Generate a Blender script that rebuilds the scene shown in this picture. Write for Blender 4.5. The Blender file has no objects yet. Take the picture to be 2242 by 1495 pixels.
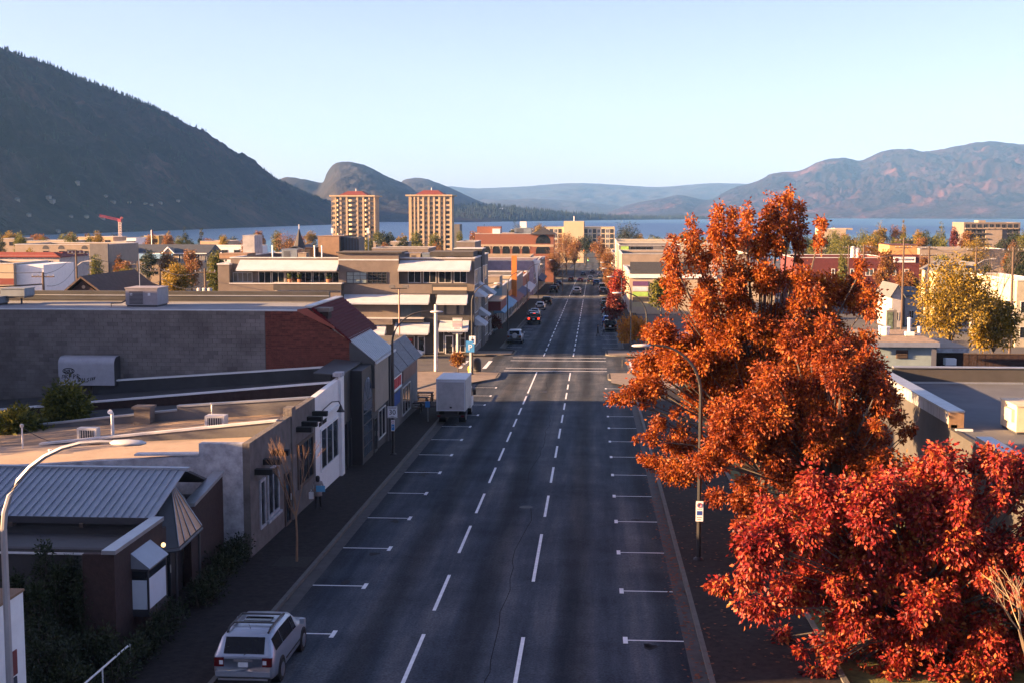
import bpy, bmesh, math, random
import numpy as np
from mathutils import Vector, Matrix, noise
rnd = random.Random(7)
rad = math.radians
sc = bpy.context.scene
COL = sc.collection

# ------------------------------------------------------------------ camera, sky, sun, exposure
CAMZ = 13.5; YAW = rad(3.66); PIT = rad(5.7); FPX = 2802.5; SLOPE = 0.0196
cd = bpy.data.cameras.new('camera'); cam = bpy.data.objects.new('camera', cd); COL.objects.link(cam)
cd.lens = 45.0; cd.sensor_width = 36.0; cd.clip_start = 0.5; cd.clip_end = 60000
cam.location = (0, 0, CAMZ); cam.rotation_euler = (math.pi/2 - PIT, 0, YAW)
sc.camera = cam
SUN_AZ = rad(12.0)      # light travels towards +X, turned this far towards +Y
SUN_EL = rad(11.0)
w = bpy.data.worlds.new('World'); sc.world = w; w.use_nodes = True
nt = w.node_tree; bg = nt.nodes['Background']
sky = nt.nodes.new('ShaderNodeTexSky'); sky.sky_type = 'NISHITA'; sky.sun_disc = False
sky.sun_elevation = SUN_EL
sky.sun_rotation = math.pi*1.5 - SUN_AZ   # sun stands in the west-south-west (-X, a little -Y)
sky.altitude = 350; sky.air_density = 0.55; sky.dust_density = 1.4; sky.ozone_density = 0.8
tint = nt.nodes.new('ShaderNodeMix'); tint.data_type = 'RGBA'; tint.blend_type = 'MULTIPLY'; tint.inputs[0].default_value = 1.0
tint.inputs[7].default_value = (1.12, 0.86, 0.96, 1)          # the rosy evening cast of the whole sky
nt.links.new(sky.outputs[0], tint.inputs[6]); nt.links.new(tint.outputs[2], bg.inputs[0]); bg.inputs[1].default_value = 0.05
ld = bpy.data.lights.new('sun', 'SUN'); sun = bpy.data.objects.new('sun', ld); COL.objects.link(sun)
ld.energy = 5.0; ld.angle = rad(0.6); ld.color = (1.0, 0.58, 0.27)
LDIR = Vector((math.cos(SUN_AZ)*math.cos(SUN_EL), math.sin(SUN_AZ)*math.cos(SUN_EL), -math.sin(SUN_EL)))
sun.rotation_euler = LDIR.to_track_quat('-Z', 'Y').to_euler(); sun.location = (-40, -10, 60)
vs = sc.view_settings; vs.view_transform = 'Standard'; vs.look = 'None'; vs.exposure = 2.9; vs.gamma = 1.0
vs.use_curve_mapping = False
cy = sc.cycles; cy.use_denoising = True; cy.max_bounces = 6; cy.diffuse_bounces = 3; cy.glossy_bounces = 3
cy.transmission_bounces = 4; cy.volume_bounces = 1; cy.transparent_max_bounces = 6
cy.sample_clamp_indirect = 4.0; cy.caustics_reflective = False; cy.caustics_refractive = False

# ------------------------------------------------------------------ picture <-> place
RM = cam.rotation_euler.to_matrix()
CAMP = Vector((0, 0, CAMZ))
def ray(px, py): return RM @ Vector(((px-1121)/FPX, (747.5-py)/FPX, -1.0))
def at(px, py, Y): d = ray(px, py); return CAMP + d*(Y/d.y)
def atx(px, py, X): d = ray(px, py); return CAMP + d*(X/d.x)
def gz(y): return -SLOPE*min(y, 870.0)
def gr(px, py, h=0.0):
    d = ray(px, py); return CAMP + d*((CAMZ-h)/(-SLOPE*d.y-d.z))
def X(px, Y, py=600): return at(px, py, Y).x
def Z(py, Y, px=1121): return at(px, py, Y).z

# ------------------------------------------------------------------ materials
MATS = {}
def M(name, c, rough=.75, var=.18, sc_=1.2, bump=.0, metal=.0, c2=None, det=5, bsc=None, spec=None, stretch=None, emit=None, rnd_obj=0.0):
    """procedural surface: base colour broken up by two noises in world metres, optional bump"""
    if name in MATS: return MATS[name]
    m = bpy.data.materials.new(name); m.use_nodes = True; MATS[name] = m
    n = m.node_tree.nodes; l = m.node_tree.links; b = n['Principled BSDF']
    b.inputs['Roughness'].default_value = rough; b.inputs['Metallic'].default_value = metal
    if spec is not None: b.inputs['Specular IOR Level'].default_value = spec
    geo = n.new('ShaderNodeNewGeometry'); vec = geo.outputs['Position']
    if stretch:
        mp = n.new('ShaderNodeMapping'); mp.inputs['Scale'].default_value = stretch
        l.new(vec, mp.inputs[0]); vec = mp.outputs[0]
    t = n.new('ShaderNodeTexNoise'); t.inputs['Scale'].default_value = sc_; t.inputs['Detail'].default_value = det
    t.inputs['Roughness'].default_value = .65
    l.new(vec, t.inputs['Vector'])
    rp = n.new('ShaderNodeValToRGB'); e = rp.color_ramp.elements
    a = [max(0, x*(1-var)) for x in c]; d = [min(1, x*(1+var)) for x in (c2 or c)]
    e[0].position = .3; e[1].position = .7; e[0].color = (*a, 1); e[1].color = (*d, 1)
    l.new(t.outputs['Fac'], rp.inputs[0]); out = rp.outputs[0]
    if rnd_obj:
        oi = n.new('ShaderNodeObjectInfo'); mr = n.new('ShaderNodeMapRange')
        mr.inputs['To Min'].default_value = 1-rnd_obj; mr.inputs['To Max'].default_value = 1+rnd_obj
        l.new(oi.outputs['Random'], mr.inputs['Value'])
        mx = n.new('ShaderNodeVectorMath'); mx.operation = 'SCALE'
        l.new(out, mx.inputs[0]); l.new(mr.outputs[0], mx.inputs['Scale']); out = mx.outputs[0]
    l.new(out, b.inputs['Base Color'])
    if bump:
        t2 = n.new('ShaderNodeTexNoise'); t2.inputs['Scale'].default_value = bsc or sc_*9; t2.inputs['Detail'].default_value = 3
        l.new(vec, t2.inputs['Vector'])
        bp = n.new('ShaderNodeBump'); bp.inputs['Strength'].default_value = min(1, bump); bp.inputs['Distance'].default_value = .05*max(1, bump)
        l.new(t2.outputs['Fac'], bp.inputs['Height']); l.new(bp.outputs[0], b.inputs['Normal'])
    if emit:
        b.inputs['Emission Color'].default_value = (*emit[:3], 1); b.inputs['Emission Strength'].default_value = emit[3]
    return m
def glass(name, c=(.015, .02, .025), rough=.06):
    m = M(name, c, rough=rough, var=.3, sc_=.6, spec=.8); return m

# ------------------------------------------------------------------ geometry collector
class G:
    def __init__(s): s.v = []; s.f = []
    def add(s, vs, fs):
        k = len(s.v); s.v += [tuple(p) for p in vs]; s.f += [tuple(i+k for i in f) for f in fs]; return s
    def box(s, x0, x1, y0, y1, z0, z1):
        return s.add([(x0,y0,z0),(x1,y0,z0),(x1,y1,z0),(x0,y1,z0),(x0,y0,z1),(x1,y0,z1),(x1,y1,z1),(x0,y1,z1)],
                     [(3,2,1,0),(4,5,6,7),(0,1,5,4),(1,2,6,5),(2,3,7,6),(3,0,4,7)])
    def prism(s, pts, d):            # polygon (3-D points) swept along vector d
        n = len(pts); d = Vector(d); a = [Vector(p) for p in pts]; b = [p+d for p in a]
        return s.add(a+b, [tuple(range(n))[::-1], tuple(range(n, 2*n))] + [(i, (i+1) % n, n+(i+1) % n, n+i) for i in range(n)])
    def quad(s, *p): return s.add(p, [tuple(range(len(p)))])
    def tube(s, pts, r, n=6, r2=None, cap=True):
        pts = [Vector(p) for p in pts]; m = len(pts); rings = []
        for i, p in enumerate(pts):
            t = (pts[min(i+1, m-1)]-pts[max(i-1, 0)]).normalized()
            u = t.cross(Vector((0, 0, 1)) if abs(t.z) < .9 else Vector((1, 0, 0))).normalized(); q = t.cross(u)
            rr = r if r2 is None else r+(r2-r)*i/(m-1)
            rings.append([p+(u*math.cos(2*math.pi*k/n)+q*math.sin(2*math.pi*k/n))*rr for k in range(n)])
        fs = []
        for i in range(m-1):
            for k in range(n):
                fs.append((i*n+k, i*n+(k+1) % n, (i+1)*n+(k+1) % n, (i+1)*n+k))
        if cap: fs += [tuple(range(n))[::-1], tuple((m-1)*n+k for k in range(n))]
        return s.add([p for rg in rings for p in rg], fs)
    def lathe(s, c, prof, n=16):     # prof [(r,z)] about a vertical axis at c
        c = Vector(c); vs = []; fs = []
        for r, z in prof:
            for k in range(n): vs.append(c+Vector((r*math.cos(2*math.pi*k/n), r*math.sin(2*math.pi*k/n), z)))
        for i in range(len(prof)-1):
            for k in range(n): fs.append((i*n+k, i*n+(k+1) % n, (i+1)*n+(k+1) % n, (i+1)*n+k))
        fs += [tuple(range(n))[::-1], tuple((len(prof)-1)*n+k for k in range(n))]
        return s.add(vs, fs)
    def disc(s, c, axis, r, h, n=20):
        c = Vector(c); axis = Vector(axis).normalized()
        return s.tube([c, c+axis*h], r, n)

ORG = {}
def tagp(o, label=None, cat=None, group=None, kind=None):
    if label: o['label'] = label
    if cat: o['category'] = cat
    if group: o['group'] = group
    if kind: o['kind'] = kind
    return o
def thing(name, label, cat, loc=(0, 0, 0), group=None, rotz=0.0):
    o = bpy.data.objects.new(name, None); COL.objects.link(o); o.empty_display_size = .3
    o.location = loc; o.rotation_euler = (0, 0, rotz); ORG[o] = Vector(loc)
    return tagp(o, label, cat, group)
def mesh(g, m, smooth=False):
    me = bpy.data.meshes.new('mesh'); me.from_pydata(g.v, [], g.f); me.materials.append(m)
    if smooth:
        me.polygons.foreach_set('use_smooth', [True]*len(me.polygons))
    me.update(); return me
def ob(name, g, m, parent=None, smooth=False, local=False, **kw):
    """one mesh object; coordinates are world metres unless local"""
    if isinstance(g, G):
        if parent is not None and not local:
            o_ = ORG[parent]; g.v = [(x-o_.x, y-o_.y, z-o_.z) for x, y, z in g.v]
        me = mesh(g, m, smooth)
    else: me = g
    o = bpy.data.objects.new(name, me); COL.objects.link(o); o.parent = parent
    ORG[o] = ORG[parent].copy() if parent is not None and not local else Vector((0, 0, 0))
    tagp(o, **kw); return o
UNIT = {}
def bx(name, parent, m, x0, x1, y0, y1, z0, z1, **kw):
    """a box part that shares one unit mesh per material"""
    if m.name not in UNIT: UNIT[m.name] = mesh(G().box(-.5, .5, -.5, .5, -.5, .5), m)
    o = bpy.data.objects.new(name, UNIT[m.name]); COL.objects.link(o); o.parent = parent
    c = Vector(((x0+x1)/2, (y0+y1)/2, (z0+z1)/2)); off = ORG[parent] if parent is not None else Vector((0, 0, 0))
    o.location = c-off; o.scale = (abs(x1-x0), abs(y1-y0), abs(z1-z0)); ORG[o] = c
    tagp(o, **kw); return o
def copy_tree(o, parent=None):
    c = o.copy(); COL.objects.link(c); c.parent = parent; ORG[c] = ORG.get(o, Vector((0, 0, 0))).copy()
    for ch in list(o.children): copy_tree(ch, c)
    return c
def text_mesh(body, size, m, align='CENTER', ext=.004, sx=1.0):
    cu = bpy.data.curves.new('t', 'FONT'); cu.body = body; cu.size = size; cu.align_x = align; cu.align_y = 'CENTER'; cu.extrude = ext; cu.resolution_u = 3
    t = bpy.data.objects.new('t', cu); COL.objects.link(t)
    dg = bpy.context.evaluated_depsgraph_get(); me = bpy.data.meshes.new_from_object(t.evaluated_get(dg))
    bpy.data.objects.remove(t); bpy.data.curves.remove(cu); me.materials.clear(); me.materials.append(m); return me
def text(name, parent, body, size, m, pos, face='S', sx=1.0, **kw):
    """flat lettering: face S reads from -Y, W reads from -X, E reads from +X"""
    me = text_mesh(body, size, m); o = bpy.data.objects.new(name, me); COL.objects.link(o); o.parent = parent
    o.location = Vector(pos)-(ORG[parent] if parent is not None else Vector((0, 0, 0)))
    o.rotation_euler = (math.pi/2, 0, {'S': 0, 'E': math.pi/2, 'W': -math.pi/2}[face]); o.scale = (sx, 1, 1)
    tagp(o, **kw); return o
# ------------------------------------------------------------------ the setting: ground, lake, hills
def ramp_noise(n, l, vec, scale, cols, detail=6, rough=.6, pos=None, dist=0.0):
    t = n.new('ShaderNodeTexNoise'); t.inputs['Scale'].default_value = scale; t.inputs['Detail'].default_value = detail
    t.inputs['Roughness'].default_value = rough; t.inputs['Distortion'].default_value = dist; l.new(vec, t.inputs['Vector'])
    r = n.new('ShaderNodeValToRGB'); e = r.color_ramp.elements
    k = len(cols)
    while len(e) < k: e.new(.5)
    for i, c in enumerate(cols):
        e[i].position = pos[i] if pos else .3+.4*i/(k-1); e[i].color = (*c, 1)
    l.new(t.outputs['Fac'], r.inputs[0]); return r.outputs[0], t.outputs['Fac']
def hillmat(name, cols, scale, fine, finecols, bump=30):
    m = bpy.data.materials.new(name); m.use_nodes = True; n = m.node_tree.nodes; l = m.node_tree.links
    b = n['Principled BSDF']; b.inputs['Roughness'].default_value = .95; b.inputs['Specular IOR Level'].default_value = .1
    pos = n.new('ShaderNodeNewGeometry').outputs['Position']
    a, _ = ramp_noise(n, l, pos, scale, cols)
    f, ff = ramp_noise(n, l, pos, fine, finecols, detail=4)
    mx = n.new('ShaderNodeMix'); mx.data_type = 'RGBA'; mx.blend_type = 'MULTIPLY'; mx.inputs[0].default_value = 1
    l.new(a, mx.inputs[6]); l.new(f, mx.inputs[7]); l.new(mx.outputs[2], b.inputs['Base Color'])
    bp = n.new('ShaderNodeBump'); bp.inputs['Distance'].default_value = bump; bp.inputs['Strength'].default_value = .6
    l.new(ff, bp.inputs['Height']); l.new(bp.outputs[0], b.inputs['Normal'])
    return m
LAKE = -17.6
def lerp(a, b, t): return a+(b-a)*t
def interp(pts, t):          # smooth piecewise interpolation of vectors along t in 0..1
    k = len(pts)-1; x = t*k; i = min(int(x), k-1); f = x-i
    p0 = pts[max(i-1, 0)]; p1 = pts[i]; p2 = pts[i+1]; p3 = pts[min(i+2, k)]
    return 0.5*((2*p1)+(p2-p0)*f+(2*p0-5*p1+4*p2-p3)*f*f+(3*p1-p0-3*p2+p3)*f*f*f)
HILLS = {}
def hill(name, ridge, base, mat, nu=200, nv=50, amp=.10, nsc=.004, back=1.0, seed=0., prof=1.15, label=None):
    """terrain sheet from a shore line over a crest and down behind it"""
    R = [Vector(p) for p in ridge]; B = [Vector(p) for p in base]
    vs = []; tot = nv+nv//2
    for i in range(nu+1):
        u = i/nu; r = interp(R, u); b = interp(B, u); h = r.z-b.z
        for j in range(tot+1):
            if j <= nv:
                v = j/nv; p = b.lerp(r, v); z = b.z+h*(v**prof)
                env = (v*(1-v)*4)**.6*min(1, v*4)
            else:
                v = (j-nv)/(tot-nv); d = (r-b); p = r+Vector((d.x, d.y, 0))*v*back; z = r.z-(h+6)*v**1.3; env = min(1, v*3)*.8
            q = Vector((p.x, p.y, 0))*nsc+Vector((seed, seed*1.7, 0))
            nz = noise.fractal(q, .9, 2.1, 7)
            rdg = sum(abs(noise.noise(q*(2.3*2.07**o)+Vector((o*7.1, 0, 0))))*.52**o for o in range(5))
            z += h*amp*env*(nz*.7+.45-rdg*.85)
            if j == nv: z += h*.012*noise.fractal(q*9, 1.0, 2.0, 4)
            vs.append((p.x, p.y, max(z, b.z-3)))
    fs = []
    w_ = tot+1
    for i in range(nu):
        for j in range(tot): fs.append((i*w_+j, i*w_+j+1, (i+1)*w_+j+1, (i+1)*w_+j))
    g = G(); g.v = vs; g.f = fs; o = ob(name, g, mat, smooth=True, kind='structure'); HILLS[name+str(len(HILLS))] = (vs, nu, tot, nv)
    return o
def PZ(px, py, Yd): return at(px, py, Yd)
def PB(px, Yd, z=LAKE-1.5):
    p = at(px, 480, Yd); return Vector((p.x, Yd, z))

# ground: one sheet that slopes gently to the lake shore and runs on under the hills as the lake bed
m_ground = M('ground_mixed', (.075, .07, .06), rough=.95, var=.35, sc_=.12, bump=.3, bsc=3, c2=(.10, .085, .06))
g = G()
ys = [-880, -200, 0, 100, 200, 300, 400, 500, 600, 700, 800, 870, 900, 1000, 2000, 16800]
zs = [17.2-.25, 3.67, -.25, -2.21, -4.17, -6.13, -8.09, -10.05, -12.01, -13.97, -15.93, -17.3, -20, -23, -27, -28]
xs = [-3900, -1500, -400, -100, 100, 400, 1500, 6900]
for y, z in zip(ys, zs):
    for x in xs: g.v.append((x, y, z))
for j in range(len(ys)-1):
    for i in range(len(xs)-1):
        a = j*len(xs)+i; g.f.append((a, a+1, a+1+len(xs), a+len(xs)))
ob('ground', g, m_ground, kind='structure')

def lake_mat():
    m = bpy.data.materials.new('lake_water'); m.use_nodes = True; n = m.node_tree.nodes; l = m.node_tree.links; b = n['Principled BSDF']
    b.inputs['Base Color'].default_value = (.03, .11, .175, 1); b.inputs['Roughness'].default_value = .3; b.inputs['Specular IOR Level'].default_value = .28
    pos = n.new('ShaderNodeNewGeometry').outputs['Position']
    mp = n.new('ShaderNodeMapping'); mp.inputs['Scale'].default_value = (.02, .05, .05); l.new(pos, mp.inputs[0])
    t = n.new('ShaderNodeTexNoise'); t.inputs['Scale'].default_value = 3; t.inputs['Detail'].default_value = 8; l.new(mp.outputs[0], t.inputs['Vector'])
    bp = n.new('ShaderNodeBump'); bp.inputs['Distance'].default_value = 6; bp.inputs['Strength'].default_value = .5
    l.new(t.outputs['Fac'], bp.inputs['Height']); l.new(bp.outputs[0], b.inputs['Normal'])
    return m
g = G(); g.quad((-3800, 880, LAKE), (6800, 880, LAKE), (6800, 16500, LAKE), (-3800, 16500, LAKE)); ob('lake', g, lake_mat(), kind='structure')

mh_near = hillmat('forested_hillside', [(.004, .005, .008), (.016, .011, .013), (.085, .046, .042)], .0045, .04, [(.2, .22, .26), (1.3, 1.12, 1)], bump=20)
mh_mid = hillmat('dark_hillside', [(.018, .022, .02), (.035, .034, .03), (.06, .05, .045)], .003, .02, [(.5, .52, .5), (1, 1, 1)], bump=18)
mh_dry = hillmat('dry_mountain', [(.007, .008, .011), (.024, .015, .018), (.11, .052, .050)], .0022, .012, [(.3, .33, .34), (1.2, 1.1, 1.05)], bump=45)
mh_far = hillmat('far_ridge', [(.03, .034, .034), (.05, .05, .048), (.07, .065, .06)], .001, .006, [(.6, .6, .6), (1, 1, 1)], bump=30)

# near left hill: a long crest that falls to the lake, its eastern face turned away from the sun
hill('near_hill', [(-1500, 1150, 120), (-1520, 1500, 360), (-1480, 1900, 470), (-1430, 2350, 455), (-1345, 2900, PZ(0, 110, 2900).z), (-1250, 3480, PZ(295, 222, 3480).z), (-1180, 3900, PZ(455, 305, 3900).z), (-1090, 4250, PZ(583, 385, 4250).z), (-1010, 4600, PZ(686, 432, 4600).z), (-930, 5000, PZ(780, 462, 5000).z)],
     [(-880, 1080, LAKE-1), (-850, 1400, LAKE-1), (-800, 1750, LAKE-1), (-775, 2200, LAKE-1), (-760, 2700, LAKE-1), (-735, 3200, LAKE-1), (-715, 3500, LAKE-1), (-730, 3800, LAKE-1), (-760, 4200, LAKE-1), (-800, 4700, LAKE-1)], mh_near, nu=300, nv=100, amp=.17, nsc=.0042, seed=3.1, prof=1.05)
# bluff hill and its neighbours across the bay
hill('bluff_hill', [PZ(560, 430, 6600), PZ(600, 402, 6500), PZ(625, 389, 6400), PZ(665, 393, 6300), PZ(706, 400, 6250), PZ(718, 376, 6200), PZ(735, 358, 6150), PZ(765, 355, 6100), PZ(800, 363, 6050), PZ(850, 388, 6000), PZ(890, 405, 5950), PZ(930, 432, 5900), PZ(985, 455, 5850), PZ(1060, 470, 5800)],
     [PB(x, y) for x, y in ((420, 5200), (480, 5200), (540, 5200), (600, 5150), (660, 5100), (700, 5000), (740, 4700), (770, 4650), (810, 4600), (870, 4550), (920, 4500), (970, 4450), (1030, 4450), (1100, 4700))], mh_mid, amp=.10, nsc=.003, seed=8.2, prof=.8)
hill('shoulder_hill', [PZ(840, 440, 8300), PZ(872, 405, 8200), PZ(893, 392, 8150), PZ(925, 391, 8100), PZ(950, 398, 8000), PZ(990, 414, 7900), PZ(1040, 437, 7800), PZ(1080, 452, 7700), PZ(1130, 462, 7600)],
     [PB(x, y) for x, y in ((820, 6800), (860, 6600), (890, 6500), (930, 6500), (970, 6400), (1020, 6400), (1080, 6400), (1120, 6400), (1180, 6400))], mh_mid, amp=.10, nsc=.0026, seed=1.2, prof=.85)
# low wooded spit
hill('wooded_spit', [PZ(940, 470, 5700), PZ(1000, 452, 5650), PZ(1060, 451, 5600), PZ(1130, 456, 5600), PZ(1200, 464, 5700), PZ(1270, 470, 6000), PZ(1340, 475, 6400), PZ(1420, 477, 6800), PZ(1500, 477, 7000), PZ(1540, 480.4, 7100)],
     [PB(x, y) for x, y in ((930, 4600), (990, 4600), (1060, 4700), (1130, 4900), (1200, 5200), (1270, 5500), (1340, 5900), (1420, 6300), (1500, 6600), (1560, 6800))], mh_mid, amp=.2, nsc=.006, seed=5.5, prof=.8)
# far pale ridge closing the lake
hill('far_ridge', [PZ(820, 440, 15800), PZ(960, 410, 15500), PZ(1040, 413, 15500), PZ(1150, 409, 15500), PZ(1240, 402, 15400), PZ(1330, 404, 15400), PZ(1440, 410, 15300), PZ(1560, 402, 15300), PZ(1680, 405, 15200), PZ(1800, 410, 15200)],
     [PB(x, y) for x, y in ((820, 12800), (960, 12800), (1040, 12700), (1150, 12500), (1240, 12400), (1330, 12300), (1440, 12200), (1560, 12200), (1680, 12200), (1800, 12200))], mh_far, nu=120, nv=40, amp=.14, nsc=.0016, seed=2.4, back=.3, prof=.8)
hill('bay_ridge', [PZ(980, 470, 12300), PZ(1060, 446, 12200), PZ(1150, 436, 12000), PZ(1240, 440, 11900), PZ(1320, 448, 11800), PZ(1400, 458, 11700), PZ(1480, 468, 11600)],
     [PB(x, y) for x, y in ((980, 10500), (1060, 10400), (1150, 10300), (1240, 10200), (1320, 10200), (1400, 10200), (1480, 10200))], mh_far, nu=100, nv=30, amp=.16, nsc=.002, seed=6.4, prof=.8)
# sunlit dry mountains on the right shore
hill('dry_mountain', [PZ(1330, 464, 11000), PZ(1390, 446, 10800), PZ(1440, 437, 10600), PZ(1490, 428, 10500), PZ(1550, 438, 10400), PZ(1600, 415, 10400), PZ(1660, 398, 10300), PZ(1700, 380, 10300), PZ(1750, 374, 10300), PZ(1800, 352, 10300), PZ(1850, 346, 10300), PZ(1885, 352, 10300), PZ(1930, 334, 10300), PZ(1985, 327, 10300), PZ(2030, 333, 10300), PZ(2090, 322, 10300), PZ(2160, 311, 10300), PZ(2260, 316, 10300), PZ(2380, 300, 10300), PZ(2600, 330, 10200)],
     [PB(x, y) for x, y in ((1330, 9600), (1380, 9400), (1430, 9200), (1480, 9000), (1530, 8800), (1580, 8600), (1630, 8400), (1680, 8300), (1730, 8200), (1780, 8100), (1830, 8000), (1880, 7900), (1940, 7800), (2000, 7700), (2060, 7600), (2120, 7500), (2200, 7400), (2300, 7300), (2420, 7200), (2650, 7000))], mh_dry, nu=420, nv=130, amp=.22, nsc=.0021, seed=4.7, prof=.95, back=.4)

# ------------------------------------------------------------------ far woods on the hills (one mass)
def conifers(name, pts, hmin, hmax, mat, label, cat='trees'):
    g = G(); r_ = random.Random(5)
    for p in pts:
        h = r_.uniform(hmin, hmax); r = h*r_.uniform(.16, .26); k = 5; a0 = r_.random()*6
        vs = [(p[0]+r*math.cos(a0+6.283*i/k)*r_.uniform(.7, 1.2), p[1]+r*math.sin(a0+6.283*i/k)*r_.uniform(.7, 1.2), p[2]+h*.05) for i in range(k)]
        vs.append((p[0]+r_.uniform(-.3, .3), p[1], p[2]+h)); g.add(vs, [(i, (i+1) % k, k) for i in range(k)])
    return tagp(ob(name, g, mat), label, cat, None, 'stuff')
m_con = M('conifer_far', (.022, .032, .022), rough=.95, var=.4, sc_=.03, spec=.1)
pts = []
vsH, nu_, tot_, nv_ = HILLS['near_hill0']
r_ = random.Random(11)
for _ in range(12000):
    i = r_.random()*nu_; j = r_.random()**.6*nv_*1.06
    a = vsH[int(i)*(tot_+1)+int(j)]
    dens = noise.noise(Vector((a[0]*.006, a[1]*.006, 3.3)))
    if dens < r_.uniform(-.25, .35) and j < nv_*.96: continue
    b = vsH[int(i)*(tot_+1)+min(int(j)+1, tot_)]; c = vsH[min(int(i)+1, nu_)*(tot_+1)+int(j)]
    fu = i-int(i); fv = j-int(j)
    pts.append(tuple(a[k]+(b[k]-a[k])*fv+(c[k]-a[k])*fu for k in range(3)))
for _ in range(1500):
    i = r_.randrange(nu_); a = vsH[i*(tot_+1)+nv_]; c = vsH[(i+1)*(tot_+1)+nv_]; f = r_.random()
    if r_.random() < .75: pts.append(tuple(a[k]+(c[k]-a[k])*f for k in range(3)))
conifers('hillside_forest', pts, 5, 12, m_con, 'dark scattered conifers covering the steep near hillside')
vsH, nu_, tot_, nv_ = HILLS['wooded_spit3']
pts = [vsH[r_.randrange(nu_)*(tot_+1)+r_.randrange(3, nv_+3)] for _ in range(2600)]
conifers('shore_forest', [(p[0]+r_.uniform(-14, 14), p[1]+r_.uniform(-14, 14), p[2]) for p in pts], 9, 20, m_con, 'dark low woods on the spit of land across the lake')

# haze: one even box of air round everything
def haze_box():
    m = bpy.data.materials.new('haze_air'); m.use_nodes = True; n = m.node_tree.nodes; n.remove(n['Principled BSDF'])
    v = n.new('ShaderNodeVolumePrincipled'); v.inputs['Color'].default_value = (.22, .50, 1, 1); v.inputs['Density'].default_value = 4.6e-5
    v.inputs['Anisotropy'].default_value = .0
    m.node_tree.links.new(v.outputs[0], n['Material Output'].inputs['Volume'])
    o = ob('haze', G().box(-4000, 7000, -900, 17000, -34, 1050), m); tagp(o, 'even pale haze of air over the valley and lake', 'haze', None, 'stuff')
haze_box()
# ------------------------------------------------------------------ road, kerbs, pavements, painted marks
KL, KR = -11.4, 3.6
def asphalt_mat():
    m = bpy.data.materials.new('worn_asphalt'); m.use_nodes = True; n = m.node_tree.nodes; l = m.node_tree.links; b = n['Principled BSDF']
    b.inputs['Roughness'].default_value = .93; b.inputs['Specular IOR Level'].default_value = .12
    pos = n.new('ShaderNodeNewGeometry').outputs['Position']
    mp = n.new('ShaderNodeMapping'); mp.inputs['Scale'].default_value = (1, .06, 1); l.new(pos, mp.inputs[0])
    # worn and oil-darkened strips that run along the lanes
    a, _ = ramp_noise(n, l, mp.outputs[0], .8, [(.028, .038, .052), (.055, .067, .082), (.105, .110, .118)], detail=5, pos=[.32, .5, .68])
    c, cf = ramp_noise(n, l, pos, 14, [(.6, .6, .6), (1.35, 1.35, 1.35)], detail=3)
    d, _ = ramp_noise(n, l, pos, .35, [(.62, .64, .68), (1.25, 1.22, 1.18)], detail=8)
    sx = n.new('ShaderNodeSeparateXYZ'); l.new(pos, sx.inputs[0])
    wv = n.new('ShaderNodeMath'); wv.operation = 'MULTIPLY_ADD'; wv.inputs[1].default_value = 2*math.pi/3.42; wv.inputs[2].default_value = 4.05*2*math.pi/3.42
    l.new(sx.outputs[0], wv.inputs[0])
    cs = n.new('ShaderNodeMath'); cs.operation = 'COSINE'; l.new(wv.outputs[0], cs.inputs[0])
    mr = n.new('ShaderNodeMapRange'); mr.inputs['From Min'].default_value = .1; mr.inputs['From Max'].default_value = 1; mr.inputs['To Min'].default_value = 1.14; mr.inputs['To Max'].default_value = .58
    l.new(cs.outputs[0], mr.inputs['Value'])
    def mul(p, q):
        x = n.new('ShaderNodeMix'); x.data_type = 'RGBA'; x.blend_type = 'MULTIPLY'; x.inputs[0].default_value = 1; l.new(p, x.inputs[6]); l.new(q, x.inputs[7]); return x.outputs[2]
    l.new(mul(mul(mul(a, c), d), mr.outputs[0]), b.inputs['Base Color'])
    bp = n.new('ShaderNodeBump'); bp.inputs['Distance'].default_value = .012; bp.inputs['Strength'].default_value = .5
    l.new(cf, bp.inputs['Height']); l.new(bp.outputs[0], b.inputs['Normal'])
    return m
m_asph = asphalt_mat()
m_lot = M('lot_asphalt', (.06, .06, .062), rough=.9, var=.25, sc_=.5, bump=.2, bsc=12)
m_conc = M('kerb_concrete', (.10, .097, .09), rough=.9, var=.25, sc_=2.5, bump=.2)
m_gut = M('gutter_concrete', (.06, .058, .057), rough=.9, var=.3, sc_=1.8, bump=.2)
m_side = M('dark_pavers', (.020, .018, .019), rough=.95, var=.35, sc_=3.5, bump=.3, bsc=9, c2=(.028, .023, .022), spec=.2)
m_plaza = M('tan_paving', (.19, .15, .115), rough=.9, var=.25, sc_=1.3, bump=.2)
m_paint = M('road_paint', (.74, .75, .75), rough=.6, var=.16, sc_=3.0, det=8)
m_grass = M('verge_grass', (.05, .075, .02), rough=.95, var=.5, sc_=2.5, bump=.6, bsc=14, c2=(.12, .12, .035))
m_tar = M('tar_seal', (.012, .012, .013), rough=.95, var=.3, spec=.1)
def sheet(name, pts, h, m, kind='structure', parent=None):
    g = G(); g.quad(*[(x, y, gz(y)+h) for x, y in pts]); o = ob(name, g, m, parent)
    if kind and parent is None: o['kind'] = kind
    return o
def rect(name, x0, x1, y0, y1, h, m, **k): return sheet(name, [(x0, y0), (x1, y0), (x1, y1), (x0, y1)], h, m, **k)
def ribbon(g, pts, w, h):            # flat ribbon along a path on the ground
    for (x0, y0), (x1, y1) in zip(pts, pts[1:]):
        d = Vector((x1-x0, y1-y0)).normalized()*w/2; nx, ny = -d.y, d.x
        g.quad(*[(x, y, gz(y)+h) for x, y in ((x0-nx, y0-ny), (x1-nx, y1-ny), (x1+nx, y1+ny), (x0+nx, y0+ny))])
    return g
CR = [(129.5, 146.0), (286.0, 300.5), (428, 442), (560, 574)]       # cross streets
rect('road', KL, KR, -60, 850, .0, m_asph)
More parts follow.
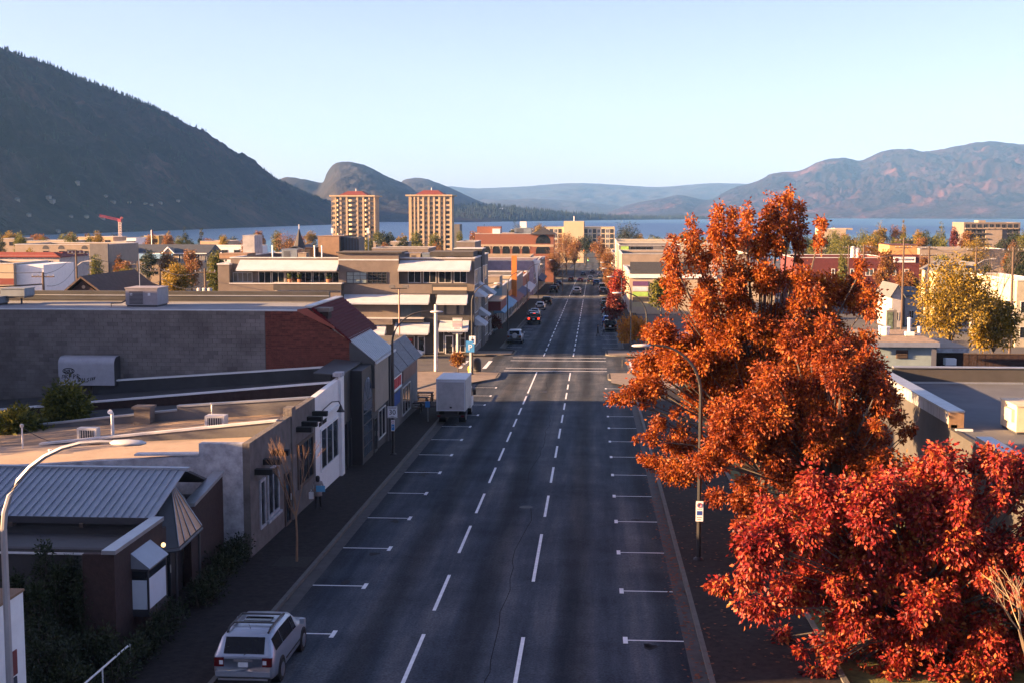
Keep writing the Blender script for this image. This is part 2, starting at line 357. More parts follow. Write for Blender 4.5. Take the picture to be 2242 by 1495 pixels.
for k, (a, b_) in enumerate(CR):
    rect('side_street', -160, KL, a, b_, -.003, m_lot); rect('side_street', KR, 160, a, b_, -.003, m_lot)
# town lots either side (yards, car parks)
lots = [-60]+[c for p in CR for c in p]+[850]
for i in range(0, len(lots), 2):
    a, b_ = lots[i]+(.2 if i else 0), lots[i+1]-.2
    rect('paved_lot', -160, -15.9, a, b_, .02 if i else -.05, m_lot); rect('paved_lot', 7.6, 160, a, b_, -.05, m_lot)
# pavements, kerbs and gutters for each block
def kerb_path(name, pts, w=.16, h0=-.02, h1=.14):
    g = G(); n = len(pts); L = []; Rr = []
    for i, (x, y) in enumerate(pts):
        x0, y0 = pts[max(i-1, 0)]; x1, y1 = pts[min(i+1, n-1)]; d = Vector((x1-x0, y1-y0)).normalized()
        L.append((x-d.y*w/2, y+d.x*w/2)); Rr.append((x+d.y*w/2, y-d.x*w/2))
    vs = [(*p, gz(p[1])+h) for h in (h0, h1) for q in (L, Rr) for p in q]
    fs = []
    for i in range(n-1):
        fs += [(2*n+i, 2*n+i+1, 3*n+i+1, 3*n+i), (i, i+1, 2*n+i+1, 2*n+i), (n+i, 3*n+i, 3*n+i+1, n+i+1)]
    fs += [(0, n, 3*n, 2*n), (n-1, 3*n-1, 4*n-1, 2*n-1)]
    g.add(vs, fs); return ob(name, g, m_conc, kind='structure')
def arc(cx, cy, r, a0, a1, n=8): return [(cx+r*math.cos(rad(a0+(a1-a0)*i/n)), cy+r*math.sin(rad(a0+(a1-a0)*i/n))) for i in range(n+1)]
def pave(name, pts, m): return sheet(name, pts, .135, m)
for i in range(0, len(lots), 2):
    a, b_ = lots[i], lots[i+1]
    s0 = a+1.5 if i else a; s1 = b_-1.5 if i < len(lots)-2 else b_
    b0 = s0+9 if i else s0; b1 = s1-9 if i < len(lots)-2 else s1     # the kerb bulges out at corners
    OUT = 2.2
    def left(o): return KL-.08+o
    def right(o): return KR+.08-o
    pl = []; pr = []
    if i:
        pl += [(-17, s0), (left(OUT)-1.6, s0)]+arc(left(OUT)-1.4, s0+1.4, 1.4, -90, 0)+[(left(OUT), b0-3.5), (left(OUT*.7), b0-2), (left(0), b0)]
        pr += [(9, s0), (right(OUT)+1.6, s0)]+arc(right(OUT)+1.4, s0+1.4, 1.4, -90, -180)+[(right(OUT), b0-3.5), (right(OUT*.7), b0-2), (right(0), b0)]
    else: pl += [(left(0), s0)]; pr += [(right(0), s0)]
    if i < len(lots)-2:
        pl += [(left(0), b1), (left(OUT*.7), b1+2), (left(OUT), b1+3.5), (left(OUT), s1-1.4)]+arc(left(OUT)-1.4, s1-1.4, 1.4, 0, 90)+[(-17, s1)]
        pr += [(right(0), b1), (right(OUT*.7), b1+2), (right(OUT), b1+3.5), (right(OUT), s1-1.4)]+arc(right(OUT)+1.4, s1-1.4, 1.4, 180, 90)+[(9, s1)]
    else: pl += [(left(0), s1)]; pr += [(right(0), s1)]
    kerb_path('kerb', pl); kerb_path('kerb', pr)
    tan = i > 0
    pave('pavement', pl+[(-15.9, s1), (-15.9, s0)], m_side); pave('pavement', pr+[(7.6, s1), (7.6, s0)], m_side)
    rect('gutter', KL, KL+.5, b0, b1, .004, m_gut); rect('gutter', KR-.5, KR, b0, b1, .004, m_gut)
# tan paving at the first corners, in the gap between the buildings
sheet('corner_paving', [(-40, 104), (-11.7, 104), (-11.7, 117.5), (-9.45, 122), (-9.45, 127.8), (-40, 127.8)], .142, m_plaza)
sheet('corner_paving', [(-46, 147.6), (-9.6, 147.6), (-9.6, 152), (-14, 152), (-46, 152)], .142, m_plaza)
sheet('corner_paving', [(1.7, 119), (1.7, 127.8), (7.4, 127.8), (7.4, 115), (3.9, 115)], .142, m_plaza)
sheet('corner_paving', [(1.7, 147.6), (1.7, 154), (7.4, 154), (7.4, 147.6)], .142, m_plaza)
kerb_path('kerb', [(-18, 104.2), (-14.6, 118), (-13.9, 127.4)], w=.3, h0=.13, h1=.2)
# grass verge under the trees on the right with its edging
rect('verge', 7.75, 16.9, 20, 127, .06, m_grass)
kerb_path('verge_edging', [(7.68, 20), (7.68, 127)], w=.18, h1=.2)

# painted marks: one object per mark set out as in the photograph
def dash_rows(rows, px):
    out = []
    for y0, y1 in rows: out.append((gr(px, y1).y, gr(px, y0).y))
    return out
d1 = [(33.2, 42.4), (45.2, 50.2), (53.8, 59.1), (61.9, 66.8), (69.8, 74.6), (77, 81.7), (84.3, 88.7), (91.2, 95.3), (97.6, 101.6), (103.9, 109.5), (111.4, 129.4)]
d2 = [(36.5, 42.3), (49.4, 57.6), (61.3, 66.5), (70.1, 75), (78.3, 82.8), (86, 90.5), (93.5, 97.8), (100.7, 104.8), (107.5, 112), (114.6, 118.5), (121.5, 129)]
for xs_, rows in ((-5.74, d1), (-2.32, d2)):
    for a, b_ in rows: sheet('lane_dash', [(xs_-.065, a), (xs_+.065, a), (xs_+.065, b_), (xs_-.065, b_)], .005, m_paint)
    y = 147.0
    while y < 425:
        if not (284 < y < 300): rect('lane_dash', xs_-.07, xs_+.07, y, y+4.2, .005, m_paint)
        y += 7.0
for k, y in enumerate([42.2+6.1*i for i in range(13)]):
    g = G(); yy = y
    g.quad(*[(a, b_, gz(b_)+.006) for a, b_ in ((-10.9, yy-.05), (-8.92, yy-.05), (-8.92, yy+.05), (-10.9, yy+.05))])
    g.quad(*[(a, b_, gz(b_)+.006) for a, b_ in ((-8.92, yy-.4), (-8.76, yy-.4), (-8.76, yy+.4), (-8.92, yy+.4))])
    ob('stall_mark', g, m_paint, kind='structure')
    g = G()
    g.quad(*[(a, b_, gz(b_)+.006) for a, b_ in ((1.22, yy-.05), (3.1, yy-.05), (3.1, yy+.05), (1.22, yy+.05))])
    g.quad(*[(a, b_, gz(b_)+.006) for a, b_ in ((1.06, yy-.36), (1.22, yy-.36), (1.22, yy+.36), (1.06, yy+.36))])
    ob('stall_mark', g, m_paint, kind='structure')
for i in range(9):
    y = 159+6.3*i
    rect('stall_mark', -10.9, -8.9, y, y+.1, .006, m_paint); rect('stall_mark', 1.1, 3.1, y, y+.1, .006, m_paint)
for y in (130.4, 133.2, 141.4, 145.0): rect('crosswalk_line', -9.2, 1.4, y, y+.28, .006, m_paint)
for x in (-14.2, -11.6, 3.9): rect('crosswalk_line', x, x+.42, 132.5, 141.0, .006, m_paint)
for y in (288, 298.5): rect('crosswalk_line', -9.2, 1.4, y, y+.35, .006, m_paint)
# tar-sealed cracks wandering down the lanes, oil spots in the stalls
r_ = random.Random(3)
for x0, ya, yb in ((-3.2, 34, 64), (-3.6, 70, 98), (-4.4, 112, 128)):
    pts = []; x = x0; y = ya
    while y < yb: pts.append((x, y)); y += r_.uniform(.8, 2); x += r_.uniform(-.13, .14)
    ob('tar_crack', ribbon(G(), pts, .026, .004), m_tar, kind='structure')
for k in range(26):
    left_ = r_.random() < .45
    x = r_.uniform(-10.2, -9.3) if left_ else r_.uniform(1.8, 2.6); y = 39+6.1*r_.randrange(0, 13)+r_.uniform(2, 3.8)
    pts = []
    for a in range(11):
        q = r_.uniform(.12, .36); pts.append((x+q*math.cos(a*.571), y+q*1.3*math.sin(a*.571)))
    sheet('oil_stain', pts, .004, M('oil_stain', (.020, .020, .023), rough=.8, var=.4, sc_=6, spec=.2))
for (x, y) in ((-3.35, 63.5), (-4.4, 112.5)):
    g = G(); g.disc((x, y, gz(y)-.01), (0, SLOPE, 1), .34, .016, 20); ob('manhole_cover', g, M('cast_iron', (.05, .05, .05), rough=.6, metal=.6), kind='structure')
# ------------------------------------------------------------------ building kit
def fp(face, c, a, out, z):
    return {'S': (a, c-out, z), 'N': (a, c+out, z), 'E': (c+out, a, z), 'W': (c-out, a, z)}[face]
ROTZ = {'S': 0.0, 'E': math.pi/2, 'W': -math.pi/2, 'N': math.pi}
g_dark = glass('dark_glass'); g_blue = glass('sky_glass', (.05, .075, .10), .08); g_warm = glass('curtained_glass', (.16, .14, .11), .25)
m_fr = M('window_frame_pale', (.55, .53, .5), rough=.5, var=.08); m_frd = M('window_frame_dark', (.04, .04, .045), rough=.5, var=.1)
WM = {}
def box_f(g, face, c, a0, a1, o0, o1, z0, z1):
    p = [fp(face, c, a, o, z) for a in (a0, a1) for o in (o0, o1) for z in (z0, z1)]
    xs = [q[0] for q in p]; ys = [q[1] for q in p]; return g.box(min(xs), max(xs), min(ys), max(ys), min(z0, z1), max(z0, z1))
def win(parent, face, c, a0, a1, z0, z1, n=1, frame=None, pane=None, rows=1, fw=.07, name='window', dep=.07):
    """a window: frame part standing proud of the wall, each pane a sub-part"""
    frame = frame or m_fr; pane = pane or g_dark
    W = round(a1-a0, 3); Hh = round(z1-z0, 3); key = (W, Hh, n, rows, frame.name, fw, dep)
    if key not in WM:
        g = G()
        g.box(-W/2, W/2, -dep, 0, Hh/2-fw, Hh/2); g.box(-W/2, W/2, -dep, 0, -Hh/2, -Hh/2+fw)
        g.box(-W/2, -W/2+fw, -dep, 0, -Hh/2+fw, Hh/2-fw); g.box(W/2-fw, W/2, -dep, 0, -Hh/2+fw, Hh/2-fw)
        for i in range(1, n):
            x = -W/2+W*i/n; g.box(x-fw*.35, x+fw*.35, -dep*.8, 0, -Hh/2+fw, Hh/2-fw)
        for i in range(1, rows):
            z = -Hh/2+Hh*i/rows; g.box(-W/2+fw, W/2-fw, -dep*.7, 0, z-fw*.3, z+fw*.3)
        WM[key] = mesh(g, frame)
    o = bpy.data.objects.new(name, WM[key]); COL.objects.link(o); o.parent = parent
    ctr = Vector(fp(face, c, (a0+a1)/2, 0, (z0+z1)/2)); o.location = ctr-ORG[parent]; o.rotation_euler = (0, 0, ROTZ[face]); ORG[o] = ctr
    if pane.name not in UNIT: UNIT[pane.name] = mesh(G().box(-.5, .5, -.5, .5, -.5, .5), pane)
    pw = (W-2*fw)/n
    for i in range(n):
        p = bpy.data.objects.new('pane', UNIT[pane.name]); COL.objects.link(p); p.parent = o
        p.location = (-W/2+fw+pw*(i+.5), -.012, 0); p.scale = (pw*.97, .02, Hh-2*fw)
    return o
def wins(parent, face, c, a0, a1, count, gap, z0, z1, **k):
    wd = (a1-a0-gap*(count-1))/count
    for i in range(count):
        s = a0+i*(wd+gap); win(parent, face, c, s, s+wd, z0, z1, **k)
def door(parent, face, c, a0, a1, z0, z1, frame=None, pane=None):
    o = win(parent, face, c, a0, a1, z0, z1, 1, frame, pane, name='door', fw=.1)
    h = bpy.data.objects.new('handle', mesh(G().tube([(.3*(a1-a0), -.11, -.15), (.3*(a1-a0), -.11, .15)], .02, 5), m_fr)); COL.objects.link(h); h.parent = o
    return o
def awning(parent, face, c, a0, a1, zt, zb, proj, m, val=.12, name='awning', side=True):
    g = G(); q = lambda a, o, z: fp(face, c, a, o, z)
    g.add([q(a0, 0, zt), q(a1, 0, zt), q(a1, proj, zb), q(a0, proj, zb), q(a0, 0, zt-.06), q(a1, 0, zt-.06), q(a1, proj, zb-.05), q(a0, proj, zb-.05)],
          [(0, 1, 2, 3), (7, 6, 5, 4), (0, 3, 7, 4), (1, 5, 6, 2), (0, 4, 5, 1), (3, 2, 6, 7)])
    if val: box_f(g, face, c, a0, a1, proj-.03, proj, zb-val-.05, zb-.055)
    if side:
        for a in (a0+.01, a1-.01): g.add([q(a, 0, zt-.05), q(a, proj, zb-.05), q(a, 0, zb-.05)], [(0, 1, 2)])
    return ob(name, g, m, parent)
def shell(parent, x0, x1, y0, y1, z0, z1, wall, roof, par=.45, t=.25, cop=None, copw=.08, coph=.12, name='wall'):
    """walls with a parapet, a roof deck inside it and a coping"""
    g = G(); g.box(x0, x1, y0, y0+t, z0, z1); g.box(x0, x1, y1-t, y1, z0, z1)
    g.box(x0, x0+t, y0+t, y1-t, z0, z1); g.box(x1-t, x1, y0+t, y1-t, z0, z1)
    w_ = ob(name, g, wall, parent)
    ob('roof', G().box(x0+t, x1-t, y0+t, y1-t, z1-par-.2, z1-par), roof, parent)
    if cop:
        g = G(); e = copw
        g.box(x0-e, x1+e, y0-e, y0+t+.02, z1, z1+coph); g.box(x0-e, x1+e, y1-t-.02, y1+e, z1, z1+coph)
        g.box(x0-e, x0+t+.02, y0+t+.02, y1-t-.02, z1, z1+coph); g.box(x1-t-.02, x1+e, y0+t+.02, y1-t-.02, z1, z1+coph)
        ob('coping', g, cop, parent)
    return w_
def gable(parent, x0, x1, y0, y1, ze, zr, m, axis='x', over=.4, wall=None, th=.12):
    """two roof slopes and the gable ends"""
    g1 = G(); g2 = G()
    if axis == 'x':
        ym = (y0+y1)/2; k = (zr-ze)/((y1-y0)/2); a, b_ = x0-over, x1+over
        for g, ye, s in ((g1, y0-over, -1), (g2, y1+over, 1)):
            zz = ze-k*over; g.prism([(a, ye, zz), (a, ym, zr), (a, ym, zr+th), (a, ye, zz+th)], (b_-a, 0, 0))
        if wall:
            for x in (x0, x1-.2): ob('gable_wall', G().prism([(x, y0, ze-.02), (x, y1, ze-.02), (x, ym, zr-.02)], (.2, 0, 0)), wall, parent)
    else:
        xm = (x0+x1)/2; k = (zr-ze)/((x1-x0)/2); a, b_ = y0-over, y1+over
        for g, xe in ((g1, x0-over), (g2, x1+over)):
            zz = ze-k*over; g.prism([(xe, a, zz), (xm, a, zr), (xm, a, zr+th), (xe, a, zz+th)], (0, b_-a, 0))
        if wall:
            for y in (y0, y1-.2): ob('gable_wall', G().prism([(x0, y, ze-.02), (x1, y, ze-.02), (xm, y, zr-.02)], (0, .2, 0)), wall, parent)
    ob('roof_slope', g1, m, parent); ob('roof_slope', g2, m, parent)
def hip(parent, x0, x1, y0, y1, ze, zr, inset, m, name='roof'):
    g = G(); xi, yi = inset
    g.add([(x0, y0, ze), (x1, y0, ze), (x1, y1, ze), (x0, y1, ze), (x0+xi, y0+yi, zr), (x1-xi, y0+yi, zr), (x1-xi, y1-yi, zr), (x0+xi, y1-yi, zr)],
          [(3, 2, 1, 0), (4, 5, 6, 7), (0, 1, 5, 4), (1, 2, 6, 5), (2, 3, 7, 6), (3, 0, 4, 7)])
    return ob(name, g, m, parent)
def base(name, label, cat, x, y, group=None): return thing(name, label, cat, (x, y, gz(y)), group)
def pieces(name, parent, m, boxes, limit=300):
    """boxes as single pieces (largest first) and the rest joined into one part"""
    boxes = sorted(boxes, key=lambda b_: -((b_[1]-b_[0])*(b_[5]-b_[4])))
    for b_ in boxes[:limit]: bx(name, parent, m[0] if isinstance(m, list) else m, *b_)
    if len(boxes) > limit:
        g = G()
        for b_ in boxes[limit:]: g.box(*b_)
        ob(name+'_courses', g, m[-1] if isinstance(m, list) else m, parent, kind='stuff')
def blur_text(parent, x0, x1, y, z, h, m, n=5, seed=0):
    """lettering too small to read in the photograph: uneven dark strokes in a line"""
    r_ = random.Random(seed); x = x0
    while x < x1-.01:
        w_ = (x1-x0)/n*r_.uniform(.5, .9); bx('lettering', parent, m, x, min(x+w_, x1), y, y+.004, z-h*r_.uniform(.3, .5), z+h*r_.uniform(.3, .5)); x += (x1-x0)/n
# common materials
m_white = M('white_paint', (.72, .72, .70), rough=.55, var=.08, sc_=1.5)
m_awn = M('awning_canvas', (.42, .45, .49), rough=.85, var=.08, sc_=.8)
m_awnb = M('awning_blue', (.16, .30, .42), rough=.85, var=.12, sc_=.8)
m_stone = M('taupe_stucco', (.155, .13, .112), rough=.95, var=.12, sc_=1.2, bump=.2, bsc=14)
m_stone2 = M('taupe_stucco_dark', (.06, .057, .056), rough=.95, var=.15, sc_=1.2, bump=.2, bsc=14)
m_roofg = M('grey_membrane', (.075, .08, .085), rough=.9, var=.2, sc_=.4, bump=.15, bsc=8)
m_roofd = M('dark_membrane', (.04, .042, .045), rough=.85, var=.3, sc_=.6)
m_grav = M('tan_roof_gravel', (.27, .195, .13), rough=.95, var=.3, sc_=2.2, bump=.5, bsc=18)
m_cream = M('cream_render', (.38, .31, .22), rough=.9, var=.1, sc_=.8)
m_beige = M('beige_render', (.27, .22, .17), rough=.9, var=.12, sc_=.8)
m_greyr = M('grey_render', (.13, .127, .127), rough=.9, var=.15, sc_=1.0, bump=.15)
m_brick = M('red_brick', (.17, .062, .042), rough=.92, var=.3, sc_=5, bump=.3, bsc=16, c2=(.21, .085, .055))
m_brickd = M('dark_brick', (.036, .020, .018), rough=.92, var=.35, sc_=5, bump=.3, bsc=16)
m_coping = M('pale_coping', (.5, .5, .5), rough=.6, var=.15, sc_=1.5)
m_metal = M('galvanised', (.42, .44, .46), rough=.42, var=.12, sc_=1.4, metal=.75)
m_pole = M('pole_black', (.02, .02, .022), rough=.45, var=.2)
m_poleg = M('pole_grey', (.36, .36, .37), rough=.45, var=.15, metal=.5)
m_wood = M('pole_timber', (.09, .065, .05), rough=.95, var=.3, sc_=3, stretch=(6, 6, .5))
m_hvac = M('unit_grey', (.34, .34, .34), rough=.6, var=.15, sc_=1.2); m_hvacd = M('unit_dark', (.05, .05, .055), rough=.6, var=.2)
def hvac(label, x0, x1, y0, y1, z0, z1, name='rooftop_unit', group=None, m=None, grille=True, cat='rooftop unit'):
    t = thing(name, label, cat, ((x0+x1)/2, (y0+y1)/2, z0), group); mm = m or m_hvac
    bx('cabinet', t, mm, x0, x1, y0, y1, z0+.12, z1)
    bx('lid', t, mm, x0-.05, x1+.05, y0-.05, y1+.05, z1, z1+.06)
    bx('curb', t, m_hvacd, x0+.06, x1-.06, y0+.06, y1-.06, z0, z0+.12)
    if grille:
        w_ = x1-x0; h = z1-z0
        n = max(3, int(h/.12))
        for k in range(n): bx('louvre', t, m_hvacd, x0+w_*.12, x0+w_*.55, y0-.02, y0-.002, z0+.2+(h-.35)*k/n, z0+.2+(h-.35)*(k+.55)/n)
    return t
# ------------------------------------------------------------------ near left: white end wall, restaurant, stucco shop row, brick hall
m_seam = M('seam_metal', (.33, .36, .40), rough=.42, var=.1, sc_=1.0, metal=.55)
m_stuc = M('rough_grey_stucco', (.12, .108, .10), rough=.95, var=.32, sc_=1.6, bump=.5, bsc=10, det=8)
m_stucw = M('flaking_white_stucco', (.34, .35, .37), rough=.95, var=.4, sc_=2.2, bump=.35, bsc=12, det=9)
m_black = M('black_cladding', (.022, .022, .025), rough=.6, var=.2)
m_beam = M('charred_timber', (.012, .012, .013), rough=.9, var=.2)
FX = -14.3
# white end wall at the frame's foot
t = base('garden_wall', 'white rendered garden wall end with a maroon panel near the hedge', 'wall', -15.6, 30)
GW = atx(50, 1293, -14.0); gy, gt = GW.y, GW.z
bx('wall', t, m_white, -17.4, -14.0, 26.4, gy, gz(30)-.2, gt)
bx('capping', t, M('brown_capping', (.20, .12, .07), rough=.9), -17.5, -13.97, 26.3, gy+.03, gt, gt+.06)
bx('panel', t, M('maroon_panel', (.14, .03, .03), rough=.7), -14.0, -13.97, gy-.95, gy-.5, gt-1.9, gt-1.3)
bx('panel', t, M('navy_panel', (.03, .04, .06), rough=.7), -14.0, -13.965, gy-.85, gy-.55, gt-2.4, gt-1.95)

# restaurant with standing-seam roof
RX = -15.35
t = base('restaurant', 'brick restaurant with ribbed metal roof, pyramid skylight and sloping wall copings', 'building', RX, 44)
z0 = gz(45)-.3
g = G(); g.box(-34, RX-.3, 41.6, 41.85, z0, 2.15); g.box(-34, -33.75, 41.85, 51.3, z0, 2.15); ob('wall', g, m_stone2, t)
ob('flat_roof', G().box(-33.75, RX-.3, 41.85, 51.2, 1.75, 1.95), m_roofg, t)
bx('flashing', t, m_white, -30, -16.7, 41.52, 41.6, 1.98, 2.04)
# street wall in two lengths with raking copings
for nm, ya, yb, za, zb in (('street_wall', 39.4, 44.0, 2.62, 2.62), ('street_wall', 47.6, 51.5, 2.3, 2.75)):
    ob(nm, G().prism([(RX, ya, z0), (RX, yb, z0), (RX, yb, zb), (RX, ya, za)], (-.3, 0, 0)), m_brickd, t)
    ob('coping', G().prism([(RX+.08, ya-.1, za), (RX+.08, yb, zb), (RX+.08, yb, zb+.13), (RX+.08, ya-.1, za+.13)], (-.46, 0, 0)), m_metal, t)
ob('end_wall', G().box(-16.4, RX-.3, 39.4, 39.65, z0, 2.6), m_brickd, t)
for y in (44.0, 47.2): bx('door_pier', t, m_brickd, RX-.3, RX, y, y+.4, z0, 2.3)
door(t, 'E', RX-.35, 44.6, 45.7, gz(45)+.13, 1.6, m_frd, g_dark); bx('entrance_wall', t, m_black, RX-.5, RX-.36, 44.4, 47.2, z0, 2.3)
# pitched metal roof: panels between raised seams
ye, yr, ze_, zr_ = 44.15, 47.9, 2.62, 3.62
x = -34.0; r_ = random.Random(2); k = 0
while x < -16.0:
    w_ = .295
    ob('roof_panel', G().prism([(x+.012, ye, ze_), (x+.012, yr, zr_), (x+.012, yr, zr_+.04), (x+.012, ye, ze_+.04)], (w_-.024, 0, 0)), m_seam, t)
    ob('seam', G().prism([(x-.012, ye-.02, ze_), (x-.012, yr, zr_), (x-.012, yr, zr_+.10), (x-.012, ye-.02, ze_+.10)], (.024, 0, 0)), m_seam, t)
    x += w_; k += 1
ob('ridge_cap', G().box(-34, -15.6, 47.82, 48.1, 3.6, 3.74), m_seam, t)
ob('back_slope', G().prism([(-34, 48.1, 3.62), (-34, 51.0, 2.6), (-34, 51.0, 2.5), (-34, 48.1, 3.52)], (18.3, 0, 0)), m_roofg, t)
ob('fascia', G().box(-34, -15.55, 44.08, 44.15, 2.42, 2.66), m_frd, t)
ob('roof_wall', G().box(-33.5, -15.8, 44.4, 44.55, 1.9, 2.6), m_stone2, t)
for xx in (-29.5, -26.5, -23.6, -21.0, -18.4): bx('bracket', t, m_wood, xx, xx+.14, 44.0, 44.4, 2.3, 2.45)
# pyramid skylight over the door
A = at(373, 1050, 47.4); P1 = at(316, 1208, 43.4); P2 = at(391, 1197, 44.3); P3 = at(441, 1150, 46.6); P4 = Vector((-15.8, 48.2, 2.4))
m_tent = M('dark_roof_sheet', (.045, .05, .055), rough=.5, var=.2); m_glowtint = M('glow_tinted_glazing', (.50, .27, .13), rough=.3, var=.25, sc_=2)  # warm glow of the backlit glazing is put into the panel colour
ob('skylight_front', G().add([A, P1, P2, P1-Vector((0, 0, .12)), P2-Vector((0, 0, .12))], [(0, 1, 2), (1, 3, 4, 2)]), m_tent, t)
g = G()
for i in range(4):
    a = P2.lerp(P3, i/4+.012); b_ = P2.lerp(P3, (i+1)/4-.012); ob('glazing_panel', G().add([A, a, b_, a-Vector((.03, 0, .05)), b_-Vector((.03, 0, .05))], [(0, 1, 2), (1, 3, 4, 2)]), m_glowtint, t)
for i in range(5): ob('glazing_bar', G().tube([A+Vector((0, 0, .02)), P2.lerp(P3, i/4)+Vector((.02, 0, .02))], .018, 5), m_metal, t)
ob('skylight_back', G().add([A, P3, P4], [(0, 1, 2)]), m_tent, t)
ob('skylight_edge', G().tube([P1-Vector((0, 0, .1)), P2-Vector((0, 0, .1)), P3-Vector((0, 0, .1))], .08, 6), m_tent, t)
for p in (P2, P3): ob('post', G().tube([(p.x-.1, p.y, gz(p.y)), (p.x-.1, p.y, p.z-.1)], .05, 6), m_frd, t)
# glazed bay on the street wall
bz0, bz1 = .32, 1.62
for nm, g in (('bay_sill', G().box(RX, -14.78, 40.9, 42.7, bz0-.25, bz0)), ('bay_frame', G().box(-14.84, -14.78, 40.9, 40.96, bz0, bz1).box(-14.84, -14.78, 42.64, 42.7, bz0, bz1).box(RX, -14.78, 40.9, 42.7, bz1, bz1+.1))):
    ob(nm, g, m_frd, t)
m_blind = M('white_blind', (.55, .60, .66), rough=.6, var=.06)
bx('bay_pane', t, m_blind, RX, -14.85, 40.91, 40.95, bz0, bz1-.3); bx('bay_pane', t, m_blind, -14.83, -14.79, 40.97, 42.63, bz0, bz1-.25)
bx('bay_transom', t, g_dark, RX, -14.85, 40.91, 40.95, bz1-.3, bz1); bx('bay_transom', t, g_dark, -14.83, -14.79, 40.97, 42.63, bz1-.25, bz1)
ob('bay_roof', G().prism([(RX, 40.85, bz1+.62), (-14.72, 40.85, bz1+.12), (-14.72, 40.85, bz1+.08), (RX, 40.85, bz1+.1)], (0, 1.9, 0)), m_seam, t)
# lit globe lamp by the door
t = thing('wall_lamp', 'lit round globe lamp on the restaurant wall by the entrance', 'lamp', (RX, 43.5, 1.85))
ob('bracket', G().tube([(RX, 43.5, 1.8), (RX+.16, 43.5, 1.84)], .025, 6), m_pole, t)
ob('globe', G().lathe((RX+.2, 43.5, 1.85), [(.02, -.085), (.06, -.065), (.085, 0), (.06, .065), (.02, .085)], 14), M('lamp_globe', (.9, .7, .4), emit=(1, .6, .25, .35)), t, smooth=True)

# stucco shop with beam ends
t = base('stucco_shop', 'rough grey stucco shop with black beam ends and gravel roof', 'building', FX, 58)
z0 = gz(60)-.4
YA, YB = 51.9, 64.5
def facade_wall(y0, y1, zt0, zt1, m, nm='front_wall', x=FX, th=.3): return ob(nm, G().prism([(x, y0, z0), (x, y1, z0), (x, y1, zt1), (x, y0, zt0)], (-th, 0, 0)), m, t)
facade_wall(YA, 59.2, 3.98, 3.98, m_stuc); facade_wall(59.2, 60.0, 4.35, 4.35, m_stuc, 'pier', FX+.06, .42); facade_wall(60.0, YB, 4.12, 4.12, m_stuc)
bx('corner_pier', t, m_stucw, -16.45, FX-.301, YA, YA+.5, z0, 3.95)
ob('side_wall', G().prism([(-16.45, YA+.02, z0), (-44, YA+.02, z0), (-44, YA+.02, 1.6), (-19.3, YA+.02, 3.25), (-16.45, YA+.02, 3.45)], (0, .3, 0)), m_stucw, t)
ob('side_coping', G().prism([(-16.46, YA-.06, 3.46), (-19.2, YA-.06, 3.4), (-19.2, YA-.06, 3.48), (-16.46, YA-.06, 3.54)], (0, .45, 0)), m_coping, t)
ob('roof_near', G().add([(FX-.3, YA+.3, 3.3), (FX-.3, 57.6, 3.3), (-42, 57.6, 1.9), (-42, YA+.3, 1.9), (FX-.3, YA+.3, 3.1), (FX-.3, 57.6, 3.1), (-42, 57.6, 1.7), (-42, YA+.3, 1.7)], [(0, 1, 2, 3), (4, 7, 6, 5), (0, 3, 7, 4), (1, 5, 6, 2), (0, 4, 5, 1), (3, 2, 6, 7)]), M('tan_roll_roof', (.33, .255, .19), rough=.95, var=.15, sc_=.7, bump=.2), t)
def raking(nm, y, xr, zr, xl, zl, m, cop, th=.25, hh=1.2, cname='parapet_coping'):
    ob(nm, G().prism([(xr, y, zr-hh), (xl, y, zl-hh), (xl, y, zl), (xr, y, zr)], (0, th, 0)), m, t)
    if cop: ob(cname, G().prism([(xr, y-.06, zr), (xl, y-.06, zl), (xl, y-.06, zl+.09), (xr, y-.06, zr+.09)], (0, th+.12, 0)), cop, t)
raking('parapet', 57.7, FX-.3, 3.95, -25.9, 2.72, m_greyr, m_coping, hh=1.0)
ob('roof_far', G().add([(FX-.3, 57.95, 3.35), (FX-.3, YB, 3.35), (-38, YB, 1.7), (-38, 57.95, 1.7)], [(0, 1, 2, 3)]), m_grav, t)
raking('party_wall', YB-.1, FX-.3, 4.05, -21.5, 3.55, m_greyr, m_metal, hh=1.4); raking('party_wall', YB-.1, -21.5, 3.35, -34, 1.9, m_greyr, m_metal, hh=1.2)
for y, z in ((52.6, 2.62), (54.0, 2.78), (55.5, 2.9), (60.2, 3.15), (61.4, 3.22), (62.6, 3.28), (63.8, 3.36)): ob('beam_end', G().prism([(FX, y, z-.12), (FX, y+.34, z-.12), (FX, y+.34, z+.12), (FX, y, z+.12)], (.75, 0, 0)), m_beam, t)
win(t, 'E', FX, 53.3, 54.2, -.05, 2.1, 1, m_stucw, g_dark, fw=.12); win(t, 'E', FX, 54.6, 56.6, .1, 2.3, 2, m_stucw, g_dark, fw=.12)
door(t, 'E', FX, 57.7, 58.8, gz(58)+.14, 1.5, m_wood, g_dark)
win(t, 'E', FX, 60.4, 63.8, .15, 2.4, 3, m_wood, g_dark, fw=.14)
bx('sill', t, m_stucw, FX, FX+.14, 54.4, 56.8, -.06, .06)
ob('vent_pipe', G().tube([(-19.3, 63.2, 2.7), (-19.3, 63.2, 3.9), (-19.3, 63.0, 3.98)], .05, 6), m_metal, t)

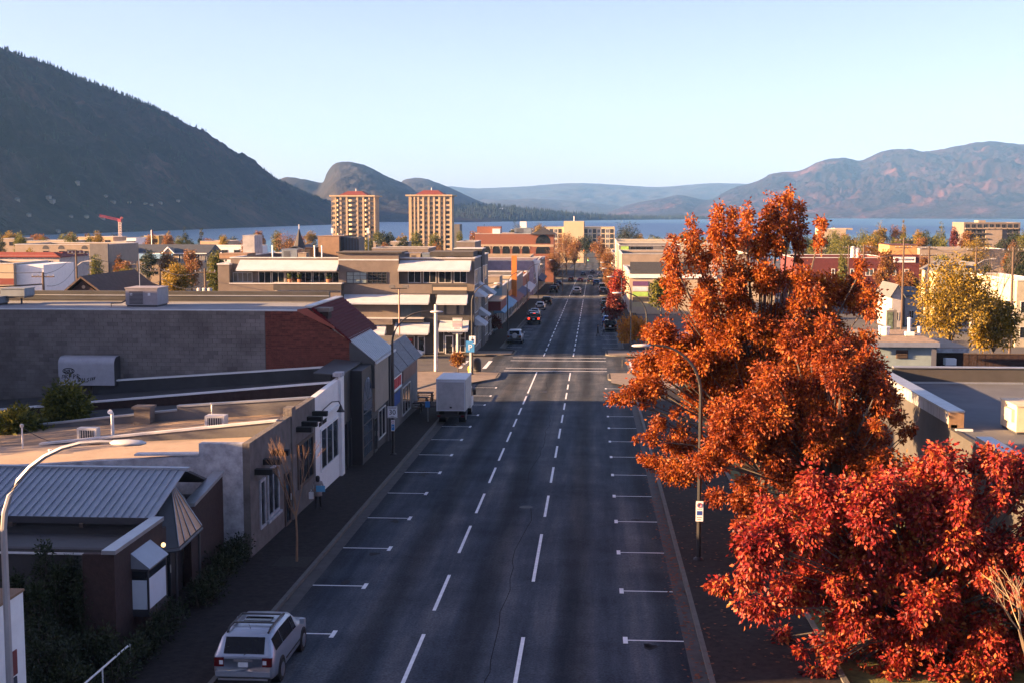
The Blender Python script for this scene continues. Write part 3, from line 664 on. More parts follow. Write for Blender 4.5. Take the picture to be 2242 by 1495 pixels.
# things standing on the stucco shop's roofs
p = at(315, 905, 63.9); tt = thing('brick_chimney', 'small stucco chimney in the low wall behind the gravel roof', 'chimney', (p.x, 63.9, 2.2))
bx('stack', tt, m_stone, p.x-.42, p.x+.42, 63.6, 64.35, 2.0, 3.55); bx('cap', tt, m_stone, p.x-.5, p.x+.5, 63.5, 64.42, 3.55, 3.68)
def condenser(label, px, py, Yd, w_, h, d, rz=0):
    p = at(px, py, Yd); tt = thing('condenser_unit', label, 'air conditioner', (p.x, Yd, p.z))
    bx('cabinet', tt, M('unit_white', (.6, .57, .52), rough=.5), p.x-w_/2, p.x+w_/2, Yd, Yd+d, p.z, p.z+h)
    bx('grille', tt, m_hvacd, p.x-w_*.36, p.x+w_*.36, Yd-.015, Yd-.001, p.z+.1, p.z+h-.1)
    for k in range(6): bx('grille_bar', tt, M('unit_white', ()), p.x-w_*.36+w_*.72*(k+.3)/6, p.x-w_*.36+w_*.72*(k+.55)/6, Yd-.03, Yd-.016, p.z+.08, p.z+h-.08)
    for sx in (-1, 1): bx('foot', tt, m_hvacd, p.x+sx*w_*.4-.05, p.x+sx*w_*.4+.05, Yd+.02, Yd+d, p.z-.1, p.z)
    return tt
condenser('white air conditioner with slatted front beside the leafy tree', 190, 964, 59.0, .95, .6, .5)
condenser('white air conditioner box with dark grille standing on gravel roof', 470, 945, 60.0, .95, .78, .7)
p = at(247, 955, 60.5); tt = thing('roof_pipe', 'upright white vent pipe with bent cap on gravel roof', 'pipe', (p.x, 60.5, p.z))
ob('pipe', G().tube([(p.x, 60.5, p.z-.2), (p.x, 60.5, p.z+1.15), (p.x+.02, 60.3, p.z+1.25)], .085, 8), m_white, tt); ob('cap', G().disc((p.x+.02, 60.25, p.z+1.25), (0, -1, .3), .12, .1, 10), m_white, tt)
p = at(207, 985, 57.3); tt = thing('roof_vent', 'small rusty brown vent box on the parapet by slatted unit', 'vent', (p.x, 57.3, p.z))
bx('box', tt, M('rusty_brown', (.17, .085, .05), rough=.85, var=.3), p.x-.28, p.x+.28, 57.2, 57.66, p.z-.1, p.z+.32); bx('hood', tt, M('rusty_brown', ()), p.x-.34, p.x+.34, 57.15, 57.67, p.z+.32, p.z+.4)
p = at(50, 990, 57.0); tt = thing('roof_mast', 'thin white service mast at the back of the gravel roof', 'mast', (p.x, 57, p.z)); ob('mast', G().tube([(p.x, 57, p.z-.6), (p.x, 57, p.z+1.35)], .035, 6), m_white, tt)
ob('insulator', G().disc((p.x, 57, p.z+1.2), (0, 0, 1), .09, .12, 8), m_metal, tt)
p = at(110, 995, 55.0); tt = thing('roof_stub', 'short white drain stub on the tan roll roof', 'pipe', (p.x, 55, p.z)); ob('stub', G().tube([(p.x, 55, p.z-.4), (p.x, 55, p.z+.2)], .07, 8), m_white, tt)
ob('cap', G().disc((p.x, 55, p.z+.2), (0, 0, 1), .1, .05, 8), m_white, tt)

# white shopfront
t = base('white_shop', 'narrow white shopfront with dark windows between stucco and black fronts', 'building', FX, 68)
facade_wall(YB+.003, 71.4, 4.1, 4.25, m_white)
bx('pilaster', t, m_white, FX, FX+.16, 70.6, 71.39, z0, 4.4); bx('cornice', t, m_white, FX, FX+.12, YB+.05, 70.6, 2.75, 2.9)
bx('pilaster_cap', t, m_stucw, FX-.3, FX+.2, 70.5, 71.39, 4.4, 4.62)
win(t, 'E', FX, 65.6, 70.3, -.05, 2.25, 3, m_white, g_dark, fw=.12)
ob('roof', G().add([(FX-.3, YB+.15, 3.3), (FX-.3, 71.3, 3.3), (-40, 71.3, 1.5), (-40, YB+.15, 1.5)], [(0, 1, 2, 3)]), m_roofd, t)
raking('rear_parapet', 71.1, FX-.3, 3.98, -36, 2.05, m_brickd, m_white, hh=1.6)
sgn = M('black_lettering', (.01, .01, .01), rough=.8, spec=.2)
for k, (a, b_) in enumerate(((65.4, 66.0), (66.2, 67.2))):
    bx('sign_mark', t, sgn, FX, FX+.03, a, b_, 2.42, 2.62)
ob('lamp_arm', G().tube([(FX, 66.0, 3.1), (FX+.1, 66.3, 3.25), (FX+.35, 67.1, 3.5), (FX+.6, 67.7, 3.45), (FX+.66, 67.9, 3.2)], .03, 6), m_black, t)
ob('lamp_shade', G().lathe((FX+.66, 67.9, 2.85), [(.24, 0), (.12, .15), (.05, .36)], 12), m_black, t)

# black shopfront with an arched bay
t = base('black_shop', 'black clad shopfront with arched multi-pane bay window', 'building', FX, 74.5)
facade_wall(71.403, 74.2, 4.32, 4.35, m_black); ob('cap', G().prism([(FX+.06, 71.4, 4.36), (FX+.06, 77.5, 4.4), (FX-1.6, 77.5, 4.55), (FX-1.6, 71.4, 4.45)], (0, 0, .06)), m_tent, t)
bx('doorway', t, g_dark, FX, FX+.02, 71.8, 73.9, gz(73)+.14, 1.4); 
for y in (71.7, 72.8, 73.9): bx('door_frame', t, m_frd, FX, FX+.08, y, y+.1, gz(73)+.14, 1.5)
bx('bay', t, m_black, FX-.3, -13.62, 74.2, 77.75, z0, 4.3)
# arched window: panes in rows, the head a fan
ay0, ay1, az0, asp = 74.6, 77.4, -1.0, 2.3
for i in range(4):
    for j in range(5):
        a = ay0+(ay1-ay0)*i/4; b_ = ay0+(ay1-ay0)*(i+1)/4; za = az0+(asp-az0)*j/5; zb = az0+(asp-az0)*(j+1)/5
        bx('pane', t, g_blue, -13.618, -13.60, a+.05, b_-.05, za+.05, zb-.05)
cy_, rr = (ay0+ay1)/2, (ay1-ay0)/2
for i in range(4):
    a0, a1 = math.pi*i/4+.04, math.pi*(i+1)/4-.04
    pts = [(-13.60, cy_+.12*math.cos((a0+a1)/2), asp+.12*math.sin((a0+a1)/2))]+[(-13.60, cy_+rr*math.cos(a0+(a1-a0)*k/4), asp+rr*math.sin(a0+(a1-a0)*k/4)) for k in range(5)]
    ob('fan_pane', G().prism(pts, (-.018, 0, 0)), g_blue, t)
ob('roof', G().add([(FX-.3, 71.4, 3.5), (FX-.3, 77.5, 3.5), (-40, 77.5, 1.7), (-40, 71.4, 1.7)], [(0, 1, 2, 3)]), m_roofd, t)
raking('rear_parapet', 76.9, FX-1.7, 4.15, -31, 3.1, m_roofd, m_white, hh=1.2)

# brick hall: block wall towards us, red mansard and metal canopy to the street
HY = 77.6
t = base('brick_hall', 'large block and brick hall with red ribbed mansard and metal street canopy', 'building', -30, 82)
HZ = 7.5; z0 = gz(82)-.5
bx('wall', t, M('mortar_grey', (.09, .083, .08), rough=.95, var=.3, sc_=.8), -62, -20.24, HY+.05, HY+.35, z0, HZ)
ob('brick_wall', G().prism([(-20.24, HY+.05, z0), (-13.9, HY+.05, z0), (-13.9, HY+.05, 4.4), (-15.0, HY+.05, 5.65), (-18.0, HY+.05, HZ-.02), (-20.24, HY+.05, HZ-.02)], (0, .3, 0)), m_brick, t)
g = G(); g.box(-62, -61.7, HY+.35, 87.5, z0, HZ); g.box(-62, -18, 87.2, 87.5, z0, HZ); ob('rear_wall', g, m_greyr, t)
ob('roof', G().box(-61.7, -18, HY+.35, 87.2, HZ-.35, HZ-.12), M('pale_roof_gravel', (.20, .215, .23), rough=.95, var=.2, sc_=.8, bump=.3, bsc=12), t)
bx('roof_edge', t, m_metal, -62, -18, HY, HY+.4, HZ, HZ+.07); bx('rear_parapet', t, m_roofd, -62, -18.2, 87.15, 87.55, HZ, HZ+.62); bx('rear_coping', t, m_metal, -62, -18.2, 87.1, 87.2, HZ+.30, HZ+.36)
# concrete blocks, laid in running bond
m_blk = M('weathered_block', (.15, .137, .128), rough=.95, var=.35, sc_=.7, det=8, rnd_obj=.2, bump=.2)
boxes = []; row = 0; zz = HZ-.24
while zz > 1.6:
    x = -20.26; first = row % 2
    while x > -44:
        wl = .3 if first else .6+.03*math.sin(row*7.1+x*3); first = 0; bxx = (max(x-wl, -44.4), x-.012, HY+.02, HY+.05, zz, zz+.232)
        boxes.append(bxx); x -= wl
    row += 1; zz -= .245
pieces('block', t, m_blk, boxes, 300)
# bricks of the red return
boxes = []; row = 0; zz = HZ-.14
while zz > 3.3:
    xr = -18.0 if zz > HZ-.3 else (-18+(HZ-zz)*1.62 if zz > 5.7 else -15.0+(5.65-zz)*.9)
    xr = min(xr, -13.95); x = -20.22-(.17 if row % 2 else 0)
    while x < xr-.1:
        a = max(x, -20.22); boxes.append((a, min(x+.33, xr), HY+.01, HY+.05, zz, zz+.105)); x += .345
    row += 1; zz -= .12
m_brk1 = M('hall_brick', (.13, .038, .027), rough=.92, var=.3, sc_=4, rnd_obj=.3, bump=.2)
pieces('brick', t, m_brk1, boxes, 300)
# red mansard: ribs laid on a sheet
m_redr = M('red_roof_metal', (.085, .010, .013), spec=.2, rough=.8, var=.15, sc_=1.2)
YF = 87.2
ob('mansard', G().prism([(-17.3, HY-.05, 7.78), (-14.9, HY-.05, 5.72), (-14.9, HY-.05, 5.60), (-17.3, HY-.05, 7.6)], (0, YF-HY+.05, 0)), m_redr, t)
for k in range(14):
    f = (k+.5)/14; x = -17.3+2.4*f; z = 7.78-2.06*f; ob('mansard_rib', G().prism([(x-.03, HY-.05, z+.0), (x+.03, HY-.05, z-.035), (x+.03, HY-.05, z+.03), (x-.03, HY-.05, z+.06)], (0, YF-HY+.05, 0)), m_redr, t)
ob('ridge_flashing', G().box(-17.75, -17.25, HY-.05, 87.15, 7.72, 7.84), m_metal, t); ob('mansard_back', G().prism([(-18.0, HY+.1, HZ-.3), (-17.3, HY+.1, HZ-.3), (-17.3, HY+.1, 7.7), (-17.7, HY+.1, 7.7)], (0, 9.4, 0)), m_roofd, t)
ob('verge_flashing', G().prism([(-18.2, HY-.09, HZ+.0), (-15.9, HY-.09, 6.42), (-15.9, HY-.09, 6.56), (-17.6, HY-.09, HZ+.2), (-18.2, HY-.09, HZ+.12)], (0, .04, 0)), M('orange_flashing', (.25, .06, .035), rough=.6), t)
# ribbed metal canopy with dark end and tan wall under
for k in range(18):
    y = HY+.1+7.5*k/18
    ob('canopy_rib', G().prism([(-15.05, y, 5.85), (-13.42, y, 4.5), (-13.42, y, 4.42), (-15.05, y, 5.75)], (0, .22, 0)), m_metal, t)
ob('canopy_sheet', G().prism([(-15.06, HY+.08, 5.76), (-13.4, HY+.08, 4.40), (-13.4, HY+.08, 4.34), (-15.06, HY+.08, 5.70)], (0, 7.6, 0)), m_tent, t)
ob('canopy_end', G().prism([(-15.0, HY+.0, 5.7), (-13.45, HY, 4.38), (-13.45, HY, 2.8), (-15.0, HY, 2.8)], (0, .045, 0)), m_tent, t)
bx('canopy_gutter', t, m_coping, -13.4, -13.3, HY+.05, HY+7.7, 4.3, 4.42)
bx('front_wall', t, m_beige, -14.3, -13.5, HY+.36, 83.2, 1.3, 4.3); bx('front_wall', t, m_greyr, -14.3, -13.52, 83.2, 85.4, z0, 4.3)
for y in (83.4, 84.1, 84.8): bx('pilaster', t, m_stone2, -13.52, -13.42, y, y+.35, z0, 4.3)
bx('shop_recess', t, m_black, -14.3, -13.7, HY+.36, 83.2, z0, 1.3)
door(t, 'E', -13.7, 78.4, 79.6, gz(79)+.14, .8, m_frd, g_dark); win(t, 'E', -13.7, 80.1, 82.9, -.9, 1.0, 2, m_fr, g_dark)
# chimney on the mansard's edge, back chimney pot
tt = thing('brick_chimney', 'short brick chimney with stone cap on the red mansard edge', 'chimney', (-16.8, 78, 6.3)); bx('stack', tt, m_brickd, -17.5, -16.35, 77.9, 78.9, 6.3, 7.45); bx('cap', tt, m_stone, -17.6, -16.25, 77.8, 79.0, 7.45, 7.68)
# hooded extract duct with scrawled tags
p = at(196, 850, HY-.6)
tt = thing('extract_hood', 'rounded white metal duct hood with black graffiti on the block wall', 'duct hood', (p.x, HY-.5, 2.9))
x0, x1 = at(129, 850, HY-1.0).x, at(251, 850, HY-1.0).x; zt, zb = Z(786, HY-.5), Z(851, HY-1.0)
pts = [(x0, HY-.02, zb), (x0, HY-1.0, zb)]+[(x0, HY-1.0+.55*(1-math.cos(a)), zt-.45+.45*math.sin(a)) for a in [i*math.pi/2/6 for i in range(7)]]+[(x0, HY-.02, zt)]
ob('hood', G().prism(pts, (x1-x0, 0, 0)), M('dull_white_metal', (.36, .37, .40), rough=.5, var=.12, sc_=2), tt)
pe = [(x1+.006, y, z) for _, y, z in pts]; ob('end_plate', G().prism(pe, (.02, 0, 0)), m_hvacd, tt)
def scrawl(parent, strokes, ox, oz, s, y, m, r=.024):
    for st in strokes: ob('graffiti_stroke', G().tube([(ox+a*s, y, oz+b_*s) for a, b_ in st], r, 4), m, parent)
ell = [(1.1*math.cos(a*.45), .5*math.sin(a*.45)) for a in range(15)]
strk = [ell, [(-.5, .2), (-.8, .1), (-.8, -.25), (-.5, -.3), (-.4, -.05), (-.6, -.05)], [(-.2, -.3), (-.3, .1), (-.05, .25), (.1, 0), (0, -.3), (-.2, -.3)], [(.2, .3), (.2, -.3), (.45, -.25)], [(.85, .25), (.6, .2), (.65, 0), (.85, -.1), (.75, -.3), (.5, -.3)]]
scrawl(tt, strk, x0+.65, zt-.86, .33, HY-1.012, sgn)
strk = [[(0, 0), (.1, .5), (.4, .5), (.3, .1)], [(.5, 0), (.6, .6), (.9, .5), (.6, .3), (.95, 0)], [(1.1, .1), (1.2, .6), (1.5, .55)], [(1.15, .3), (1.45, .3)], [(1.7, .0), (1.8, .65), (2.1, .5), (1.8, .3)], [(2.3, 0), (2.3, .7), (2.7, .5), (2.35, .35), (2.75, .0)],
        [(2.4, -.5), (2.5, .0), (2.9, .0)], [(2.9, -.5), (3.1, .1), (3.2, -.5)], [(3.4, .1), (3.4, -.5), (3.7, -.45)], [(4.1, .1), (3.8, 0), (4.05, -.25), (3.75, -.5)], [(4.4, .2), (4.3, -.25)], [(4.7, .25), (4.55, -.2)], [(5.0, .3), (4.8, -.15)]]
scrawl(tt, strk, x0+.22, zb+.42, .42, HY-1.012, sgn)
# roof plant on the brick hall
x0, x1 = X(283, 83), X(352, 83)
tt = hvac('grey rooftop unit with antenna rod on the brick hall roof', x0, x1, 82.2, 84.4, HZ-.12, Z(634, 83), m=M('unit_grey_mauve', (.28, .26, .27), rough=.6)); ob('antenna', G().tube([(x0+.5, 83.5, Z(634, 83)), (x0+.5, 83.5, Z(560, 83))], .025, 5), m_metal, tt)
for k in (.3, 1.5): bx('warning_tag', tt, m_white, x0+k, x0+k+.16, 82.18, 82.199, HZ+.62, HZ+.8)
ob('gas_pipe', G().tube([(x0-.9, 82.0, HZ-.1), (x0-.9, 82.0, HZ+.12), (x0-.2, 82.0, HZ+.16), (x0, 82.3, HZ+.3)], .05, 6), m_hvacd, tt)
tt = hvac('blue grey ducted unit on legs at the hall roof edge', X(-60, 84), X(10, 84), 82.5, 84.5, HZ-.12, Z(655, 84), m=M('unit_blue', (.16, .2, .24), rough=.6))
tt = hvac('long low blue grey duct beside the ducted unit on hall roof', X(14, 85), X(66, 85), 84.0, 85.6, HZ+.3, Z(636, 85), m=M('unit_blue', ()), grille=False)
for k in (.2, 1.3): bx('leg', tt, m_hvacd, X(14, 85)+k, X(14, 85)+k+.08, 84.2, 84.3, HZ-.12, HZ+.3)

# grey mansard shop with red and white sign
t = base('grey_mansard_shop', 'low shop with grey sloping roof and red and white sign', 'building', FX, 91)
z0 = gz(90)-.4
shell(t, -34, -14.9, 85.6, 100, z0, 3.9, m_greyr, m_roofg, par=.4)
m_slate = M('grey_shingle', (.17, .175, .185), rough=.9, var=.2, sc_=2.5, stretch=(1, .4, 5))
ob('mansard', G().prism([(-14.88, 85.55, 3.98), (-13.6, 85.55, 2.4), (-13.6, 85.55, 2.3), (-14.88, 85.55, 3.3)], (0, 14.5, 0)), m_slate, t)
for k in range(3): ob('mansard_joint', G().prism([(-14.88, 89+3.6*k, 4.0), (-13.58, 89+3.6*k, 2.42), (-13.58, 89+3.6*k, 2.36), (-14.88, 89+3.6*k, 3.94)], (0, .05, 0)), m_roofd, t)
bx('front_wall', t, m_greyr, -14.89, -13.9, 85.65, 99.9, z0, 2.3)
bx('sign_board', t, m_white, -13.9, -13.8, 86.2, 91.0, 1.15, 2.25)
for k, (a, wd) in enumerate(((86.5, .8), (87.5, .5), (88.2, .9), (89.3, .6), (90.1, .5))): bx('sign_letter', t, M('sign_red', (.45, .03, .03)), -13.8, -13.77, a, a+wd, 1.35, 2.05)
bx('sign_board', t, M('brown_sign', (.16, .085, .06)), -13.9, -13.84, 92.0, 99.0, 1.2, 2.15); bx('sign_board', t, M('sign_blue', (.02, .06, .22)), -13.9, -13.83, 87.0, 90.4, .1, .95)
win(t, 'E', -13.9, 91.6, 95.8, -1.2, .9, 3, m_fr, g_dark); door(t, 'E', -13.9, 86.2, 87.0, gz(87)+.14, .5, m_fr, g_dark)
# ------------------------------------------------------------------ three-storey office block on the far corner
t = base('office_block', 'three-storey taupe office block with white awnings on the corner', 'building', -28, 150)
Y0 = 147.6; z0 = gz(150)-.5
def zA(py, y=Y0): return Z(py, y)
XL, XA, XB, XR = X(477, Y0), X(740, Y0), X(872, Y0), -13.9
top = zA(568)
shell(t, XL+1.2, XR, Y0+1.2, 168, z0, top, m_stone, m_roofg, par=.4, cop=m_coping, name='main_wall')
bx('west_pier', t, m_stone, XL, X(502, Y0), Y0, Y0+8, z0, zA(582)); bx('pier_cap', t, m_coping, XL-.08, X(502, Y0)+.05, Y0-.08, Y0+8, zA(582), zA(579))
# central bay with its cornice
bx('centre_bay', t, m_stone, XA, XB, Y0+.4, Y0+1.21, z0, zA(556)); bx('centre_parapet', t, m_stone, XA, XB, Y0+1.25, Y0+5, top+.14, zA(556))
bx('cornice', t, m_stone2, XA-.2, XB+.4, Y0+.1, Y0+5.2, zA(556), zA(553)); bx('cornice_band', t, m_coping, XA, XB, Y0+.33, Y0+.4, zA(572), zA(569))
win(t, 'S', Y0+.4, X(757, Y0), X(802, Y0), zA(623), zA(597), 3, m_frd, M('glass_block', (.20, .25, .24), rough=.3, var=.2, sc_=3), rows=3); win(t, 'S', Y0+.4, X(803, Y0), X(846, Y0), zA(623), zA(597), 4, m_frd, g_dark, rows=4)
# upper floor: left terrace
awning(t, 'S', Y0+1.2, X(520, Y0), XA-.02, zA(572), zA(592), 1.9, m_awn)
wins(t, 'S', Y0+1.2, X(560, Y0), X(738, Y0), 6, .12, zA(624), zA(598), n=2, pane=g_dark)
win(t, 'S', Y0+1.2, X(504, Y0), X(547, Y0), zA(622), zA(600), 4, m_fr, g_warm)
bx('terrace_parapet', t, m_stone, X(502, Y0), X(607, Y0), Y0-.1, Y0+.15, zA(660), zA(624)); bx('terrace_coping', t, m_coping, X(502, Y0), X(607, Y0), Y0-.16, Y0+.2, zA(624), zA(622))
bx('balcony', t, m_stone2, X(602, Y0), X(750, Y0), Y0-.9, Y0+.4, zA(637), zA(623)); bx('balcony_coping', t, m_coping, X(600, Y0), X(752, Y0), Y0-1.0, Y0+.42, zA(623), zA(620.5))
bx('balcony_wall', t, m_stone, X(607, Y0), X(748, Y0), Y0-.6, Y0+.4, zA(668), zA(638.5)); bx('string_course', t, m_coping, X(605, Y0), X(749, Y0), Y0-.66, Y0-.6, zA(639), zA(637))
awning(t, 'S', Y0+.2, X(512, Y0), X(606, Y0), zA(645), zA(664), 2.0, m_awn)
bx('lower_west_wall', t, m_stone, X(502, Y0), X(748, Y0), Y0+.2, Y0+1.2, z0, zA(664))
# upper floor: right terrace
awning(t, 'S', Y0+1.2, XB+.05, X(1030, Y0), zA(572), zA(592), 2.0, m_awn)
wins(t, 'S', Y0+1.2, X(890, Y0), X(1020, Y0), 4, .25, zA(622), zA(595), n=2, pane=g_dark)
bx('terrace_parapet', t, m_stone, XB+.002, X(945, Y0), Y0+.3, Y0+.6, zA(645), zA(624)); bx('terrace_parapet', t, m_stone2, X(945, Y0)+.01, X(1022, Y0), Y0+.0, Y0+.3, zA(645), zA(624)); bx('terrace_band', t, m_cream, X(948, Y0), X(1022, Y0), Y0-.04, Y0-.001, zA(637), zA(630))
# middle floor
awning(t, 'S', Y0+.6, X(752, Y0), X(940, Y0), zA(645), zA(664), 1.7, m_awn); awning(t, 'S', Y0+.3, X(957, Y0), X(1024, Y0), zA(645), zA(664), 1.7, m_awn)
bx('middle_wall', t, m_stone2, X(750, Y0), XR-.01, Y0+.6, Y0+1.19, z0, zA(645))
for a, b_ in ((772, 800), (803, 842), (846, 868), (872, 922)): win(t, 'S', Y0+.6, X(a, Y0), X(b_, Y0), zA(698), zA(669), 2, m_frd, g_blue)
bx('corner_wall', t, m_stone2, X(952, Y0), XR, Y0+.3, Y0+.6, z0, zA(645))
for a, b_, pn in ((957, 972, g_warm), (975, 1000, g_warm), (1003, 1017, g_warm)): win(t, 'S', Y0+.3, X(a, Y0), X(b_, Y0), zA(691), zA(666), 1, m_frd, pn)
bx('balcony', t, m_stone, X(800, Y0), X(860, Y0), Y0-.6, Y0+.6, zA(712), zA(699)); bx('balcony_coping', t, m_coping, X(799, Y0), X(928, Y0), Y0-.66, Y0+.6, zA(699), zA(697))
bx('balcony', t, m_stone2, X(861, Y0), X(927, Y0), Y0-.4, Y0+.6, zA(706), zA(699))
# street floor
awning(t, 'S', Y0+.0, X(806, Y0), X(845, Y0), zA(712), zA(731), 1.4, m_awn); awning(t, 'S', Y0+.2, X(864, Y0), X(940, Y0), zA(708), zA(729), 1.6, m_awn); awning(t, 'S', Y0+.3, X(962, Y0), X(1026, Y0), zA(703), zA(722), 1.7, m_awn)
bx('sign_band', t, m_cream, X(870, Y0), X(932, Y0), Y0+.1, Y0+.6, zA(737), zA(730))
win(t, 'S', Y0+.6, X(872, Y0), X(905, Y0), zA(776), zA(738), 2, m_fr, glass('shop_glow', (.12, .06, .03), .15)); door(t, 'S', Y0+.6, X(912, Y0), X(928, Y0), zA(779), zA(738), m_fr, g_dark)
win(t, 'S', Y0+.3, X(958, Y0), X(971, Y0), zA(772), zA(727), 1, m_fr, g_dark); door(t, 'S', Y0+.3, X(973, Y0), X(991, Y0), zA(777), zA(736), m_white, g_dark); win(t, 'S', Y0+.3, X(996, Y0), X(1018, Y0), zA(772), zA(727), 2, m_fr, g_dark, rows=3)
text('sign_lettering', t, 'CO', .55, m_white, ((X(985, Y0)), Y0+.27, zA(727)))
win(t, 'S', Y0+.6, X(815, Y0), X(850, Y0), zA(776), zA(738), 2, m_fr, g_dark)
bx('red_flower_sign', t, M('sign_red', ()), X(893, Y0), X(900, Y0), Y0+.5, Y0+.52, zA(749), zA(744))
# street side with small awnings and a taller corner
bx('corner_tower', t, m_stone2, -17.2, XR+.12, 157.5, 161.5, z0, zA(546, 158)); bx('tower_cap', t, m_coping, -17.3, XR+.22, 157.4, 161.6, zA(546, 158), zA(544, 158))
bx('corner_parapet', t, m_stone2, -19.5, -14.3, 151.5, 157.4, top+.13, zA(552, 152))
for (ya, yb, a, b_) in ((148.5, 153.0, 634, 648), (153.8, 157.2, 620, 634), (148.8, 153.2, 697, 712), (154, 157.3, 676, 690), (162, 166.5, 630, 642)):
    zt = Z(a, ya); awning(t, 'E', XR, ya, yb, zt, zt-.85, 1.25, m_awn)
for (ya, yb) in ((148.7, 152.8), (154, 157), (162, 166)):
    for zz, hh in ((top-3.1, 1.8), (top-6.4, 1.9), (top-10.3, 2.3)): win(t, 'E', XR, ya, yb, zz, zz+hh, 3, m_fr, g_warm if zz < top-4 else g_blue)
win(t, 'E', XR+.12, 158.6, 160.4, top-4.5, top-1.2, 1, m_fr, g_warm)
# roof plant of the block
hvac('large grey tower plant room with dark ribbed side behind the awnings', X(715, 165), X(760, 165), 160, 166, top-.4, Z(518, 163), m=M('plant_tan', (.25, .165, .11), rough=.9), grille=False, name='plant_room', cat='plant room')
tt = thing('ribbed_screen', 'dark ribbed metal screen beside the tan plant room', 'screen', (X(780, 165), 163, top-.4))
for k in range(12): bx('rib', tt, m_hvacd if k % 2 else M('rib_blue', (.07, .085, .1), rough=.5), X(761, 165)+k*.19, X(761, 165)+k*.19+.17, 161-(.04 if k % 2 else 0), 165, top-.4, Z(520, 163))
x0 = X(724, 163)
for k, px_ in enumerate((728, 741, 752, 806)):
    p = at(px_, 515, 162); tt = thing('antenna_mast', ('white panel antenna at the west edge of the plant room', 'dark panel antenna next to the white one on the plant room', 'dark panel antenna at the east edge of the plant room', 'lone white panel antenna standing beyond the ribbed screen')[k], 'antenna', (p.x, 162, Z(518, 163)+.06))
    zb_ = Z(518, 163)+.06 if k < 3 else top-.4
    ob('mast', G().tube([(p.x, 162, zb_), (p.x, 162, Z(500, 162))], .05, 5), m_metal, tt); bx('panel', tt, m_white if k in (0, 3) else m_hvacd, p.x-.14, p.x+.14, 161.8, 161.93, Z(512, 162), Z(500, 162))
hvac('grey elevator tower with pale panels on the block roof', X(551, 166), X(576, 166), 162, 166, top-.4, Z(517, 164), m=M('tower_grey', (.33, .33, .34), rough=.85, var=.3), grille=False, name='stair_tower', cat='stair tower')
hvac('long brown roof housing with pale lid at the block end', X(496, 158), X(556, 158), 155, 159, top-.4, Z(557, 157), m=M('plant_tan', ()), grille=False, name='roof_housing', cat='roof housing')
hvac('louvred blue grey cabinet on the office block roof', X(630, 160), X(663, 160), 157, 160, top-.4, Z(548, 158), m=M('unit_blue', ()))
hvac('open framed brown unit on the office block roof', X(680, 160), X(702, 160), 157, 159, top-.4, Z(544, 158), m=m_brickd)
hvac('small tan box in front of louvred cabinet on roof', X(657, 154), X(675, 154), 153, 154.4, top-.4, Z(556, 153.5), m=m_beige, grille=False)
hvac('low dark skylight box on the right roof of the block', X(934, 158), X(977, 158), 154, 158, top-.4, Z(556, 156), m=M('unit_blue', ()), grille=False)
hvac('beige cabinet on the right roof beside the skylight box', X(905, 158), X(928, 158), 155, 157, top-.4, Z(556, 156), m=m_beige)
for k, px_ in enumerate((597, 689, 705)):
    p = at(px_, 560, 152); tt = thing('vent_stack', ('thin white vent stack near the elevator tower on the roof', 'thin white vent stack left of the open framed unit', 'thin white vent stack right of the open framed unit')[k], 'vent stack', (p.x, 152, top-.4)); ob('stack', G().tube([(p.x, 152, top-.4), (p.x, 152, Z(541, 152))], .08, 6), m_white, tt); ob('cap', G().disc((p.x, 152, Z(541, 152)), (0, 0, 1), .13, .1, 8), m_metal, tt)
# potted plants on the terrace
m_leafg = M('pot_leaf', (.06, .09, .025), rough=.9, var=.4); m_terra = M('terracotta', (.3, .12, .06), rough=.9)
for k, px_ in enumerate((636, 657, 720)):
    p = at(px_, 622, Y0+.1); tt = thing('potted_plant', ('spiky potted plant on the office block terrace beside the long windows', 'bushy potted plant on the terrace between the other two pots', 'terracotta potted plant on the terrace by the centre bay')[k], 'potted plant', (p.x, Y0+.1, zA(624)))
    ob('pot', G().lathe((p.x, Y0-.2, zA(621)), [(.2, 0), (.28, .4)], 10), m_terra, tt); g = G(); r_ = random.Random(k)
    for q in range(40):
        a = r_.random()*6.28; e = r_.uniform(.3, 1); d = Vector((math.cos(a)*(1-e*.6), math.sin(a)*(1-e*.6), e))*r_.uniform(.4, .9); s_ = d.cross(Vector((0, 0, 1))).normalized()*.07
        b_ = Vector((p.x, Y0-.2, zA(621)+.4)); g.add([b_, b_+d*.6+s_, b_+d, b_+d*.6-s_], [(0, 1, 2, 3)])
    ob('leaves', g, m_leafg, tt)
# old hall of the corner: pale pole sign
tt = base('shop_pylon_sign', 'tall pole sign with stacked white and pink panels at the corner', 'sign', X(998, 146.5), 146.6)
px0, px1 = X(990, 146.5), X(1012, 146.5)
ob('pole', G().tube([((px0+px1)/2, 146.6, gz(146)), ((px0+px1)/2, 146.6, zA(730, 146.5))], .14, 8), M('pole_cream', (.55, .5, .44), rough=.5), tt)
bx('cabinet', tt, M('sign_grey', (.36, .36, .35), rough=.6), px0, px1, 146.5, 146.7, zA(733, 146.5), zA(697, 146.5))
for (a, b_, c) in ((700, 704, m_white), (709, 716, M('sign_pink', (.5, .32, .38))), (717, 722, m_white), (723, 728, M('sign_crimson', (.5, .06, .12)))): bx('sign_panel', tt, c, px0+.08, px1-.08, 146.46, 146.499, zA(b_, 146.5), zA(a, 146.5))
blur_text(tt, px0+.2, px1-.2, 146.45, zA(702, 146.5), .08, M('sign_grey', ()), 6, 1); blur_text(tt, px0+.25, px1-.25, 146.45, zA(712.5, 146.5), .14, M('sign_grey', ()), 7, 2); blur_text(tt, px0+.2, px1-.3, 146.45, zA(719.5, 146.5), .1, sgn, 5, 3)

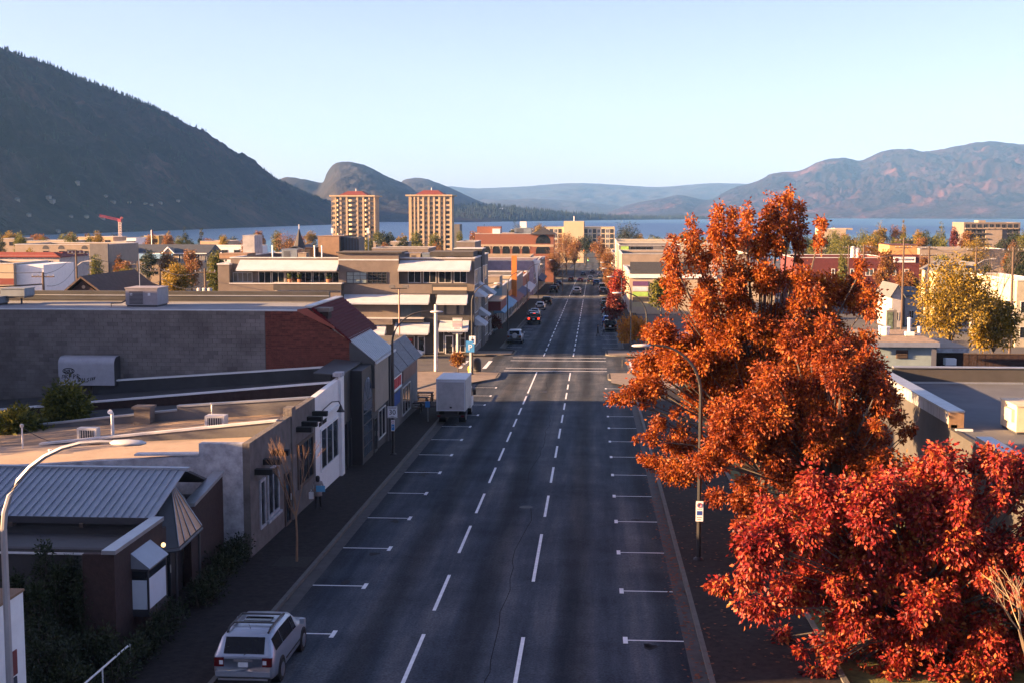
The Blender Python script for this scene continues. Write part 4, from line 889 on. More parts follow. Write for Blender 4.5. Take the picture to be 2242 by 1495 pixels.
# ------------------------------------------------------------------ shops further down the left side
def shop(label, y0, y1, h, wall, roof=m_roofg, x=FX, depth=24, sill=.9, aw=None, nwin=2, name='shop', par=.5, cop=m_coping, awz=3.0, fas=None, side='E', second=False):
    xx0, xx1 = (x-depth, x) if side == 'E' else (x, x+depth)
    t = base(name, label, 'shop', x, (y0+y1)/2); zg = gz((y0+y1)/2)
    shell(t, xx0, xx1, y0, y1, gz(y1)-.4, zg+h, wall, roof, par=par, cop=cop)
    n = nwin; wd = (y1-y0)/n
    for i in range(n):
        a = y0+wd*i
        if i == n//2: door(t, side, x, a+.3, a+1.4, zg+.15, zg+2.4, m_fr, g_dark); win(t, side, x, a+1.7, a+wd-.3, zg+.5, zg+2.5, 2, m_fr, g_dark)
        else: win(t, side, x, a+.4, a+wd-.3, zg+.5, zg+2.5, 3, m_fr, g_dark)
        if second: win(t, side, x, a+.9, a+wd-.9, zg+4.0, zg+5.4, 2, m_fr, g_blue)
    if aw: awning(t, side, x, y0+.3, y1-.3, zg+awz+.9, zg+awz, 1.5, aw)
    if fas:
        g = G(); box_f(g, side, x, y0+.2, y1-.2, .003, .12, zg+awz+.95, zg+min(h-.1, awz+1.8)); ob('fascia', g, fas, t)
    return t
m_maroon = M('maroon_fascia', (.13, .02, .022), rough=.7); m_teal = M('teal_render', (.06, .13, .17), rough=.9, var=.15); m_orange = M('orange_paint', (.52, .17, .03), rough=.8)
t = shop('low shop with deep maroon overhanging fascia beyond the office block', 170, 182, 5.4, m_brickd, m_grav, nwin=2); zg = gz(176)
bx('canopy', t, m_maroon, FX, FX+1.9, 170.1, 181.9, zg+4.0, zg+5.2); bx('canopy_top', t, m_grav, FX, FX+1.95, 170.05, 181.95, zg+5.2, zg+5.26)
shop('teal rendered shop with blue awnings down the left pavement', 183, 199, 6.6, m_teal, aw=m_awnb, nwin=3)
shop('tan shop with small blue awning beside the orange pillar', 199.2, 214, 6.2, m_beige, aw=m_awnb, nwin=3)
t = shop('shop behind an orange pillar sign and red band', 214.2, 236, 6.4, m_cream, nwin=3, aw=m_maroon, fas=m_orange); zg = gz(220)
bx('pillar_sign', t, m_orange, FX, FX+.9, 222, 223, zg+2.8, zg+10.5); bx('red_band', t, m_orange, -38, FX-.3, 214.1, 214.2, zg+4.6, zg+6.3)
shop('grey shop with navy canopy before the second crossing', 236.2, 258, 6.6, m_greyr, nwin=3, aw=M('navy_canvas', (.02, .03, .10)))
shop('brick shop nearest the second crossing on the left', 258.2, 284, 6.0, m_brick, nwin=4, aw=m_awn)
t = shop('mauve gabled shop with white triangular sign past second crossing', 303, 325, 8.4, M('mauve_render', (.20, .17, .22), rough=.9), nwin=3, second=True); zg = gz(310)
ob('triangle_sign', G().prism([(FX+.05, 304, zg+8.5), (FX+1.6, 304, zg+8.5), (FX+.9, 304, zg+2.4)], (0, .3, 0)), m_white, t)
shop('two-storey tan shop past the second crossing', 325.2, 352, 8.2, m_beige, nwin=4, second=True, aw=M('navy_canvas', ()))
shop('narrow grey two-storey shop before the arcade', 352.2, 375, 8.0, m_greyr, nwin=3, second=True)
# brick arcade with arches and a pyramid-roofed tower
AY = 395.0
t = base('brick_arcade', 'long red brick arcade with dark arches and pyramid roofed corner tower', 'building', X(1130, AY), AY+8); z0 = gz(AY)-1
xa, xb, xc = X(1040, AY), X(1166, AY), X(1212, AY); zt = Z(513, AY)
shell(t, xa, xb, AY, AY+22, z0, zt, m_brick, m_roofg, par=.6, cop=m_coping); bx('tower', t, m_brick, xb, xc, AY-.6, AY+8, z0, Z(514, AY)); hip(t, xb-.9, xc+.9, AY-1.5, AY+8.9, Z(514, AY), Z(501, AY), ((xc-xb)/2+.6, 4.6), M('slate_dark', (.03, .03, .035), rough=.8), 'tower_roof')
def arch(parent, x0, x1, zb, zs, y, m, nm='arched_window', surround=None):
    r = (x1-x0)/2; cx = (x0+x1)/2
    pts = [(x0, y, zb), (x1, y, zb)]+[(cx+r*math.cos(math.pi*k/8), y, zs+r*math.sin(math.pi*k/8)) for k in range(9)]
    o = ob(nm, G().prism(pts, (0, -.03, 0)), m, parent)
    if surround:
        rs = r+.25; p2 = [(cx+rs*math.cos(math.pi*k/8), zs+rs*math.sin(math.pi*k/8)) for k in range(9)]; g = G()
        for (a, b_), (c, d) in zip(p2, p2[1:]): g.prism([(a, y, b_), (c, y, d), (cx+(c-cx)*r/rs, y, zs+(d-zs)*r/rs), (cx+(a-cx)*r/rs, y, zs+(b_-zs)*r/rs)], (0, -.12, 0))
        ob('arch_surround', g, surround, o, kind=None)
for k in range(5):
    c = 1065+21.5*k; arch(t, X(c-8, AY), X(c+8, AY), Z(557, AY), Z(546, AY), AY, g_dark, surround=m_cream)
bx('stone_band', t, m_cream, xa, xb, AY-.1, AY-.001, Z(570, AY), Z(560, AY)); bx('stone_band', t, m_cream, xa, xb, AY-.08, AY-.001, Z(540, AY), Z(536, AY))
arch(t, X(1173, AY), X(1205, AY), Z(534, AY), Z(528, AY)-.3, AY-.6, g_dark); arch(t, X(1173, AY), X(1205, AY), Z(556, AY), Z(549, AY)-.3, AY-.6, g_dark); bx('stone_band', t, m_cream, xb, xc, AY-.7, AY-.601, Z(541, AY), Z(536, AY))
hvac('white plant box on the arcade roof', X(1080, 405), X(1096, 405), 402, 408, zt-.6, Z(502, 405), m=m_white, grille=False); hvac('rust coloured roof shed on the arcade', X(1046, 410), X(1098, 410), 408, 412, zt-.6, Z(497, 410), m=m_brick, grille=False)
hvac('long blue grey cabinet on the arcade roof beside the tower', X(1128, 408), X(1164, 408), 404, 409, zt-.6, Z(500, 406), m=M('unit_blue', ()))
t = base('parapet_shop', 'tan flat-roofed store with pink lit roof edge before the arcade', 'shop', -25, 340); shell(t, -60, -17.5, 350, 372, gz(360), Z(563, 350), m_beige, m_grav, cop=m_cream)
hvac('dark tile roofed kiosk on the teal shop roof', X(1070, 190), X(1096, 190), 188, 194, gz(190)+6.2, gz(190)+7.9, m=m_beige, grille=False, name='roof_kiosk', cat='roof kiosk')
# ------------------------------------------------------------------ right side: flat-roofed store, shed, car park, brick row
m_roofb = M('blue_grey_felt', (.095, .105, .12), rough=.9, var=.18, sc_=.5, bump=.2, bsc=10)
t = base('flat_store', 'long flat-roofed store with white parapet beside the maple trees', 'building', 17.3, 60)
WX = 17.3; z0 = gz(65)-.4; RZ = 3.05
g = G(); g.box(WX, WX+.3, 20, 62.5, z0, 3.1); g.box(WX, WX+.3, 62.5, 81, z0, 3.35); ob('wall', g, m_stone2, t)
ob('rear_wall', G().box(WX+.3, 60, 80.7, 81, z0, 3.35), m_greyr, t); ob('roof', G().box(WX+.3, 60, 20, 80.7, RZ-.3, RZ), m_roofb, t)
m_parw = M('stained_white_parapet', (.30, .30, .30), rough=.85, var=.25, sc_=1.5, stretch=(1, 3, .3))
bx('street_parapet', t, m_parw, WX-.1, WX+.6, 62.6, 81.2, 3.35, 3.95); bx('parapet_cap', t, m_metal, WX-.16, WX+.66, 62.55, 81.25, 3.95, 4.02)
bx('parapet_end', t, M('brown_plywood', (.24, .15, .085), rough=.9, var=.3), WX-.1, WX+.61, 62.5, 62.598, 3.2, 3.95); bx('end_flashing', t, m_white, WX+.2, WX+1.0, 62.3, 62.5, 3.06, 3.16)
bx('street_parapet', t, m_parw, WX-.1, WX+.5, 20, 58, 3.1, 3.5); bx('parapet_cap', t, m_metal, WX-.14, WX+.55, 20, 58, 3.5, 3.56)
bx('rear_parapet', t, m_stone2, WX+1.3, 26.6, 80.3, 80.68, RZ, 4.0); bx('rear_cap', t, m_metal, WX+1.3, 26.6, 80.2, 80.7, 4.0, 4.07); bx('rear_flashing', t, m_metal, WX+1.4, 26.5, 80.15, 80.3, RZ, RZ+.1)
bx('blue_parapet', t, M('blue_sheet', (.14, .26, .36), rough=.5), 26.7, 40, 80.0, 80.6, RZ, 3.9)
for y in (57.0, 50.5): bx('roof_seam', t, M('felt_seam', (.14, .17, .21), rough=.7), WX+1, 60, y, y+.14, RZ, RZ+.02)
x0 = at(2222, 900, 61.6).x; tt = hvac('cream rooftop unit standing at the edge of the blue felt roof', x0+.1, x0+3, 61.6, 64, RZ, 4.4, m=M('unit_cream', (.62, .5, .33), rough=.6), grille=False); bx('side_duct', tt, M('unit_cream', ()), x0-.05, x0+.098, 61.9, 63, RZ+.55, 4.2)
p = gr(1990, 1040, 4); 
# teal shed behind
t = base('teal_shed', 'pale teal block shed with flat tan roof behind the store', 'shed', X(1960, 88), 88); a, b_ = X(1878, 86), X(2045, 86); zt = Z(745, 86)
m_tealw = M('pale_teal_block', (.22, .29, .31), rough=.9, var=.15, sc_=1.5); g = G(); g.box(a, b_, 86, 86.25, gz(90)-.4, zt); g.box(b_-.25, b_, 86.25, 94, gz(90)-.4, zt); g.box(a, a+.25, 86.25, 94, gz(90)-.4, zt); g.box(a+.25, b_-.25, 93.75, 94, gz(90)-.4, zt); ob('wall', g, m_tealw, t)
bx('roof', t, m_grav, a-.5, b_+.35, 85.4, 94.4, zt, zt+.12); bx('fascia', t, m_metal, a-.52, b_+.37, 85.36, 85.4, zt-.22, zt+.1)
o = win(t, 'S', 86, X(1967, 86), X(1993, 86), Z(778, 86), Z(760, 86), 1, m_wood, m_brickd); 
for k in range(5): bx('slat', t, m_wood, X(1968.5, 86), X(1991.5, 86), 85.88, 85.93, Z(776.5-3.3*k, 86), Z(774.8-3.3*k, 86))
for k, (px_, h, r, kind) in enumerate(((1926, .55, .09, 0), (1938, .5, .3, 1), (1990, 1.1, .12, 0), (2012, .5, .11, 0))):
    p = at(px_, 738, 90); nm = ('white vent pipe with rain cap on the shed roof', 'squat white turbine vent on the shed roof', 'tall white flue on a square base on the shed roof', 'short white pipe beside the flue on the shed roof')[k]
    tt = thing('roof_vent', nm, 'vent', (p.x, 90, zt+.12)); ob('pipe', G().lathe((p.x, 90, zt+.1), [(r*.9, 0), (r, h*.2), (r, h), (r*.8, h+.04)], 12), m_white, tt); ob('cap', G().lathe((p.x, 90, zt+.1+h+.04), [(r*1.3, 0), (r*1.2, .08), (r*.3, .12)], 12), m_white, tt)
    if k == 2: bx('base', tt, m_white, p.x-.3, p.x+.3, 89.7, 90.3, zt+.11, zt+.38)
t = base('lean_to', 'low lean-to with pale corrugated edge beside the teal shed', 'shed', X(2090, 89), 91); bx('roof', t, m_beige, X(2042, 88)+.5, X(2130, 88), 88.3, 95, Z(757, 88)-.1, Z(757, 88)+.05); bx('fascia', t, m_stucw, X(2042, 88)+.5, X(2130, 88), 88.2, 88.3, Z(766, 88), Z(757, 88)); bx('wall', t, m_brickd, X(2050, 88)+.5, X(2125, 88), 89, 89.2, gz(90)-.3, Z(766, 88))
bx('white_box', t, m_white, X(2076, 87.6), X(2100, 87.6), 87.5, 88.1, Z(792, 87.6), Z(778, 87.6))
t = base('timber_fence', 'dark brown board fence behind the blue parapet', 'fence', X(2170, 97), 97)
for k in range(34):
    x = X(2100, 97)+k*.3; bx('board', t, m_brickd, x, x+.295, 96.9+.01*(k % 2), 96.95+.01*(k % 2), gz(97)-.1, Z(768, 97))
bx('top_rail', t, m_wood, X(2100, 97)-.05, X(2100, 97)+10.3, 96.86, 97.0, Z(768, 97), Z(766, 97))
# maroon brick row with sign tower
MY = 262.0
t = base('maroon_block', 'maroon brick row building with boxed tan sign tower', 'building', X(1920, MY), MY+8); z0 = gz(MY)-1; a, b_, c = X(1740, MY), X(1946, MY), X(2010, MY)
m_mar = M('maroon_brick', (.105, .022, .024), rough=.9, var=.2, sc_=2)
shell(t, a, b_, MY, MY+20, z0, Z(564, MY), m_mar, m_roofg, cop=m_coping); bx('sign_tower', t, m_mar, b_, c, MY-.8, MY+10, z0, Z(556, MY)); bx('tower_box', t, m_orange if False else M('tan_box', (.50, .27, .10), rough=.85), X(1944, MY), X(2005, MY), MY-.6, MY+9, Z(556, MY), Z(536, MY)); bx('tower_band', t, m_mar, X(1942, MY), X(2008, MY), MY-.75, MY+9.2, Z(540, MY)+.4, Z(535, MY))
bx('sign_board', t, m_white, X(1953, MY), X(2001, MY), MY-.95, MY-.801, Z(573, MY), Z(561, MY)); ob('sign_logo', G().disc((X(1960, MY), MY-.955, Z(567, MY)), (0, -1, 0), .38, .03, 14), m_mar, t); blur_text(t, X(1966, MY), X(1998, MY), MY-.96, Z(567, MY), .42, M('sign_charcoal', (.12, .12, .16)), 13, 4)
for (p0, p1) in ((1820, 1828), (1836, 1846), (1861, 1870), (1895, 1913), (1921, 1930), (1936, 1944), (1951, 1960), (1978, 1988)): win(t, 'S', MY if p0 < 1945 else MY-.8, X(p0, MY), X(p1, MY), Z(602, MY), Z(587, MY), 1 if p1-p0 < 15 else 2, m_fr, g_blue, fw=.14)
bx('canopy_band', t, m_white, X(1805, MY), X(1860, MY), MY-1.2, MY-.002, Z(611, MY), Z(606, MY))
for k in range(2): p = at(1867+10*k, 550, MY+6); tt = thing('roof_vent', ('paired white roof fan on the maroon building, taller', 'paired white roof fan on the maroon building, shorter')[k], 'vent', (p.x, MY+6, Z(564, MY)-.5)); ob('drum', G().lathe((p.x, MY+6, Z(564, MY)-.5), [(.45, 0), (.4, 2.2-.3*k), (.5, 2.3-.3*k)], 10), m_white, tt); ob('cowl', G().lathe((p.x, MY+6, Z(564, MY)+1.8-.3*k), [(.6, 0), (.2, .4)], 10), m_white, tt)
# houses and low buildings around the car park
def house(label, px0, px1, Yd, peye, pyr, wall, roof, axis='x', depth=9, name='house', z0=None):
    a, b_ = X(px0, Yd), X(px1, Yd); t = base(name, label, 'house', (a+b_)/2, Yd+depth/2); ze = Z(peye, Yd)
    g = G(); zz = gz(Yd+depth)-.4; g.box(a, b_, Yd, Yd+.2, zz, ze); g.box(a, b_, Yd+depth-.2, Yd+depth, zz, ze); g.box(a, a+.2, Yd+.2, Yd+depth-.2, zz, ze); g.box(b_-.2, b_, Yd+.2, Yd+depth-.2, zz, ze); ob('wall', g, wall, t)
    gable(t, a, b_, Yd, Yd+depth, ze, Z(pyr, Yd+depth/2), roof, axis, wall=wall)
    n = max(1, int((b_-a)/3)); wd = (b_-a)/n
    for i in range(n): win(t, 'S', Yd, a+wd*(i+.3), a+wd*(i+.7), gz(Yd)+1.0, gz(Yd)+2.3, 2, m_fr, g_dark)
    return t
m_shin = M('brown_shingle', (.085, .06, .05), rough=.95, var=.3, sc_=2); m_shing = M('grey_shingle_far', (.10, .105, .115), rough=.95, var=.2, sc_=1.5); m_shinr = M('red_shingle', (.15, .05, .04), rough=.95, var=.25, sc_=2)
house('small white gabled house beside the power pole', 1955, 1978, 200, 640, 618, M('weathered_white', (.34, .33, .33), rough=.9, var=.15), m_shing, 'y', 10)
house('white house with grey roof under the yellow tree', 1984, 2012, 205, 644, 626, M('weathered_white', ()), m_shing, 'x', 9)
house('pale cream multi-gabled house behind the yellow tree', 2050, 2120, 230, 590, 570, M('pale_cream', (.38, .35, .26), rough=.9), m_shing, 'y', 10)
house('second pale cream gabled house by the bare tree', 2122, 2150, 236, 588, 572, M('pale_cream', ()), m_shing, 'y', 10)
t = base('cream_block', 'cream two-storey block at the car park edge', 'building', X(2260, 170), 172); a, b_ = X(2228, 165), X(2300, 165); shell(t, a, b_, 165, 185, gz(185)-.4, Z(612, 165), M('pale_cream', ()), m_roofg, cop=m_coping)
for zz in (0, 3.2): wins(t, 'W', a, 166, 184, 4, 1.6, gz(170)+1+zz, gz(170)+2.5+zz, n=2, pane=g_dark); win(t, 'S', 165, a+.5, a+2.0, gz(165)+1+zz, gz(165)+2.5+zz, 2, m_fr, g_dark)
t = base('tan_warehouse', 'long tan low warehouse behind the maroon row', 'building', X(2100, 330), 335); shell(t, X(2012, 330), X(2200, 330), 330, 350, gz(350)-.5, Z(545, 330), m_beige, m_roofg, cop=m_coping)
t = base('concrete_shelter', 'grey concrete shelter wall in the car park', 'wall', X(1952, 190), 190); bx('wall', t, m_greyr, X(1944, 190), X(1962, 190), 190, 190.3, gz(190)-.1, Z(676, 190)); bx('return', t, m_greyr, X(1962, 190), X(1962, 190)+.3, 190, 194, gz(190)-.1, Z(676, 190)); bx('mural', t, M('mural_green', (.1, .14, .1), var=.8, sc_=2), X(1946, 190), X(1958, 190), 189.97, 189.999, gz(190)+.1, Z(680, 190))
# right-hand street fronts beyond the crossing
t = shop('cream shop with black mesh parapet and yellow lit flank', 232, 262, 7.6, m_cream, x=6.4, depth=26, side='W', nwin=4, aw=None)
zz = gz(240)+7.6; bx('mesh_screen', t, M('black_mesh', (.05, .055, .065), rough=.7, var=.4, sc_=8), 6.5, 20, 231.9, 231.96, zz-.2, zz+1.9); bx('eave_band', t, m_white, 6.3, 22, 231.7, 231.9, zz-1.0, zz-.3)
for k in range(5): bx('poster', t, (M('poster_purple', (.12, .05, .15)), M('poster_white', (.6, .55, .6)), M('poster_lime', (.3, .5, .1)), M('poster_dark', (.03, .03, .03)), M('poster_tan', (.4, .35, .2)))[k], 7.0, 9.8, 231.93, 231.99, zz-2.4-.95*k, zz-1.6-.95*k)
shop('tan flat store past the mesh parapet shop', 262.5, 284, 7.4, m_beige, x=6.5, side='W', nwin=3)
shop('two-storey tan corner store past the second crossing', 303, 335, 10.2, m_beige, x=6.5, side='W', nwin=4, second=True, depth=30)
t = shop('store with lime sign and glazed upper floor', 336, 362, 12.0, m_greyr, x=6.5, side='W', nwin=3, second=True, depth=16); zz = gz(336); win(t, 'S', 336, 9.5, 15, zz+8.8, zz+11.4, 4, m_frd, g_dark); bx('lime_sign', t, M('poster_lime', ()), 7, 9, 335.9, 335.99, zz+8.6, zz+11.5)
shop('cream modern block with roof terrace near the lake end', 375, 405, 13, M('pale_cream', ()), x=6.5, side='W', nwin=3, second=True, depth=22)
shop('long yellow tinted low store behind the orange maple', 410, 426, 12, m_cream, x=14, side='W', nwin=3, second=True, depth=26)
shop('white shop at the third crossing on the right', 445, 480, 9, m_white, x=6.5, side='W', nwin=3)
shop('plain tan shop near the lake on the left', 445, 480, 8, m_beige, nwin=3)
shop('grey shop nearest the lake on the left', 484, 540, 8, m_greyr, nwin=4)
shop('brown brick shop nearest the lake on the right', 484, 540, 8, m_brick, x=6.5, side='W', nwin=4)
# ------------------------------------------------------------------ towers, hotel and the left-hand town
m_tower = M('tower_sandstone', (.30, .225, .14), rough=.9, var=.1, sc_=.2); m_towb = M('tower_pale', (.42, .325, .21), rough=.85, var=.08, sc_=.3); m_redroof = M('tower_red_roof', (.17, .03, .022), rough=.8, var=.15, sc_=.4)
g_tw = glass('tower_glass', (.05, .055, .06), .1)
def tower(label, pc, wpx, ytop, yroof, Yd, round_bays):
    t = base('apartment_tower', label, 'tower', X(pc, Yd), Yd+14, 'twin towers by the lake'); s = Yd/2802.5
    w_ = wpx*s; xc = X(pc, Yd); x0, x1 = xc-w_/2, xc+w_/2; zt = Z(ytop, Yd); zg = gz(Yd)-1; FH = 2.95
    bx('core_wall', t, m_tower, x0+1.2, x1-1.2, Yd+1.2, Yd+26, zg, zt); bx('eave', t, m_towb, x0-.6, x1+.6, Yd-.4, Yd+27, zt, zt+.9); hip(t, x0+w_*.17, x1-w_*.17, Yd+3, Yd+23, zt+.9, Z(yroof, Yd+8), (w_*.17, 6), m_redroof)
    ob('finial', G().tube([(xc, Yd+13, Z(yroof, Yd+8)), (xc, Yd+13, Z(yroof, Yd+8)+1.6)], .25, 5), m_white, t)
    n = int((zt-zg)/FH); bays = ((0, .11, 'w'), (.12, .22, 'b'), (.24, .36, 'w'), (.38, .60, 'b'), (.62, .74, 'w'), (.76, .88, 'b'), (.89, 1, 'w')) if round_bays else ((0.0, .09, 'p'), (.10, .17, 'w'), (.18, .25, 'w'), (.27, .36, 'b'), (.38, .48, 'w'), (.50, .60, 'w'), (.62, .72, 'b'), (.74, .83, 'w'), (.85, .97, 'b'))
    # piers between the bays
    for (a, b_, k), (c, d, _) in zip(bays, bays[1:]+((1.0, 1.0, ''),)):
        bx('pier', t, m_towb, x0+w_*b_-.3, x0+w_*max(c, b_+.01)+.3, Yd+.2, Yd+1.2, zg, zt)
    for i in range(n):
        z = zt-FH*(i+1)
        if Z(575, Yd) > z: break
        for a, b_, k in bays:
            xa, xb = x0+w_*a+.35, x0+w_*b_-.25
            if k == 'b':
                win(t, 'S', Yd+1.2, xa, xb, z+.3, z+FH-.35, 2, m_frd, rnd.choice((g_tw, g_tw, g_dark, g_warm)), fw=.12)
                if round_bays:
                    pts = [(xa+(xb-xa)*q/6, Yd+.9-1.4*math.sin(math.pi*q/6), z) for q in range(7)]; ob('balcony', G().prism(pts+[(xb, Yd+1.15, z), (xa, Yd+1.15, z)], (0, 0, 1.15)), m_towb, t)
                else: bx('balcony', t, m_towb, xa, xb, Yd+.35, Yd+1.18, z, z+1.0)
            elif k == 'w': win(t, 'S', Yd+1.2, xa, xb, z+.7, z+FH-.5, 2, m_towb, rnd.choice((g_blue, g_dark, g_warm, g_tw)), fw=.12)
            if k != 'p': bx('spandrel', t, m_towb, xa, xb, Yd+1.05, Yd+1.19, z-.25, z+.22)
        for q in range(3): win(t, 'W', x0+1.2, Yd+4+7*q, Yd+7+7*q, z+.5, z+FH-.4, 2, m_fr, g_tw)
    return t
tower('sandstone apartment tower with rounded balconies and red hipped roof', 773, 97, 431, 419, 790, True)
tower('sandstone apartment tower with square bays and red hipped roof', 940, 99, 430, 417, 775, False)
t = base('tower_annex', 'grey shaded block behind the square-bayed tower', 'building', X(998, 840), 842); shell(t, X(975, 840), X(1007, 840), 840, 855, gz(850)-2, Z(492, 840), m_greyr, m_roofg)
# lakeside hotel
HYd = 720; t = base('lakeside_hotel', 'cream lakeside hotel slab with raised centre block', 'hotel', X(1265, HYd), HYd+8); z0 = gz(HYd)-1; mh = M('hotel_cream', (.50, .41, .26), rough=.9, var=.06)
shell(t, X(1192, HYd), X(1345, HYd), HYd, HYd+16, z0, Z(498, HYd), mh, m_roofg, cop=mh); bx('centre_block', t, mh, X(1234, HYd), X(1278, HYd), HYd-2, HYd+10, z0, Z(485, HYd)); bx('plant_block', t, m_greyr, X(1270, HYd), X(1279, HYd), HYd+1, HYd+9, Z(498, HYd), Z(486, HYd))
for r in range(4):
    for k in range(16):
        p0 = 1194+9.4*k
        if 1231 < p0 < 1276 and r < 3: continue
        win(t, 'S', HYd if not 1231 < p0 < 1276 else HYd-2, X(p0, HYd), X(p0+7.4, HYd), Z(511+11*r, HYd), Z(502+11*r, HYd), 2, m_frd if k % 2 else m_fr, g_tw, fw=.2)
ob('flag_mast', G().tube([(X(1256, HYd), HYd+4, Z(485, HYd)), (X(1256, HYd), HYd+4, Z(474, HYd))], .25, 5), m_white, t)
t = base('lake_block', 'white slab with roof box behind the dark trees', 'building', X(1148, 740), 745); shell(t, X(1118, 740), X(1165, 740), 740, 752, gz(750)-1, Z(504, 740), m_greyr, m_roofg, cop=m_white); bx('roof_box', t, m_white, X(1138, 740), X(1152, 740), 742, 748, Z(505, 740), Z(486, 740))
# condo block on the right by the lake
CY_ = 560; t = base('lake_condos', 'tan balconied condo block standing among trees by the lake', 'building', X(2165, CY_), CY_+10); z0 = gz(CY_)-1; shell(t, X(2107, CY_), X(2230, CY_), CY_, CY_+18, z0, Z(488, CY_), m_stone, m_roofg, cop=m_beige)
for r in range(4):
    for k in range(9):
        p0 = 2110+13.2*k
        if 2150 < p0 < 2190 and r > 0: continue
        win(t, 'S', CY_, X(p0, CY_), X(p0+9, CY_), Z(499+11*r, CY_), Z(491+11*r, CY_), 2, m_frd, g_dark, fw=.12); bx('balcony', t, m_beige if r < 1 else m_stone2, X(p0-1, CY_), X(p0+10, CY_), CY_-1, CY_-.003, Z(501.5+11*r, CY_), Z(499+11*r, CY_))
bx('brick_panel', t, m_beige, X(2154, CY_), X(2190, CY_), CY_-.6, CY_-.01, z0, Z(498, CY_)); bx('roof_box', t, m_beige, X(2144, CY_), X(2160, CY_), CY_+4, CY_+10, Z(489, CY_), Z(483, CY_))
t = base('shore_block', 'low cream building behind the orange maple top by the shore', 'building', X(1830, 600), 605); shell(t, X(1795, 600), X(1850, 600), 600, 615, gz(600)-1, Z(502, 600), m_cream, m_roofg, cop=m_white); bx('upper_storey', t, m_cream, X(1828, 600), X(1866, 600), 602, 612, Z(504, 600), Z(500, 600))

# left-hand town
t = base('red_band_flats', 'white flats with red tiled mansard band beside the tan block', 'building', X(60, 262), 270); Yd = 262; a, b_ = X(-60, Yd), X(131, Yd); shell(t, a, b_, Yd, Yd+16, gz(280)-.5, Z(562, Yd), M('flat_white', (.40, .36, .32), rough=.9), m_roofg)
ob('mansard', G().prism([(a-.4, Yd-.5, Z(566, Yd)), (a-.4, Yd+1, Z(555, Yd)), (a-.4, Yd+1.2, Z(556, Yd)), (a-.4, Yd-.3, Z(567, Yd))], (b_-a+.8, 0, 0)), m_redroof, t); ob('mansard_side', G().prism([(b_+.5, Yd-.5, Z(566, Yd)), (b_-1, Yd-.5, Z(555, Yd)), (b_-1.2, Yd-.5, Z(556, Yd)), (b_+.3, Yd-.5, Z(567, Yd))], (0, 15, 0)), m_redroof, t)
for r in range(3):
    for k in range(6): win(t, 'S', Yd, X(-50+30*k, Yd), X(-36+30*k, Yd), Z(583+20*r, Yd), Z(573+20*r, Yd), 2, m_fr, g_dark)
t = base('tan_stepped_block', 'low tan block with red base stripe in front of white flats', 'building', X(20, 215), 220); Yd = 215; shell(t, X(-80, Yd), X(30, Yd), Yd, Yd+14, gz(230)-.5, Z(581, Yd), m_cream, m_roofg, cop=m_coping); bx('red_stripe', t, m_redroof, X(-80, Yd), X(30, Yd), Yd-.05, Yd-.002, Z(628, Yd), Z(614, Yd)); bx('side_block', t, m_white, X(30, Yd)+.01, X(90, Yd), Yd+1, Yd+14, gz(230)-.5, Z(584, Yd))
t = base('stucco_apartments', 'beige four-storey apartments with arched windows and pale end wall', 'building', X(190, 300), 310); Yd = 300; a, b_ = X(35, Yd), X(240, Yd); shell(t, a, b_, Yd, Yd+20, gz(320)-.5, Z(538, Yd), m_beige, m_roofg, cop=m_coping); bx('end_wall', t, m_greyr, X(201, Yd), b_+.05, Yd-.8, Yd-.003, gz(Yd), Z(536, Yd))
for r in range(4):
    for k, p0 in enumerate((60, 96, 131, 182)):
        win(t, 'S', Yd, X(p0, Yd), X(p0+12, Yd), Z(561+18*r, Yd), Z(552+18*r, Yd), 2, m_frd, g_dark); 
    bx('recess_shade_plate', t, m_frd, X(148, Yd), X(168, Yd), Yd-.04, Yd-.001, Z(561+18*r, Yd), Z(549+18*r, Yd)); bx('balcony_rail', t, m_greyr, X(147, Yd), X(169, Yd), Yd-.9, Yd-.041, Z(565+18*r, Yd), Z(561+18*r, Yd))  # dark plate on the wall stands in for the shaded balcony recess
for k, p0 in enumerate((102, 136, 187)): arch(t, X(p0-7, Yd), X(p0+7, Yd), Z(548, Yd), Z(547, Yd), Yd, m_frd)
# row of gabled townhouses
Yd = 340; t = base('townhouse_row', 'row of townhouses with dark roofs and white edged gables', 'building', X(350, Yd), Yd+8); a, b_ = X(240, Yd), X(455, Yd); bx('wall', t, m_cream, a, b_, Yd, Yd+12, gz(360)-.5, Z(555, Yd)); ob('roof', G().prism([(a-.5, Yd-.6, Z(556, Yd)), (a-.5, Yd+6, Z(538, Yd)), (a-.5, Yd+12.6, Z(556, Yd)), (a-.5, Yd+12.6, Z(557, Yd)), (a-.5, Yd-.6, Z(557, Yd))], (b_-a+1, 0, 0)), M('slate_blue', (.045, .055, .07), rough=.8), t)
for k, p0 in enumerate((292, 373)):
    w_ = X(p0+12, Yd)-X(p0, Yd); xc = X(p0, Yd); ob('gable_end', G().prism([(xc-w_, Yd-1.2, Z(556, Yd)), (xc+w_, Yd-1.2, Z(556, Yd)), (xc, Yd-1.2, Z(544, Yd))], (0, 4, 0)), m_beige, t)
    for s_ in (-1, 1): ob('barge_board', G().tube([(xc+s_*w_*1.1, Yd-1.3, Z(557, Yd)), (xc, Yd-1.3, Z(543, Yd))], .16, 4), m_white, t)
for k in range(9): win(t, 'S', Yd, X(392+7*k, Yd), X(396.5+7*k, Yd), Z(577, Yd), Z(560, Yd), 1, m_white, g_warm if k % 2 else g_dark)
